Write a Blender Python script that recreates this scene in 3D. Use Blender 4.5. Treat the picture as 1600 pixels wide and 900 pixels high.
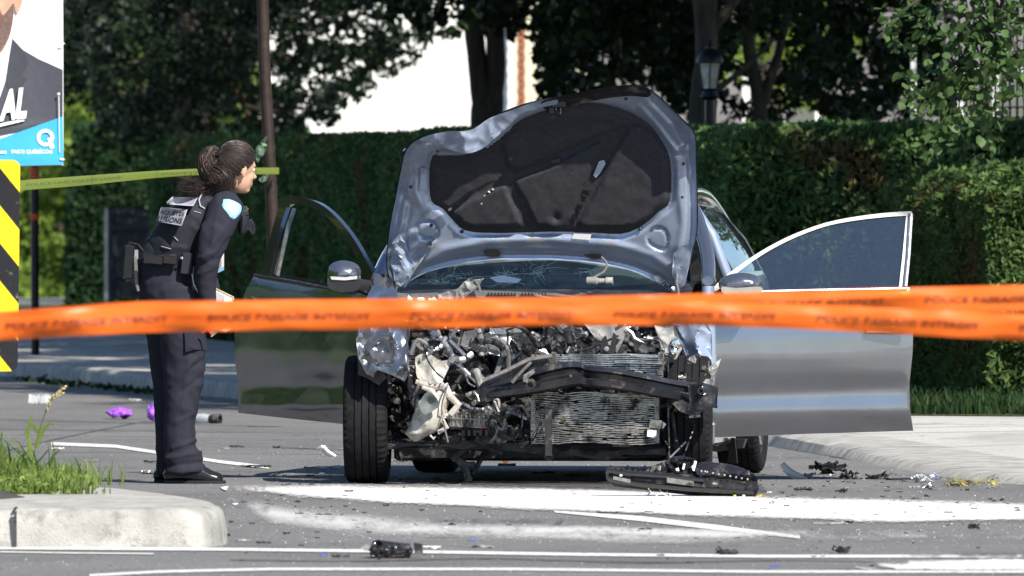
import bpy, bmesh, math, random
import numpy as np
from mathutils import Vector, Matrix, noise, geometry
from mathutils.bvhtree import BVHTree

for o in list(bpy.data.objects): bpy.data.objects.remove(o)
SC = bpy.context.scene
COL = SC.collection
R = math.radians
# ------------------------------------------------------------------ camera
F, H, HY = 22190.0, 1.5, 280.0          # focal length in px of a 1600 px picture, eye height, horizon row
cam = bpy.data.cameras.new('camera'); camo = bpy.data.objects.new('camera', cam); COL.objects.link(camo)
cam.sensor_width = 36; cam.lens = F * 36 / 1600; cam.shift_y = -(450 - HY) / 1600
camo.location = (0, 0, H); camo.rotation_euler = (R(90), 0, 0)
cam.clip_start = .5; cam.clip_end = 3000
cam.dof.use_dof = True; cam.dof.focus_distance = 70.0; cam.dof.aperture_fstop = 11.5
SC.camera = camo
# ------------------------------------------------------------------ sky and sun
SUN_E, SUN_A = 43.0, 33.0               # elevation; degrees to the right of straight behind the camera
S = Vector((math.sin(R(SUN_A)) * math.cos(R(SUN_E)), -math.cos(R(SUN_A)) * math.cos(R(SUN_E)), math.sin(R(SUN_E))))
w = bpy.data.worlds.new('World'); SC.world = w; w.use_nodes = True
nt = w.node_tree; nt.nodes.clear()
sky = nt.nodes.new('ShaderNodeTexSky'); sky.sky_type = 'NISHITA'; sky.sun_disc = False
sky.sun_elevation = R(SUN_E); sky.sun_rotation = math.atan2(S.x, S.y)
sky.air_density = 1.1; sky.dust_density = .15; sky.ozone_density = 4
bgn = nt.nodes.new('ShaderNodeBackground'); bgn.inputs[1].default_value = .088
wo = nt.nodes.new('ShaderNodeOutputWorld')
nt.links.new(sky.outputs[0], bgn.inputs[0]); nt.links.new(bgn.outputs[0], wo.inputs[0])
sl = bpy.data.lights.new('sun', 'SUN'); sl.energy = 5.0; sl.angle = R(.5); sl.color = (1, .93, .81)
so = bpy.data.objects.new('sun', sl); COL.objects.link(so); so.location = S * 100
so.rotation_euler = S.to_track_quat('Z', 'Y').to_euler()
SC.view_settings.view_transform = 'Standard'; SC.view_settings.look = 'None'
SC.view_settings.exposure = .86; SC.view_settings.gamma = 1
SC.cycles.max_bounces = 8; SC.cycles.transparent_max_bounces = 12

# ------------------------------------------------------------------ coordinates
def W(px, py, d): return Vector(((px - 800) / F * d, d, H - (py - HY) / F * d))
def G(px, py, z=0.0):
    d = F * (H - z) / (py - HY); return Vector(((px - 800) / F * d, d, z))
YAW = R(7.0); YC, YS = math.cos(YAW), math.sin(YAW); OX, OY = .076, 70.0
def CW(u, v, z): return Vector((OX + u * YC + v * YS, OY - u * YS + v * YC, z))
def C(px, py, v):
    k = (px - 800) / F
    u = (k * (OY + v * YC) - OX - v * YS) / (YC + k * YS)
    Y = OY - u * YS + v * YC
    return Vector((k * Y, Y, H - (py - HY) / F * Y))

# ------------------------------------------------------------------ materials
def ramp(nt, src, stops, interp='LINEAR'):
    r = nt.nodes.new('ShaderNodeValToRGB'); r.color_ramp.interpolation = interp
    e = r.color_ramp.elements
    while len(e) > 1: e.remove(e[0])
    for i, (p, c) in enumerate(stops):
        el = e[0] if i == 0 else e.new(p)
        el.position = p; el.color = (*c, 1) if len(c) == 3 else c
    nt.links.new(src, r.inputs[0]); return r.outputs[0]
def rough_noise(nt, scale, detail=6, rough=.6, coord='Object', vec=None, stretch=None):
    n = nt.nodes.new('ShaderNodeTexNoise'); n.inputs['Scale'].default_value = scale
    n.inputs['Detail'].default_value = detail; n.inputs['Roughness'].default_value = rough
    if vec is None:
        tc = nt.nodes.new('ShaderNodeTexCoord'); vec = tc.outputs[coord]
    if stretch:
        m = nt.nodes.new('ShaderNodeMapping'); m.inputs['Scale'].default_value = stretch
        nt.links.new(vec, m.inputs[0]); vec = m.outputs[0]
    nt.links.new(vec, n.inputs['Vector']); return n.outputs['Fac']
def mixc(nt, fac, a, b):
    m = nt.nodes.new('ShaderNodeMix'); m.data_type = 'RGBA'
    if hasattr(fac, 'node'): nt.links.new(fac, m.inputs[0])
    else: m.inputs[0].default_value = fac
    for s, i in ((a, 6), (b, 7)):
        if hasattr(s, 'node'): nt.links.new(s, m.inputs[i])
        else: m.inputs[i].default_value = (*s, 1)
    return m.outputs[2]
def mat(name, col, rough=.6, metal=0., var=.2, vs=9, bump=0., bs=90, coat=0., spec=.5, dirt=None, trans=0., ior=1.45, alpha=1., stretch=None, sss=0., flake=0):
    m = bpy.data.materials.new(name); m.use_nodes = True; nt = m.node_tree
    b = nt.nodes['Principled BSDF']
    lo = tuple(c * (1 - var) for c in col); hi = tuple(min(1, c * (1 + var)) for c in col)
    c = ramp(nt, rough_noise(nt, vs, stretch=stretch), [(.3, lo), (.7, hi)])
    if dirt:
        dc, amt, ds = dirt
        f = ramp(nt, rough_noise(nt, ds, 8, .65), [(.62 - amt * .35, (0, 0, 0)), (.72 - amt * .2, (1, 1, 1))])
        c = mixc(nt, f, c, dc)
        rr = nt.nodes.new('ShaderNodeMapRange'); rr.inputs[3].default_value = rough; rr.inputs[4].default_value = .85
        nt.links.new(f, rr.inputs[0]); nt.links.new(rr.outputs[0], b.inputs['Roughness'])
    else:
        b.inputs['Roughness'].default_value = rough
    nt.links.new(c, b.inputs['Base Color'])
    b.inputs['Metallic'].default_value = metal; b.inputs['Coat Weight'].default_value = coat
    b.inputs['Coat Roughness'].default_value = .04
    b.inputs['Specular IOR Level'].default_value = spec; b.inputs['IOR'].default_value = ior
    b.inputs['Transmission Weight'].default_value = trans; b.inputs['Alpha'].default_value = alpha
    if sss: b.inputs['Subsurface Weight'].default_value = sss; b.inputs['Subsurface Radius'].default_value = (.02, .008, .004)
    if bump:
        bn = nt.nodes.new('ShaderNodeBump'); bn.inputs['Strength'].default_value = bump; bn.inputs['Distance'].default_value = .01
        nt.links.new(rough_noise(nt, bs, 5, stretch=stretch), bn.inputs['Height']); nt.links.new(bn.outputs[0], b.inputs['Normal'])
    return m
def leaf_mat(name, c0, c1, trans=.3, brown=None, patch=1.2, gloss=.6, spec=.18):
    m = bpy.data.materials.new(name); m.use_nodes = True; nt = m.node_tree
    b = nt.nodes['Principled BSDF']; out = nt.nodes['Material Output']
    g = nt.nodes.new('ShaderNodeNewGeometry')
    c = ramp(nt, g.outputs['Random Per Island'], [(0, c0), (.82, c1), (1, tuple(min(1, x * 1.5) for x in c1))])
    n = rough_noise(nt, patch, 3)
    c = mixc(nt, ramp(nt, n, [(.35, (0, 0, 0)), (.65, (.6, .6, .6))]), c, tuple(x * .55 for x in c0))
    if brown:
        c = mixc(nt, ramp(nt, rough_noise(nt, brown[1], 3), [(brown[2] - .06, (0, 0, 0)), (brown[2] + .08, (.85, .85, .85))]), c, brown[0])
    nt.links.new(c, b.inputs['Base Color']); b.inputs['Roughness'].default_value = gloss; b.inputs['Specular IOR Level'].default_value = spec
    t = nt.nodes.new('ShaderNodeBsdfTranslucent'); nt.links.new(c, t.inputs[0])
    ms = nt.nodes.new('ShaderNodeMixShader'); ms.inputs[0].default_value = trans
    nt.links.new(b.outputs[0], ms.inputs[1]); nt.links.new(t.outputs[0], ms.inputs[2]); nt.links.new(ms.outputs[0], out.inputs[0])
    return m
M = {}
M['paint'] = mat('grey_car_paint', (.215, .225, .26), .22, .85, .06, 3, coat=1.)
_m = M['paint']; _nt = _m.node_tree; _b = _nt.nodes['Principled BSDF']   # thin road dust on the clear coat
_f = ramp(_nt, rough_noise(_nt, 7, 9, .72), [(.38, (.03, .03, .03)), (.75, (.16, .16, .16))])
_nt.links.new(_f, _b.inputs['Coat Roughness'])
_c = _b.inputs['Base Color'].links[0].from_socket; _nt.links.new(mixc(_nt, _f, _c, (.42, .40, .37)), _b.inputs['Base Color'])
M['paint_in'] = mat('sky_blued_inner_paint', (.33, .39, .52), .32, .5, .08, 4, coat=.5, dirt=((.30, .30, .31), .10, 7))  # grey paint made bluer, blue skylit shade put into the colour
M['black'] = mat('black_plastic', (.018, .018, .02), .38, 0, .4, 12, bump=.12, bs=150, dirt=((.10, .095, .085), .2, 14))
M['black_gloss'] = mat('gloss_black', (.012, .012, .016), .12, 0, .2, 8, coat=.6)
M['black_steel'] = mat('black_coated_steel', (.030, .030, .037), .22, .5, .4, 10, bump=.15, bs=25, dirt=((.13, .115, .09), .18, 9))
M['dark'] = mat('dark_metal', (.028, .028, .033), .42, .35, .7, 20, bump=.5, bs=60, dirt=((.11, .10, .085), .2, 20))  # near-black tone stands in for shaded gaps in the engine bay
M['greyplastic'] = mat('scuffed_grey_plastic', (.22, .22, .22), .5, 0, .3, 20, bump=.3, bs=60, dirt=((.4, .38, .34), .2, 20))
M['alu'] = mat('cast_aluminium', (.44, .45, .48), .34, .9, .25, 30, bump=.25, bs=80, dirt=((.12, .11, .10), .22, 18))
M['aludirty'] = mat('dusty_aluminium', (.27, .26, .245), .42, .7, .35, 30, bump=.35, bs=70, dirt=((.06, .055, .05), .35, 16))
M['chrome'] = mat('bright_steel', (.8, .8, .8), .14, 1, .1, 20)
M['white_pl'] = mat('translucent_white_plastic', (.46, .445, .42), .3, 0, .2, 12, bump=.3, bs=30, dirt=((.26, .22, .17), .3, 18), sss=.25)
M['insul'] = mat('hood_insulation_felt', (.034, .034, .041), .82, 0, .2, 40, bump=.3, bs=220, dirt=((.07, .068, .066), -.1, 14), spec=.2)
M['rubber'] = mat('tyre_rubber', (.011, .011, .013), .8, 0, .3, 25, bump=.15, bs=200, dirt=((.026, .024, .022), .05, 9), spec=.18)
M['label'] = mat('white_label', (.8, .8, .8), .5, 0, .05, 30)
M['fin'] = mat('bent_condenser_fins', (.30, .29, .28), .38, .75, .4, 60, dirt=((.05, .045, .04), .3, 18))
M['copper'] = mat('coppery_bulb', (.75, .33, .16), .2, .9, .1, 20)
M['red'] = mat('red_plastic', (.6, .03, .02), .4)
M['yellow'] = mat('yellow_plastic', (.75, .55, .03), .4)
M['purple'] = mat('purple_film', (.30, .09, .62), .4, 0, .15, 20)
M['bluepl'] = mat('blue_plastic', (.05, .12, .55), .4)
M['clearpl'] = mat('clear_plastic', (.78, .8, .82), .12, 0, .05, 20, trans=.5)
M['steel'] = mat('galvanised_steel', (.42, .42, .43), .4, .8, .15, 25)
M['ironpole'] = mat('rusty_brown_steel', (.03, .019, .016), .6, .3, .35, 20, bump=.3, bs=80)
M['iron'] = mat('black_wrought_iron', (.012, .012, .016), .4, .3, .3, 12)
M['bark'] = mat('dark_bark', (.045, .038, .032), .9, 0, .5, 22, bump=1., bs=40, stretch=(1, 1, .22))
M['concrete'] = mat('kerb_concrete', (.35, .34, .32), .9, 0, .25, 5, bump=.8, bs=90, dirt=((.20, .19, .175), .3, 9))
M['seat'] = mat('dark_seat_cloth', (.03, .03, .035), .9, 0, .2, 40)

def glass_mat(name, tint, rough=.02, refl=.5):
    m = bpy.data.materials.new(name); m.use_nodes = True; nt = m.node_tree; nt.nodes.remove(nt.nodes['Principled BSDF'])
    out = nt.nodes['Material Output']
    t = nt.nodes.new('ShaderNodeBsdfTransparent'); t.inputs[0].default_value = (*tint, 1)
    g = nt.nodes.new('ShaderNodeBsdfGlossy'); g.inputs['Roughness'].default_value = rough; g.inputs[0].default_value = (.7, .82, 1, 1) if not name.startswith('windscreen') else (.42, .50, .40, 1)
    fr = nt.nodes.new('ShaderNodeFresnel'); fr.inputs[0].default_value = 1.52
    a = nt.nodes.new('ShaderNodeMath'); a.operation = 'MULTIPLY_ADD'; a.inputs[1].default_value = 1.; a.inputs[2].default_value = refl
    nt.links.new(fr.outputs[0], a.inputs[0])
    d = nt.nodes.new('ShaderNodeBsdfDiffuse'); d.inputs[0].default_value = (.45, .5, .5, 1)
    ms = nt.nodes.new('ShaderNodeMixShader'); nt.links.new(a.outputs[0], ms.inputs[0])
    nt.links.new(t.outputs[0], ms.inputs[1]); nt.links.new(g.outputs[0], ms.inputs[2])
    m2 = nt.nodes.new('ShaderNodeMixShader')
    f = ramp(nt, rough_noise(nt, 60, 6, .7), [(.55, (.015, .015, .015)), (.8, (.16, .16, .16))])
    if name.startswith('tinted'): f = ramp(nt, rough_noise(nt, 60, 6, .7), [(.6, (.015, .015, .015)), (.85, (.06, .06, .06))])
    if name.startswith('windscreen'): f = ramp(nt, rough_noise(nt, 9, 8, .7), [(.35, (.05, .05, .05)), (.72, (.34, .34, .34))])
    nt.links.new(f, m2.inputs[0]); nt.links.new(ms.outputs[0], m2.inputs[1]); nt.links.new(d.outputs[0], m2.inputs[2])
    nt.links.new(m2.outputs[0], out.inputs[0]); return m
M['glass'] = glass_mat('tinted_door_glass', (.66, .74, .74), refl=.08)
M['wglass'] = glass_mat('windscreen_glass', (.66, .76, .72), refl=.06)
M['lampglass'] = glass_mat('lantern_glass', (.8, .8, .78), .2, .2)
M['crack'] = mat('shattered_glass_edges', (.62, .76, .73), .15, 0, .2, 60)

# ------------------------------------------------------------------ objects
MW = {}
def link(o, parent=None):
    COL.objects.link(o)
    if parent is not None:
        o.parent = parent; MW[o.name] = MW[parent.name]
    return o
def tag(o, label=None, cat=None, group=None, kind=None):
    if label: o['label'] = label
    if cat: o['category'] = cat
    if group: o['group'] = group
    if kind: o['kind'] = kind
    return o
def thing(name, label, cat, loc=(0, 0, 0), rz=0., group=None):
    o = bpy.data.objects.new(name, None); o.location = loc; o.rotation_euler = (0, 0, rz); o.empty_display_size = .1
    COL.objects.link(o)
    MW[o.name] = Matrix.Translation(Vector(loc)) @ Matrix.Rotation(rz, 4, 'Z')
    return tag(o, label, cat, group)
def mesh_from(name, V, Fc, m, sharp=38, smooth=True):
    me = bpy.data.meshes.new(name)
    me.from_pydata([tuple(v) for v in V], [], Fc); me.validate(); me.update()
    if m is not None: me.materials.append(m)
    if smooth:
        me.shade_smooth(); me.set_sharp_from_angle(angle=R(sharp))
    return me
class MB:
    def __init__(s): s.v = []; s.f = []
    def add(s, vs, fs):
        n = len(s.v); s.v.extend(Vector(v) for v in vs); s.f.extend([i + n for i in f] for f in fs); return s
    def box(s, c, size, rot=None):
        c = Vector(c); h = Vector(size) / 2; rot = rot or Matrix.Identity(3)
        vs = [c + rot @ Vector((x * h.x, y * h.y, z * h.z)) for z in (-1, 1) for y in (-1, 1) for x in (-1, 1)]
        return s.add(vs, [(0, 2, 3, 1), (4, 5, 7, 6), (0, 1, 5, 4), (2, 6, 7, 3), (0, 4, 6, 2), (1, 3, 7, 5)])
    def bbox(s, c, size, rot=None, bev=.15):
        # box with chamfered edges (ring-stacked)
        c = Vector(c); h = Vector(size) / 2; rot = rot or Matrix.Identity(3); b = min(h) * 2 * bev
        rings = []
        for z, ins in ((-h.z, b), (-h.z + b, 0), (h.z - b, 0), (h.z, b)):
            x, y = h.x - ins, h.y - ins; q = b * .7
            rings.append([(-x + q, -y, z), (x - q, -y, z), (x, -y + q, z), (x, y - q, z), (x - q, y, z), (-x + q, y, z), (-x, y - q, z), (-x, -y + q, z)])
        vs = [c + rot @ Vector(p) for r in rings for p in r]; fs = []
        for k in range(3):
            for i in range(8): fs.append((k * 8 + i, k * 8 + (i + 1) % 8, k * 8 + 8 + (i + 1) % 8, k * 8 + 8 + i))
        fs.append(tuple(range(7, -1, -1))); fs.append(tuple(range(24, 32)))
        return s.add(vs, fs)
    def tube(s, pts, r, n=8, cap=True, flat=1.):
        pts = [Vector(p) for p in pts]; rs = r if isinstance(r, (list, tuple)) else [r] * len(pts)
        prev = None; vs = []; fs = []
        for i, p in enumerate(pts):
            t = (pts[min(i + 1, len(pts) - 1)] - pts[max(i - 1, 0)])
            if t.length < 1e-9: t = Vector((0, 0, 1))
            t.normalize()
            if prev is None: a = t.orthogonal().normalized() if abs(t.y) > .9 else t.cross(Vector((0, 1, 0))).normalized()
            else:
                a = prev - t * prev.dot(t); a = a.normalized() if a.length > 1e-6 else t.orthogonal().normalized()
            prev = a; b = t.cross(a)
            for k in range(n):
                th = 2 * math.pi * k / n
                vs.append(p + a * (math.cos(th) * rs[i]) + b * (math.sin(th) * rs[i] * flat))
        for i in range(len(pts) - 1):
            for k in range(n):
                fs.append((i * n + k, i * n + (k + 1) % n, (i + 1) * n + (k + 1) % n, (i + 1) * n + k))
        if cap: fs.append(tuple(range(n - 1, -1, -1))); fs.append(tuple((len(pts) - 1) * n + k for k in range(n)))
        return s.add(vs, fs)
    def loft(s, pts, n=20, axis=Vector((0, 1, 0)), ck=1.):
        # pts: (Vector, ra, rb): ellipse ra in the plane perpendicular to axis, rb along axis; rounded ends
        P = [(Vector(p), a, b) for p, a, b in pts]
        t0 = (P[1][0] - P[0][0]).normalized(); t1 = (P[-1][0] - P[-2][0]).normalized()
        def ends(p, a, b, t):
            r = min(a, b) * ck
            return [(p + t * r * math.sin(x), a * math.cos(x), b * math.cos(x)) for x in (R(35), R(62), R(84))]
        P = list(reversed(ends(*P[0], -t0))) + P + ends(*P[-1], t1)
        vs = []; fs = []
        for i, (p, a, b) in enumerate(P):
            t = (P[min(i + 1, len(P) - 1)][0] - P[max(i - 1, 0)][0]).normalized()
            sd = t.cross(axis)
            sd = sd.normalized() if sd.length > 1e-4 else Vector((1, 0, 0))
            ax = sd.cross(t).normalized()
            for k in range(n):
                th = 2 * math.pi * k / n; vs.append(p + sd * (a * math.cos(th)) + ax * (b * math.sin(th)))
        for i in range(len(P) - 1):
            for k in range(n): fs.append((i * n + k, i * n + (k + 1) % n, (i + 1) * n + (k + 1) % n, (i + 1) * n + k))
        fs.append(tuple(range(n - 1, -1, -1))); fs.append(tuple((len(P) - 1) * n + k for k in range(n)))
        return s.add(vs, fs)
    def ell(s, c, rad, rot=None, n=16, m=10):
        c = Vector(c); rot = rot or Matrix.Identity(3); vs = []; fs = []
        for j in range(1, m):
            ph = math.pi * j / m
            for k in range(n):
                th = 2 * math.pi * k / n
                vs.append(c + rot @ Vector((rad[0] * math.sin(ph) * math.cos(th), rad[1] * math.sin(ph) * math.sin(th), rad[2] * math.cos(ph))))
        vs += [c + rot @ Vector((0, 0, rad[2])), c + rot @ Vector((0, 0, -rad[2]))]
        for j in range(m - 2):
            for k in range(n): fs.append((j * n + k, (j + 1) * n + k, (j + 1) * n + (k + 1) % n, j * n + (k + 1) % n))
        T, B = len(vs) - 2, len(vs) - 1
        for k in range(n):
            fs.append((T, k, (k + 1) % n)); fs.append((B, (m - 2) * n + (k + 1) % n, (m - 2) * n + k))
        return s.add(vs, fs)
    def lathe(s, c, axis, prof, n=32, ripple=None):
        # prof: (along, radius)
        c = Vector(c); axis = Vector(axis).normalized(); a = axis.orthogonal().normalized(); b = axis.cross(a); vs = []; fs = []
        for j, (x, r) in enumerate(prof):
            for k in range(n):
                rr = r + (ripple(j, k) if ripple else 0); th = 2 * math.pi * k / n
                vs.append(c + axis * x + a * (rr * math.cos(th)) + b * (rr * math.sin(th)))
        for j in range(len(prof) - 1):
            for k in range(n): fs.append((j * n + k, (j + 1) * n + k, (j + 1) * n + (k + 1) % n, j * n + (k + 1) % n))
        return s.add(vs, fs)
    def prism(s, pts, off):
        # pts: planar loop of 3D points, off: extrusion vector
        off = Vector(off); n = len(pts); pts = [Vector(p) for p in pts]
        vs = pts + [p + off for p in pts]
        fs = [tuple(range(n)), tuple(range(2 * n - 1, n - 1, -1))] + [(i, i + n, (i + 1) % n + n, (i + 1) % n) for i in range(n)]
        return s.add(vs, fs)
    def build(s, name, m, parent=None, sharp=38, smooth=True, base=None, disp=None):
        V = s.v
        if disp: V = [disp(v) for v in V]
        if parent is not None:
            inv = MW[parent.name].inverted(); V = [inv @ v for v in V]
            o = bpy.data.objects.new(name, mesh_from(name, V, s.f, m, sharp, smooth)); return link(o, parent)
        if base is None:
            lo = [min(v[i] for v in V) for i in range(3)]; hi = [max(v[i] for v in V) for i in range(3)]
            base = Vector(((lo[0] + hi[0]) / 2, (lo[1] + hi[1]) / 2, lo[2]))
        base = Vector(base)
        o = bpy.data.objects.new(name, mesh_from(name, [v - base for v in V], s.f, m, sharp, smooth)); o.location = base
        COL.objects.link(o); MW[o.name] = Matrix.Translation(base); return o
def struct(o): o['kind'] = 'structure'; return o
def cr(pts, k=4, closed=True):
    # Catmull-Rom through 2D/3D tuples
    n = len(pts); out = []
    rng = range(n) if closed else range(n - 1)
    for i in rng:
        if closed: p = [pts[(i + j) % n] for j in (-1, 0, 1, 2)]
        else: p = [pts[min(max(i + j, 0), n - 1)] for j in (-1, 0, 1, 2)]
        for q in range(k):
            t = q / k
            out.append(tuple(.5 * (2 * p[1][a] + (p[2][a] - p[0][a]) * t + (2 * p[0][a] - 5 * p[1][a] + 4 * p[2][a] - p[3][a]) * t * t + (3 * p[1][a] - p[0][a] - 3 * p[2][a] + p[3][a]) * t ** 3) for a in range(len(p[0]))))
    if not closed: out.append(tuple(pts[-1]))
    return out
def inside(x, y, poly):
    c = False; n = len(poly)
    for i in range(n):
        x0, y0 = poly[i][:2]; x1, y1 = poly[i - 1][:2]
        if (y0 > y) != (y1 > y) and x < (x1 - x0) * (y - y0) / (y1 - y0 + 1e-12) + x0: c = not c
    return c
def edist(x, y, poly, closed=True):
    best = 1e9; n = len(poly)
    for i in range(n if closed else n - 1):
        ax, ay = poly[i][:2]; bx, by = poly[(i + 1) % n][:2]
        dx, dy = bx - ax, by - ay; L = dx * dx + dy * dy
        t = 0 if L == 0 else max(0, min(1, ((x - ax) * dx + (y - ay) * dy) / L))
        best = min(best, math.hypot(x - ax - t * dx, y - ay - t * dy))
    return best
def tri2d(outline, step, holes=(), seed=1, jit=.3):
    rnd = random.Random(seed); xs = [p[0] for p in outline]; ys = [p[1] for p in outline]
    pts = [Vector(p[:2]) for p in outline]; edges = [(i, (i + 1) % len(outline)) for i in range(len(outline))]
    for h in holes:
        b = len(pts); pts += [Vector(p[:2]) for p in h]; edges += [(b + i, b + (i + 1) % len(h)) for i in range(len(h))]
    y = min(ys) + step / 2; row = 0
    while y < max(ys):
        x = min(xs) + (step / 2 if row % 2 else 0)
        while x < max(xs):
            q = (x + rnd.uniform(-jit, jit) * step, y + rnd.uniform(-jit, jit) * step)
            if inside(q[0], q[1], outline) and edist(q[0], q[1], outline) > step * .4 and not any(inside(q[0], q[1], h) for h in holes) and all(edist(q[0], q[1], h) > step * .4 for h in holes):
                pts.append(Vector(q))
            x += step
        y += step * .87; row += 1
    r = geometry.delaunay_2d_cdt(pts, edges, [], 0, 1e-5)
    V = [(v.x, v.y) for v in r[0]]; T = []
    for f in r[2]:
        cx = sum(V[i][0] for i in f) / 3; cy = sum(V[i][1] for i in f) / 3
        if inside(cx, cy, outline) and not any(inside(cx, cy, h) for h in holes): T.append(tuple(f))
    return V, T
def sheet(outline, step, fn, holes=(), thick=0., tvec=Vector((0, 1, 0)), seed=1, jit=.3, mb=None):
    # 2D outline -> curved panel; fn(x, y) gives the 3D point; thick adds a back face offset by tvec*thick
    V, T = tri2d(outline, step, holes, seed, jit); P = [Vector(fn(x, y)) for x, y in V]
    T2 = []
    for a, b, c in T:
        nrm = (P[b] - P[a]).cross(P[c] - P[a]); T2.append((a, b, c) if nrm.dot(tvec) < 0 else (a, c, b))
    mb = mb or MB(); n = len(P)
    if thick:
        from collections import Counter
        ec = Counter()
        for t in T2:
            for i in range(3): ec[(t[i], t[(i + 1) % 3])] += 1
        sides = [(a, b) for (a, b) in ec if (b, a) not in ec]
        back = [p + tvec * thick for p in P]
        # separate side vertices stay shared; sharp edges come from the angle
        mb.add(P + back, [list(t) for t in T2] + [[i + n for i in reversed(t)] for t in T2] + [[b, a, a + n, b + n] for a, b in sides])
    else: mb.add(P, [list(t) for t in T2])
    return mb
def nz(p, s=1., seed=0.): return noise.noise(Vector((p[0] * s + seed, p[1] * s + seed * 1.7, p[2] * s - seed)))
def crease(p, s=1., seed=0.):
    return 1 - 2 * abs(noise.noise(Vector((p[0] * s + seed, p[1] * s + seed, p[2] * s + seed))))
def add_bevel(o, w=.004, seg=2, ang=35):
    b = o.modifiers.new('bevel', 'BEVEL'); b.width = w; b.segments = seg; b.limit_method = 'ANGLE'; b.angle_limit = R(ang); return o
def remesh(mb, vox, smooth=4, disp=None):
    me = mesh_from('tmp', mb.v, mb.f, None, smooth=False); o = bpy.data.objects.new('tmp', me); COL.objects.link(o)
    r = o.modifiers.new('r', 'REMESH'); r.mode = 'VOXEL'; r.voxel_size = vox
    sm = o.modifiers.new('s', 'SMOOTH'); sm.iterations = smooth; sm.factor = .5
    dg = bpy.context.evaluated_depsgraph_get(); ev = o.evaluated_get(dg); m2 = bpy.data.meshes.new_from_object(ev)
    out = MB(); nrm = [v.normal.copy() for v in m2.vertices]
    out.v = [v.co + (nrm[i] * disp(v.co, nrm[i]) if disp else Vector()) for i, v in enumerate(m2.vertices)]
    out.f = [list(p.vertices) for p in m2.polygons]
    bpy.data.objects.remove(o); bpy.data.meshes.remove(me); bpy.data.meshes.remove(m2); return out
def text_mb(body, size, bold=0., align='LEFT', ext=0.):
    cu = bpy.data.curves.new('t', 'FONT'); cu.body = body; cu.size = size; cu.offset = bold; cu.extrude = ext; cu.align_x = align; cu.resolution_u = 3
    o = bpy.data.objects.new('t', cu); COL.objects.link(o)
    dg = bpy.context.evaluated_depsgraph_get(); me = bpy.data.meshes.new_from_object(o.evaluated_get(dg))
    V = [v.co.copy() for v in me.vertices]; Fc = [list(p.vertices) for p in me.polygons]
    bpy.data.objects.remove(o); bpy.data.curves.remove(cu); bpy.data.meshes.remove(me); return V, Fc
def fit_text(body, fn, width, height, bold=0., stretch=True):
    # maps text into a unit box (0..1, 0..1) then to 3D by fn(a, b)
    V, Fc = text_mb(body, 1., bold)
    x0 = min(v.x for v in V); x1 = max(v.x for v in V); y0 = min(v.y for v in V); y1 = max(v.y for v in V)
    return MB().add([fn((v.x - x0) / (x1 - x0) * width, (v.y - y0) / (y1 - y0) * height) for v in V], Fc)
# fast leaf clouds
def leaf_cloud(name, P, size, m, parent=None, elong=1.8, seed=0, normal=None, nspread=1., base=None, droop=0.):
    rs = np.random.RandomState(seed); P = np.asarray(P, float); n = len(P)
    nr = rs.normal(size=(n, 3)) * nspread
    if normal is not None: nr += np.asarray(normal)
    nr /= np.linalg.norm(nr, axis=1)[:, None] + 1e-9
    t = rs.normal(size=(n, 3)); t[:, 2] -= droop
    t -= nr * (t * nr).sum(1)[:, None]; t /= np.linalg.norm(t, axis=1)[:, None] + 1e-9
    b = np.cross(nr, t); s = size * rs.uniform(.6, 1.35, n)[:, None]
    A = P - t * s * elong * .5; B = P + b * s * .5 + nr * s * .08; Cc = P + t * s * elong * .5; D = P - b * s * .5 + nr * s * .08
    V = np.stack([A, B, Cc, D], 1).reshape(-1, 3)
    base = Vector((0, 0, 0)) if base is None else Vector(base)
    off = np.array(MW[parent.name].translation) if parent is not None else np.array(base)
    V = V - off
    me = bpy.data.meshes.new(name)
    me.vertices.add(4 * n); me.vertices.foreach_set('co', V.astype(np.float32).ravel())
    me.loops.add(4 * n); me.polygons.add(n)
    me.polygons.foreach_set('loop_start', np.arange(0, 4 * n, 4, dtype=np.int32))
    me.loops.foreach_set('vertex_index', np.arange(4 * n, dtype=np.int32))
    me.update(calc_edges=True); me.materials.append(m)
    o = bpy.data.objects.new(name, me)
    if parent is not None: return link(o, parent)
    o.location = base; COL.objects.link(o); MW[o.name] = Matrix.Translation(base); return o
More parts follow.
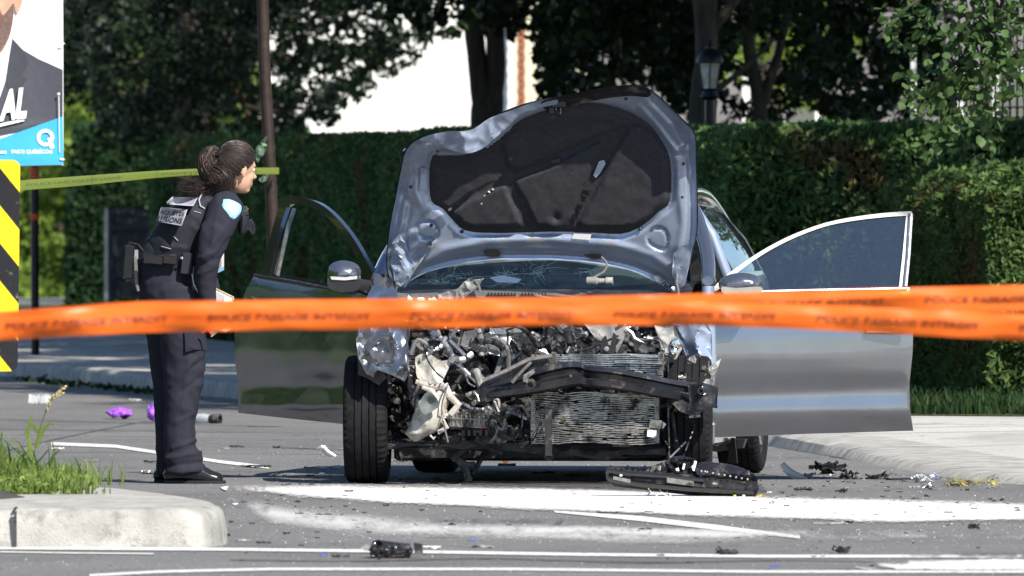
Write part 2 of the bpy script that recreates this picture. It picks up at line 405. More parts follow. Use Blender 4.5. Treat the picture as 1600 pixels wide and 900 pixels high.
# ================================================================== GROUND
def ground_mat(name, base, var, agg, bump, stain=None, lighter=None):
    m = bpy.data.materials.new(name); m.use_nodes = True; nt = m.node_tree; b = nt.nodes['Principled BSDF']
    lo = tuple(x * (1 - var) for x in base); hi = tuple(x * (1 + var) for x in base)
    c = ramp(nt, rough_noise(nt, .45, 8, .6), [(.3, lo), (.7, hi)])
    g = rough_noise(nt, agg, 3, .7)
    c = mixc(nt, ramp(nt, g, [(.52, (0, 0, 0)), (.75, (.55, .55, .55))]), c, tuple(min(1, x * 2.3) for x in base))
    c = mixc(nt, ramp(nt, g, [(.25, (.6, .6, .6)), (.42, (0, 0, 0))]), c, tuple(x * .45 for x in base))
    if stain: c = mixc(nt, ramp(nt, rough_noise(nt, stain[1], 6, .55, stretch=(1, .35, 1)), [(.52, (0, 0, 0)), (.66, (.7, .7, .7))]), c, stain[0])
    v = nt.nodes.new('ShaderNodeTexVoronoi'); v.feature = 'DISTANCE_TO_EDGE'; v.inputs['Scale'].default_value = .55
    tc = nt.nodes.new('ShaderNodeTexCoord'); mp = nt.nodes.new('ShaderNodeVectorMath'); mp.operation = 'ADD'
    nn = nt.nodes.new('ShaderNodeTexNoise'); nn.inputs['Scale'].default_value = 2.2; nt.links.new(tc.outputs['Object'], nn.inputs['Vector'])
    nt.links.new(tc.outputs['Object'], mp.inputs[0]); nt.links.new(nn.outputs['Color'], mp.inputs[1]); nt.links.new(mp.outputs[0], v.inputs['Vector'])
    c = mixc(nt, ramp(nt, v.outputs['Distance'], [(0, (.8, .8, .8)), (.008, (0, 0, 0))]), c, tuple(x * .35 for x in base))
    nt.links.new(c, b.inputs['Base Color']); b.inputs['Roughness'].default_value = .92; b.inputs['Specular IOR Level'].default_value = .25
    bn = nt.nodes.new('ShaderNodeBump'); bn.inputs['Strength'].default_value = bump; bn.inputs['Distance'].default_value = .012
    nt.links.new(g, bn.inputs['Height']); nt.links.new(bn.outputs[0], b.inputs['Normal']); return m
M['asphalt'] = ground_mat('road_asphalt', (.142, .140, .142), .16, 60, .9, stain=((.115, .113, .114), .8))
M['walk'] = ground_mat('pavement_concrete', (.40, .385, .36), .14, 60, .5, stain=((.25, .24, .22), .9))
M['soil'] = ground_mat('lawn_soil', (.06, .065, .035), .3, 30, .8)
M['gravel'] = ground_mat('pale_gravel', (.35, .34, .31), .2, 25, .9)
M['tar'] = ground_mat('loose_tar_heap', (.05, .048, .046), .3, 45, 1.)

def flat(name, pts, z, m, base=(0, 0, 0)):
    mb = MB(); mb.add([(p[0], p[1], z) for p in pts], [list(range(len(pts)))]); return struct(mb.build(name, m, base=base, smooth=False))
flat('ground', [(-900, -200), (900, -200), (900, 2500), (-900, 2500)], -.03, M['soil'])
kp = [(-900, 560), (-300, 572), (0, 588), (130, 599), (250, 613), (400, 626), (560, 640), (700, 650), (860, 661), (1000, 673), (1120, 688), (1200, 697), (1290, 712), (1380, 729), (1480, 744), (1600, 759), (1750, 778), (2000, 805), (2600, 860)]
kerb = [G(x, y) for x, y in kp]
flat('road', [(-60, -40)] + [(60, -40), (60, kerb[-1].y)] + [(p.x, p.y) for p in reversed(kerb)] + [(-60, kerb[0].y)], 0, M['asphalt'])
ZK = .115
# kerb: rounded profile swept along the line, broken and rough
kl = cr([(p.x, p.y) for p in kerb], 14, False)
mb = MB(); prof = [(0, 0), (.012, ZK * .7), (.03, ZK * .93), (.06, ZK), (.17, ZK + .002)]
ring = []
for i, p in enumerate(kl):
    q = kl[min(i + 1, len(kl) - 1)]; o_ = kl[max(i - 1, 0)]
    t = Vector((q[0] - o_[0], q[1] - o_[1], 0)).normalized(); nn = Vector((-t.y, t.x, 0))
    if nn.y < 0: nn = -nn
    for (a, z) in prof:
        wd = max(0., min(1., (p[0] - .9) / 1.2)); a = a * (1 + 3.2 * wd) + .05 * wd * noise.noise(Vector((p[0] * 2, p[1] * .5, 4))); z = z * (1 - .62 * wd)
        P = Vector((p[0], p[1], 0)) + nn * a; k = (1 - .85 * wd) * .5 * noise.noise(Vector((p[0] * 1.1, p[1] * .35, z * 9))) + (1 - .9 * wd) * .3 * noise.noise(Vector((p[0] * 9, p[1] * 2.5, z * 30)))
        ring.append((P.x + nn.x * k * .02, P.y + nn.y * k * .03, max(0, z * (1 + .08 * k))))
np_ = len(prof)
mb.add(ring, [(i * np_ + j, i * np_ + j + 1, (i + 1) * np_ + j + 1, (i + 1) * np_ + j) for i in range(len(kl) - 1) for j in range(np_ - 1)])
struct(mb.build('kerb', M['concrete'], base=(0, 90, 0)))
sw = []
for i in range(len(kl)):
    e = ring[i * np_ + 4]; q = kl[min(i + 1, len(kl) - 1)]; o_ = kl[max(i - 1, 0)]; t = Vector((q[0] - o_[0], q[1] - o_[1], 0)).normalized(); nn = Vector((-t.y, t.x, 0)); nn = -nn if nn.y < 0 else nn
    wd = max(0., min(1., (e[0] - .9) / 1.2)); sw.append((e, Vector((e[0], e[1], 0)) + nn * (.06 + .9 * wd)))
mb = MB().add([p for e, b in sw for p in ((e[0] - nn.x * .01, e[1] - nn.y * .01, e[2] - .001), (b.x, b.y, ZK - .001))], [(2 * i, 2 * i + 2, 2 * i + 3, 2 * i + 1) for i in range(len(sw) - 1)])
struct(mb.build('sidewalk', M['walk'], base=(0, 90, 0)))
flat('sidewalk', [(b.x - .0, b.y - .02) for e, b in sw] + [(60, kl[-1][1] + .1), (60, 300), (-60, 300), (-60, kl[0][1])], ZK - .002, M['walk'])
ZL = ZK + .004
flat('lawn', [(-3.6, 128), (-3.0, 125.5), (-1.2, 112), (.6, 98), (2.0, 85.5), (2.35, 83.2), (6, 81.6), (14, 80), (40, 90), (40, 290), (-60, 290), (-60, 190), (-8, 175), (-7, 150)], ZL, M['soil'])
flat('gravel_path', [(-9, 158), (-3.5, 158), (-3.3, 172), (-9, 172)], ZL + .004, M['gravel'])

# painted lines
def paint_mat():
    m = bpy.data.materials.new('worn_white_road_paint'); m.use_nodes = True; nt = m.node_tree; b = nt.nodes['Principled BSDF']; out = nt.nodes['Material Output']
    b.inputs['Base Color'].default_value = (.68, .68, .66, 1); b.inputs['Roughness'].default_value = .7
    tr = nt.nodes.new('ShaderNodeBsdfTransparent'); ms = nt.nodes.new('ShaderNodeMixShader')
    f = ramp(nt, rough_noise(nt, 26, 9, .8), [(.38, (.05, .05, .05)), (.52, (1, 1, 1))])
    nt.links.new(f, ms.inputs[0]); nt.links.new(tr.outputs[0], ms.inputs[1]); nt.links.new(b.outputs[0], ms.inputs[2]); nt.links.new(ms.outputs[0], out.inputs[0]); return m
M['line'] = paint_mat()
def stripe(pts, hw):
    up = []; dn = []
    for i, (x, y) in enumerate(pts):
        h = hw[i] if isinstance(hw, (list, tuple)) else hw
        up.append(G(x, y - h, .004)); dn.append(G(x, y + h, .004))
    n = len(up); mb = MB().add(up + dn, [(i, i + 1, n + i + 1, n + i) for i in range(n - 1)])
    o = mb.build('road_marking', M['line'], base=(0, 60, .004), smooth=False); return struct(o)
stripe([(-2500, 845), (-400, 853), (0, 856), (350, 858), (600, 861), (900, 866), (1200, 869), (1600, 869), (4000, 869)], 2.3)
stripe([(140, 899), (250, 893), (420, 889), (800, 889), (1180, 893), (1600, 893), (4000, 893)], 2.0)
stripe([(866, 799), (1000, 810), (1120, 824), (1250, 839)], [1.5, 4, 4, 2.2])
stripe([(80, 693), (180, 697), (260, 709), (350, 722), (420, 730)], 2.4)
stripe([(0, 862), (120, 864), (240, 865)], .9)
# spilled white absorbent powder, dark wet patches and a darker patch below the car: thin sheets with a broken edge
def spill_mat(name, col, rough, thr, sc=16, gl=.3, mx=1., soft=.10):
    m = bpy.data.materials.new(name); m.use_nodes = True; nt = m.node_tree; b = nt.nodes['Principled BSDF']; out = nt.nodes['Material Output']
    b.inputs['Base Color'].default_value = (*col, 1); b.inputs['Roughness'].default_value = rough; b.inputs['Specular IOR Level'].default_value = gl
    at = nt.nodes.new('ShaderNodeAttribute'); at.attribute_name = 'edge'
    n = rough_noise(nt, sc, 9, .72, stretch=(1, .4, 1)); n2 = rough_noise(nt, 1.6, 4, .6, stretch=(1, .25, 1))
    a = nt.nodes.new('ShaderNodeMath'); a.operation = 'ADD'; nt.links.new(n, a.inputs[0]); nt.links.new(at.outputs['Fac'], a.inputs[1])
    a2 = nt.nodes.new('ShaderNodeMath'); a2.operation = 'MULTIPLY_ADD'; a2.inputs[1].default_value = .6; nt.links.new(n2, a2.inputs[0]); nt.links.new(a.outputs[0], a2.inputs[2])
    hf = nt.nodes.new('ShaderNodeMath'); hf.operation = 'MULTIPLY'; hf.inputs[1].default_value = .5; nt.links.new(a2.outputs[0], hf.inputs[0])
    f = ramp(nt, hf.outputs[0], [(thr / 2, (0, 0, 0)), ((thr + soft) / 2, (mx, mx, mx))])
    tr = nt.nodes.new('ShaderNodeBsdfTransparent'); ms = nt.nodes.new('ShaderNodeMixShader')
    nt.links.new(f, ms.inputs[0]); nt.links.new(tr.outputs[0], ms.inputs[1]); nt.links.new(b.outputs[0], ms.inputs[2]); nt.links.new(ms.outputs[0], out.inputs[0]); return m
M['powder'] = spill_mat('white_absorbent_powder', (.57, .56, .545), .95, 1.0, 30, soft=.22)
M['wet'] = spill_mat('dark_road_patch', (.09, .082, .09), .6, 1.0, gl=.3, mx=.7, soft=.4)
M['dust'] = spill_mat('thin_powder_dust', (.55, .54, .53), .95, 1.05, 45, mx=.8, soft=.35)
def spill(name, pts, m, z, step=9, ramp_px=14):
    mb = MB(); V, T = tri2d(cr(pts, 3), step); mb.add([G(x, y, z) for x, y in V], [list(t) for t in T])
    ed = [.68 * min(1, edist(x, y, pts) / ramp_px) for x, y in V]
    o = mb.build(name, m, base=(0, 65, z), smooth=False); tag(o, kind='stuff')
    at = o.data.attributes.new('edge', 'FLOAT', 'POINT'); at.data.foreach_set('value', ed); return o
spill('absorbent_powder', [(360, 758), (520, 752), (700, 756), (950, 760), (1190, 770), (1420, 776), (1700, 786), (1700, 818), (1400, 820), (1150, 812), (940, 804), (760, 797), (600, 789), (450, 778), (360, 768)], M['powder'], .006, 6, 13)
spill('absorbent_powder', [(700, 826), (900, 816), (1010, 820), (1220, 826), (1290, 840), (1100, 845), (900, 838), (740, 838)], M['dust'], .0075, 8, 9)
spill('absorbent_powder', [(1340, 882), (1480, 872), (1700, 868), (1700, 896), (1400, 893)], M['powder'], .006, 8, 9)
spill('absorbent_powder', [(390, 772), (640, 800), (1000, 812), (1300, 820), (1660, 826), (1660, 852), (1300, 850), (1000, 858), (640, 852), (420, 830), (360, 790)], M['dust'], .0055, 14, 26)
spill('dark_patch', [(590, 812), (720, 804), (870, 808), (850, 822), (660, 822)], M['wet'], .0068, 8, 12)  # brownish fluid stain
spill('dark_patch', [(1350, 866), (1480, 858), (1660, 860), (1660, 874), (1450, 873)], M['wet'], .0068, 8, 8)  # wet fluid stain
spill('dark_patch', [(690, 742), (900, 744), (1160, 752), (1180, 772), (960, 770), (720, 762)], M['wet'], .0068, 8, 10)  # darker patch of road below the car front

# loose aggregate: stones that stand out of the worn surface
def grit(name, n, m, seed, s0, s1):
    rs = np.random.RandomState(seed); px = rs.uniform(-150, 1750, n); py = rs.uniform(600, 905, n); px = px[:]; d = F * H / (py - HY); X = (px - 800) / F * d
    s = rs.uniform(s0, s1, n); a = rs.uniform(0, 6.28, n); V = np.zeros((n, 4, 3)); 
    for q in range(3): V[:, q, 0] = X + s * np.cos(a + q * 2.1); V[:, q, 1] = d + s * 1.6 * np.sin(a + q * 2.1); V[:, q, 2] = .0
    V[:, 3, 0] = X + s * .2; V[:, 3, 1] = d; V[:, 3, 2] = s * rs.uniform(.5, 1.1, n)
    # keep off the pavement
    kx = np.array([p.x for p in kerb]); ky = np.array([p.y for p in kerb]); o_ = np.argsort(kx); ok_ = d < np.interp(X, kx[o_], ky[o_]) - .2; V = V[ok_]; n = len(V)
    Fc = [(4 * i + p, 4 * i + q, 4 * i + 3) for i in range(n) for p, q in ((0, 1), (1, 2), (2, 0))]
    me = bpy.data.meshes.new(name); me.from_pydata([tuple(v) for v in V.reshape(-1, 3)], [], Fc); me.materials.append(m); o = bpy.data.objects.new(name, me); COL.objects.link(o); tag(o, kind='stuff')
M['chip'] = leaf_mat('asphalt_aggregate', (.06, .06, .06), (.24, .235, .23), 0., patch=.8)
grit('loose_aggregate', 30000, M['chip'], 5, .0018, .0045)
# ------------------------------------------------------------------ traffic island
isl = [(-8, 57.75), (-1.42, 57.75), (-1.26, 57.85), (-1.185, 58.1), (-1.17, 58.6), (-1.22, 59.4), (-1.42, 60.6), (-1.66, 61.7), (-1.85, 62.2), (-2.1, 62.45), (-8, 62.5)]
il = []
for i in range(len(isl)):
    a = isl[i]; b = isl[(i + 1) % len(isl)]; n = max(1, int(math.dist(a, b) / .05)); n = min(n, 150)
    for k in range(n): il.append((a[0] + (b[0] - a[0]) * k / n, a[1] + (b[1] - a[1]) * k / n))
cx, cy = -4.5, 60.1; mb = MB(); rings = []
for ins, z in ((0, -.01), (0.006, .05), (.012, .095), (.024, .130), (.045, .150), (.08, .159), (.16, .162)):
    rg = []
    for i, p in enumerate(il):
        q = il[(i + 2) % len(il)]; o_ = il[i - 2]; t = Vector((q[0] - o_[0], q[1] - o_[1], 0)).normalized(); nn = Vector((-t.y, t.x, 0))
        k = noise.noise(Vector((p[0] * 7, p[1] * 7, z * 14))) * .007 + noise.noise(Vector((p[0] * 30, p[1] * 30, z * 40))) * .004
        if z > .13 and ins < .05: k += max(0, noise.noise(Vector((p[0] * 11, p[1] * 11, 3))) - .35) * .05
        rg.append((p[0] + nn.x * (ins + k), p[1] + nn.y * (ins + k), z))
    rings.append(rg)
n = len(il); vs = [p for r in rings for p in r]
fs = [(j * n + i, j * n + (i + 1) % n, (j + 1) * n + (i + 1) % n, (j + 1) * n + i) for j in range(len(rings) - 1) for i in range(n)] + [[(len(rings) - 1) * n + i for i in range(n)]]
mb.add(vs, fs); struct(mb.build('traffic_island', M['concrete'], base=(-4, 60, 0), sharp=50))
MB_j = MB().box((-2.02, 57.745, .075), (.012, .02, .15)).box((-2.02, 57.83, .163), (.010, .16, .004)); struct(MB_j.build('kerb_joint', M['tar'], smooth=False))
def crackstrip(pts, w_, seed):
    P = cr([tuple(G(x, y))[:2] for x, y in pts], 12, False); vs = []
    for i, p in enumerate(P): k = noise.noise(Vector((i * .6, seed, 0))) * .06; hw = w_ * (.6 + .6 * abs(noise.noise(Vector((i * .9, seed, 5))))); vs += [(p[0] + k, p[1] - hw * 14, .0045), (p[0] + k, p[1] + hw * 14, .0045)]
    struct(MB().add(vs, [(2 * i, 2 * i + 2, 2 * i + 3, 2 * i + 1) for i in range(len(P) - 1)]).build('road_crack_seal', M['tar'], base=(0, 60, 0), smooth=False))
crackstrip([(360, 876), (560, 878), (760, 874), (1010, 880), (1240, 877), (1600, 884)], .004, 1); crackstrip([(430, 700), (620, 706), (900, 712), (1180, 716)], .005, 2); crackstrip([(1180, 792), (1300, 795), (1460, 801), (1640, 806)], .006, 3)
# tar heap
def heap(cx, cy, rx, ry, h, name, m, z0):
    mb = MB(); N = 26; vs = [(cx, cy, z0 + h)]; fs = []
    for j in range(1, 9):
        for k in range(N):
            th = 2 * math.pi * k / N; r = j / 8; e = 1 + .18 * noise.noise(Vector((math.cos(th) * 2, math.sin(th) * 2, 5)))
            x = cx + rx * r * e * math.cos(th); y = cy + ry * r * e * math.sin(th)
            vs.append((x, y, z0 + h * (1 - r * r) ** 1.2 + .006 * noise.noise(Vector((x * 20, y * 20, 0))) - (.004 if j == 8 else 0)))
    for k in range(N): fs.append((0, 1 + k, 1 + (k + 1) % N))
    for j in range(7):
        for k in range(N): fs.append((1 + j * N + k, 1 + (j + 1) * N + k, 1 + (j + 1) * N + (k + 1) % N, 1 + j * N + (k + 1) % N))
    return mb.add(vs, fs).build(name, m)
tag(heap(-2.45, 59.7, .42, .6, .07, 'tar_heap', M['tar'], .161), kind='stuff')

# grass blades (ground cover)
M['grass'] = leaf_mat('island_grass_blade', (.10, .17, .03), (.27, .36, .10), .45, patch=3)  # brighter green than the verge grass
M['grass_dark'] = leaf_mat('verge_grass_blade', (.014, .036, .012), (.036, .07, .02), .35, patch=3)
def blades(name, pts, h, w_, m, seed=1, lean=.5):
    rnd = random.Random(seed); mb = MB(); vs = []; fs = []
    for (x, y, z, s) in pts:
        a = rnd.uniform(0, 6.28); hh = h * s * rnd.uniform(.5, 1.2); l = rnd.uniform(.1, 1) * lean * hh; dx, dy = math.cos(a) * l, math.sin(a) * l
        b = rnd.uniform(0, 3.14); wx, wy = math.cos(b) * w_ * .5, math.sin(b) * w_ * .5; i = len(vs)
        for t, ww in ((0, 1), (.45, .85), (.8, .5)):
            cx_, cy_, cz = x + dx * t * t, y + dy * t * t, z + hh * (t - .25 * lean * t * t)
            vs += [(cx_ - wx * ww, cy_ - wy * ww, cz), (cx_ + wx * ww, cy_ + wy * ww, cz)]
        vs.append((x + dx, y + dy, z + hh * (1 - .3 * lean)))
        fs += [(i, i + 1, i + 3, i + 2), (i + 2, i + 3, i + 5, i + 4), (i + 4, i + 5, i + 6)]
    mb.add(vs, fs); return tag(mb.build(name, m, base=pts[0][:3], smooth=False), kind='stuff')
rnd = random.Random(4); gp = []
while len(gp) < 7600:
    x = rnd.uniform(-3.3, -1.7); y = rnd.uniform(60.3, 62.25)
    edge = -2.05 + .16 * math.sin(y * 7) + .1 * math.sin(y * 17)
    if x > edge: 
        if rnd.random() > .12 or x > edge + .12: continue
    s = 1.0 + max(0, min(1, (-2.1 - x) / .6)) * .9
    if y < 60.9 and x > -2.25: s *= .6
    gp.append((x, y, .16, s))
blades('island_grass', gp, .125, .008, M['grass'], 3)
M['drygrass'] = leaf_mat('dry_grass_blade', (.20, .17, .08), (.38, .33, .18), .3, patch=3)
blades('island_grass', [(x, y, z, s * .6) for x, y, z, s in gp[::4]], .11, .007, M['drygrass'], 13, 1.3)
gp = [(rnd.gauss(-2.42, .20), rnd.uniform(60.8, 62), .16, rnd.uniform(1.2, 2.1)) for _ in range(420)]
blades('island_grass', gp, .15, .014, M['grass'], 5, .8)
# broad weed leaves at the foot of the grass
P = [(rnd.gauss(-2.12, .16), rnd.uniform(60.25, 60.9), .165 + abs(rnd.gauss(0, .035))) for _ in range(420)]
tag(leaf_cloud('island_weeds', P, .022, M['grass'], seed=3, normal=(0, -.5, 1), nspread=.6, elong=1.3), kind='stuff')
# tall seed stalk
M['straw'] = mat('seed_head_straw', (.42, .33, .18), .8, 0, .25, 60)
t = thing('seed_stalk', 'tall bending grass stalk with a tan seed head rising from the island weeds', 'plant', G(55, 750, .16))
sp = cr([(48, 745), (52, 716), (60, 680), (70, 648), (82, 622), (98, 604)], 5, False)
d0 = 61.2; MB().tube([W(x, y, d0) for x, y in sp], [.0035] * len(sp), 5).build('stem', M['grass'], t)
mb = MB()
for (x0, y0, x1, y1, n) in ((84, 620, 104, 603, 34), (84, 622, 99, 613, 18), (72, 640, 80, 622, 16)):
    for i in range(n):
        f = i / n; mb.ell(W(x0 + (x1 - x0) * f + rnd.uniform(-1.8, 1.8), y0 + (y1 - y0) * f + rnd.uniform(-1.8, 1.8), d0 + rnd.uniform(-.01, .01)), (.006, .004, .0035), Matrix.Rotation(-.6, 3, 'Y'), 6, 4)
mb.build('seed_head', M['straw'], t)
mb = MB()
for pts in ([(60, 676), (52, 664), (44, 668), (38, 680)], [(56, 700), (68, 672), (78, 662), (84, 664)], [(50, 716), (44, 680), (48, 655), (50, 650)]):
    q = cr(pts, 4, False); mb.tube([W(x, y, d0) for x, y in q], [.011 * (1 - .85 * i / len(q)) for i in range(len(q))], 4, flat=.2)
mb.build('blade', M['grass'], t)
# verge grass in front of the hedge
gp = []
while len(gp) < 9000:
    x = rnd.uniform(1.9, 5.2); y = rnd.uniform(82.2, 86.6)
    if y < 83.4 + max(0, (2.3 - x)) * 4 - max(0, x - 2.3) * .42: continue
    gp.append((x, y, ZL, rnd.uniform(.5, 1.1)))
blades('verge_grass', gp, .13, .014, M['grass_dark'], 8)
gp = [(rnd.uniform(-3.4, -.5), 0, ZL, rnd.uniform(.6, 1.2)) for _ in range(4500)]
gp = [(x, 125.6 - (x + 3.0) * 7.7 + rnd.uniform(0, 1.6), z, s) for x, _, z, s in gp]
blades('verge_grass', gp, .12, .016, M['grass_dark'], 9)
# kerb litter of leaves
P = [(*G(rnd.uniform(1475, 1560), rnd.uniform(752, 762))[:2], .006 + abs(rnd.gauss(0, .01))) for _ in range(90)]
M['deadleaf'] = leaf_mat('yellow_leaf_litter', (.28, .20, .05), (.42, .40, .10), .2)
tag(leaf_cloud('leaf_litter', P, .016, M['deadleaf'], seed=7, normal=(0, 0, 1), nspread=.5), kind='stuff')
P = [(*G(x := rnd.uniform(20, 240), 592 + (x - 20) * .1 + rnd.uniform(-1, 4))[:2], .006 + abs(rnd.gauss(0, .012))) for _ in range(150)]
tag(leaf_cloud('leaf_litter', P, .04, M['grass_dark'], seed=8, normal=(0, 0, 1), nspread=.8), kind='stuff')

# ================================================================== HEDGES
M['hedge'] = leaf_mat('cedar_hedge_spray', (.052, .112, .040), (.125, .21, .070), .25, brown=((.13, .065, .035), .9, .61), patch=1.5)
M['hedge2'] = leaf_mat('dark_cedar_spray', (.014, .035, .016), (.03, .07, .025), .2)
M['hedge3'] = leaf_mat('low_hedge_spray', (.045, .095, .032), (.11, .175, .05), .3, brown=((.12, .07, .03), 1.1, .63), patch=1.5)
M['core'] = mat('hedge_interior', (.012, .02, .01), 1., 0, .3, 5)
HFLIP = False
def hedge(name, label, path, h, th, leafm, n, size, seed, hn=.05):
    # path: front line points; the body lies behind it (to the right of the direction of travel's left)
    t = thing(name, label, 'hedge', (*path[0], ZL)); rs = np.random.RandomState(seed)
    seg = [(Vector((*path[i], 0)), Vector((*path[i + 1], 0))) for i in range(len(path) - 1)]
    L = [(b - a).length for a, b in seg]; tot = sum(L); mb = MB(); P = []; 
    for (a, b), l in zip(seg, L):
        d = (b - a).normalized(); nn = Vector((d.y, -d.x, 0))
        if nn.y > 0 and abs(nn.y) > .3 or (abs(nn.y) <= .3 and nn.x > 0): nn = -nn        # nn looks out of the front
        if HFLIP: nn = -nn
        rot = Matrix((d, -nn, Vector((0, 0, 1)))).transposed()
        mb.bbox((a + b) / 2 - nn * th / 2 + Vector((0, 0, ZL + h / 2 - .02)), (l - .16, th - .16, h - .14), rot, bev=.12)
        k = int(n * l / tot); kf = int(k * .72)
        s = rs.uniform(0, l, kf); z = rs.uniform(0, 1, kf) ** .85 * h
        for si, zi in zip(s, z):
            bul = .10 * noise.noise(Vector((si * .9 + seed, zi * 1.8, 1))) + .05 * noise.noise(Vector((si * 3.5, zi * 4.5, seed)))
            rd = max(0, zi / h - .86) / .14; p = a + d * si + nn * (bul - .16 * rd * rd - abs(rs.normal(0, .035))); P.append((p.x, p.y, ZL + zi))
        s = rs.uniform(0, l, k - kf); q = rs.uniform(0, th, k - kf)
        for si, qi in zip(s, q):
            p = a + d * si - nn * qi; zz = h + hn * noise.noise(Vector((si * 1.1, qi * 1.5, seed))) * 1.4 + .03 * noise.noise(Vector((si * 4, qi * 4, 2))) - .12 * max(0, 1 - qi / .15) ** 2 - abs(rs.normal(0, .03)); P.append((p.x, p.y, ZL + zz))
    a, b = seg[0]; d = (b - a).normalized(); nn = Vector((d.y, -d.x, 0)); nn = -nn if (nn.y > 0 and abs(nn.y) > .3 or (abs(nn.y) <= .3 and nn.x > 0)) else nn
    for end, sg in ((seg[0][0], -1), (seg[-1][1], 1)):
        dd = (seg[0][1] - seg[0][0]).normalized() if sg < 0 else (seg[-1][1] - seg[-1][0]).normalized()
        for _ in range(int(1400 * th)):
            zi = rs.uniform(0, h); qi = rs.uniform(0, th); p = end + dd * (sg * (.05 - .22 * max(0, zi / h - .75) / .25 + .06 * noise.noise(Vector((qi * 3, zi * 3, seed))))) - nn * qi; P.append((p.x, p.y, ZL + zi))
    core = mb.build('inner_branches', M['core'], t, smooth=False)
    tag(leaf_cloud('foliage', P, size, leafm, t, seed=seed, elong=2.4, droop=.5), kind='stuff'); return t
hedge('cedar_hedge', 'long dense green cedar hedge running behind the wrecked car to the right', [(-3.25, 128), (-1.0, 111.5), (1.45, 94), (6.5, 92.2)], 1.73, 1.7, M['hedge'], 260000, .030, 11)
hedge('low_hedge', 'lower bushy green hedge in front at the right edge, sunlit along its top', [(2.35, 91.4), (2.95, 88.4), (7, 86.6)], 1.38, 1.6, M['hedge3'], 90000, .028, 12, .2)
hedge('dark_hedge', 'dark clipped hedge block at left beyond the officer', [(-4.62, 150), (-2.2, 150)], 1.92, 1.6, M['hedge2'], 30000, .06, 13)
# ================================================================== TREES
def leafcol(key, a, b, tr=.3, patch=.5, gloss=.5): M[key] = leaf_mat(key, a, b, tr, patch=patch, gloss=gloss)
leafcol('shaded_conifer_needles', (.006, .014, .008), (.018, .036, .014), .12)  # dark needles lowered further, canopy shade put into the colour
leafcol('shaded_maple_leaves', (.007, .016, .008), (.022, .045, .014), .22)  # shaded copy of the maple leaf, shade put into the colour
leafcol('sunlit_maple_leaves', (.09, .17, .03), (.26, .36, .07), .5)  # sunlit copy of the maple leaf, sunshine put into the colour
leafcol('apple_leaves', (.04, .085, .03), (.10, .17, .055), .3)
def tree(name, label, loc, trunk, limbs, clumps, lm, leaf, per, seed, elong=1.5, group=None, cat='tree'):
    # trunk: list of (Vector, radius) paths ; clumps: (x, y, z, r)
    t = thing(name, label, cat, loc, group=group)
    for tr in trunk:
        mb = MB(); pts = cr([(*p, r) for p, r in tr], 5, False)
        mb.tube([Vector(p[:3]) for p in pts], [p[3] * (1 + .08 * noise.noise(Vector(p[:3]) * 5)) for p in pts], 12)
        mb.build('trunk', M['bark'], t, disp=lambda v: v + Vector((nz(v, 9), nz(v, 9, 5), 0)) * .01)
    for lb in limbs:
        mb = MB(); pts = cr([(*p, r) for p, r in lb], 4, False); mb.tube([Vector(p[:3]) for p in pts], [p[3] for p in pts], 7); mb.build('limb', M['bark'], t)
    rs = np.random.RandomState(seed); P = []
    for (x, y, z, r) in clumps:
        k = int(per * (r / .4) ** 1.6); q = rs.normal(size=(k, 3)); q /= np.linalg.norm(q, axis=1)[:, None]; q *= (rs.uniform(.15, 1, k) ** .5)[:, None] * r
        P.append(q * np.array([1, 1, .72]) + np.array([x, y, z]))
    tag(leaf_cloud('crown', np.concatenate(P), leaf, M[lm], t, seed=seed, elong=elong, droop=.3), kind='stuff'); return t
def cl_px(rnd, n, x0, x1, y0, y1, d0, d1, r0, r1, keep=None):
    out = []
    while len(out) < n:
        x = rnd.uniform(x0, x1); y = rnd.uniform(y0, y1)
        if keep and not keep(x, y): continue
        d = rnd.uniform(d0, d1); p = W(x, y, d); out.append((p.x, p.y, p.z, rnd.uniform(r0, r1)))
    return out
def cl_vol(rnd, n, c, rad, r0, r1, cond=None):
    out = []
    while len(out) < n:
        q = Vector((rnd.gauss(0, 1), rnd.gauss(0, 1), rnd.gauss(0, 1))).normalized() * rnd.uniform(.35, 1) ** .5
        p = Vector((c[0] + q.x * rad[0], c[1] + q.y * rad[1], c[2] + q.z * rad[2]))
        if cond and not cond(p): continue
        out.append((p.x, p.y, p.z, rnd.uniform(r0, r1)))
    return out
rnd = random.Random(21)
# twin-stemmed tree before the white house
A = W(762, 215, 121); B = W(742, 60, 121); Cc = W(726, -80, 121); D = W(775, 100, 121); E = W(772, -100, 121)
cl = cl_px(rnd, 90, 560, 860, -160, 30, 116, 125, .10, .22, lambda x, y: y < 20 - abs(x - 700) * .12 + 20 * math.sin(x * .05))
cl += cl_px(rnd, 26, 660, 820, -40, 90, 117, 124, .07, .15, lambda x, y: y < 50 and not (690 < x < 705))
cl += cl_px(rnd, 40, 780, 860, -70, 64, 116, 124, .05, .11) + cl_px(rnd, 26, 600, 735, -60, 30, 117, 124, .05, .10)
cl += cl_vol(rnd, 110, (.4, 119, 5.8), (5, 9, 2.4), .5, .9)
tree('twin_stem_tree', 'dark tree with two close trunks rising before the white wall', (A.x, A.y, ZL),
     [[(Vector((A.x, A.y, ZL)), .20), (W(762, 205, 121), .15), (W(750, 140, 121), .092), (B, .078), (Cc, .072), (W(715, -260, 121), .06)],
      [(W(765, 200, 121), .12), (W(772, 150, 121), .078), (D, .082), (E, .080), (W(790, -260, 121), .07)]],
     [[(Cc, .06), (W(640, -180, 120), .04), (W(540, -240, 119), .02)], [(E, .06), (W(860, -240, 119), .03)]], cl, 'shaded_maple_leaves', .075, 105, 3)
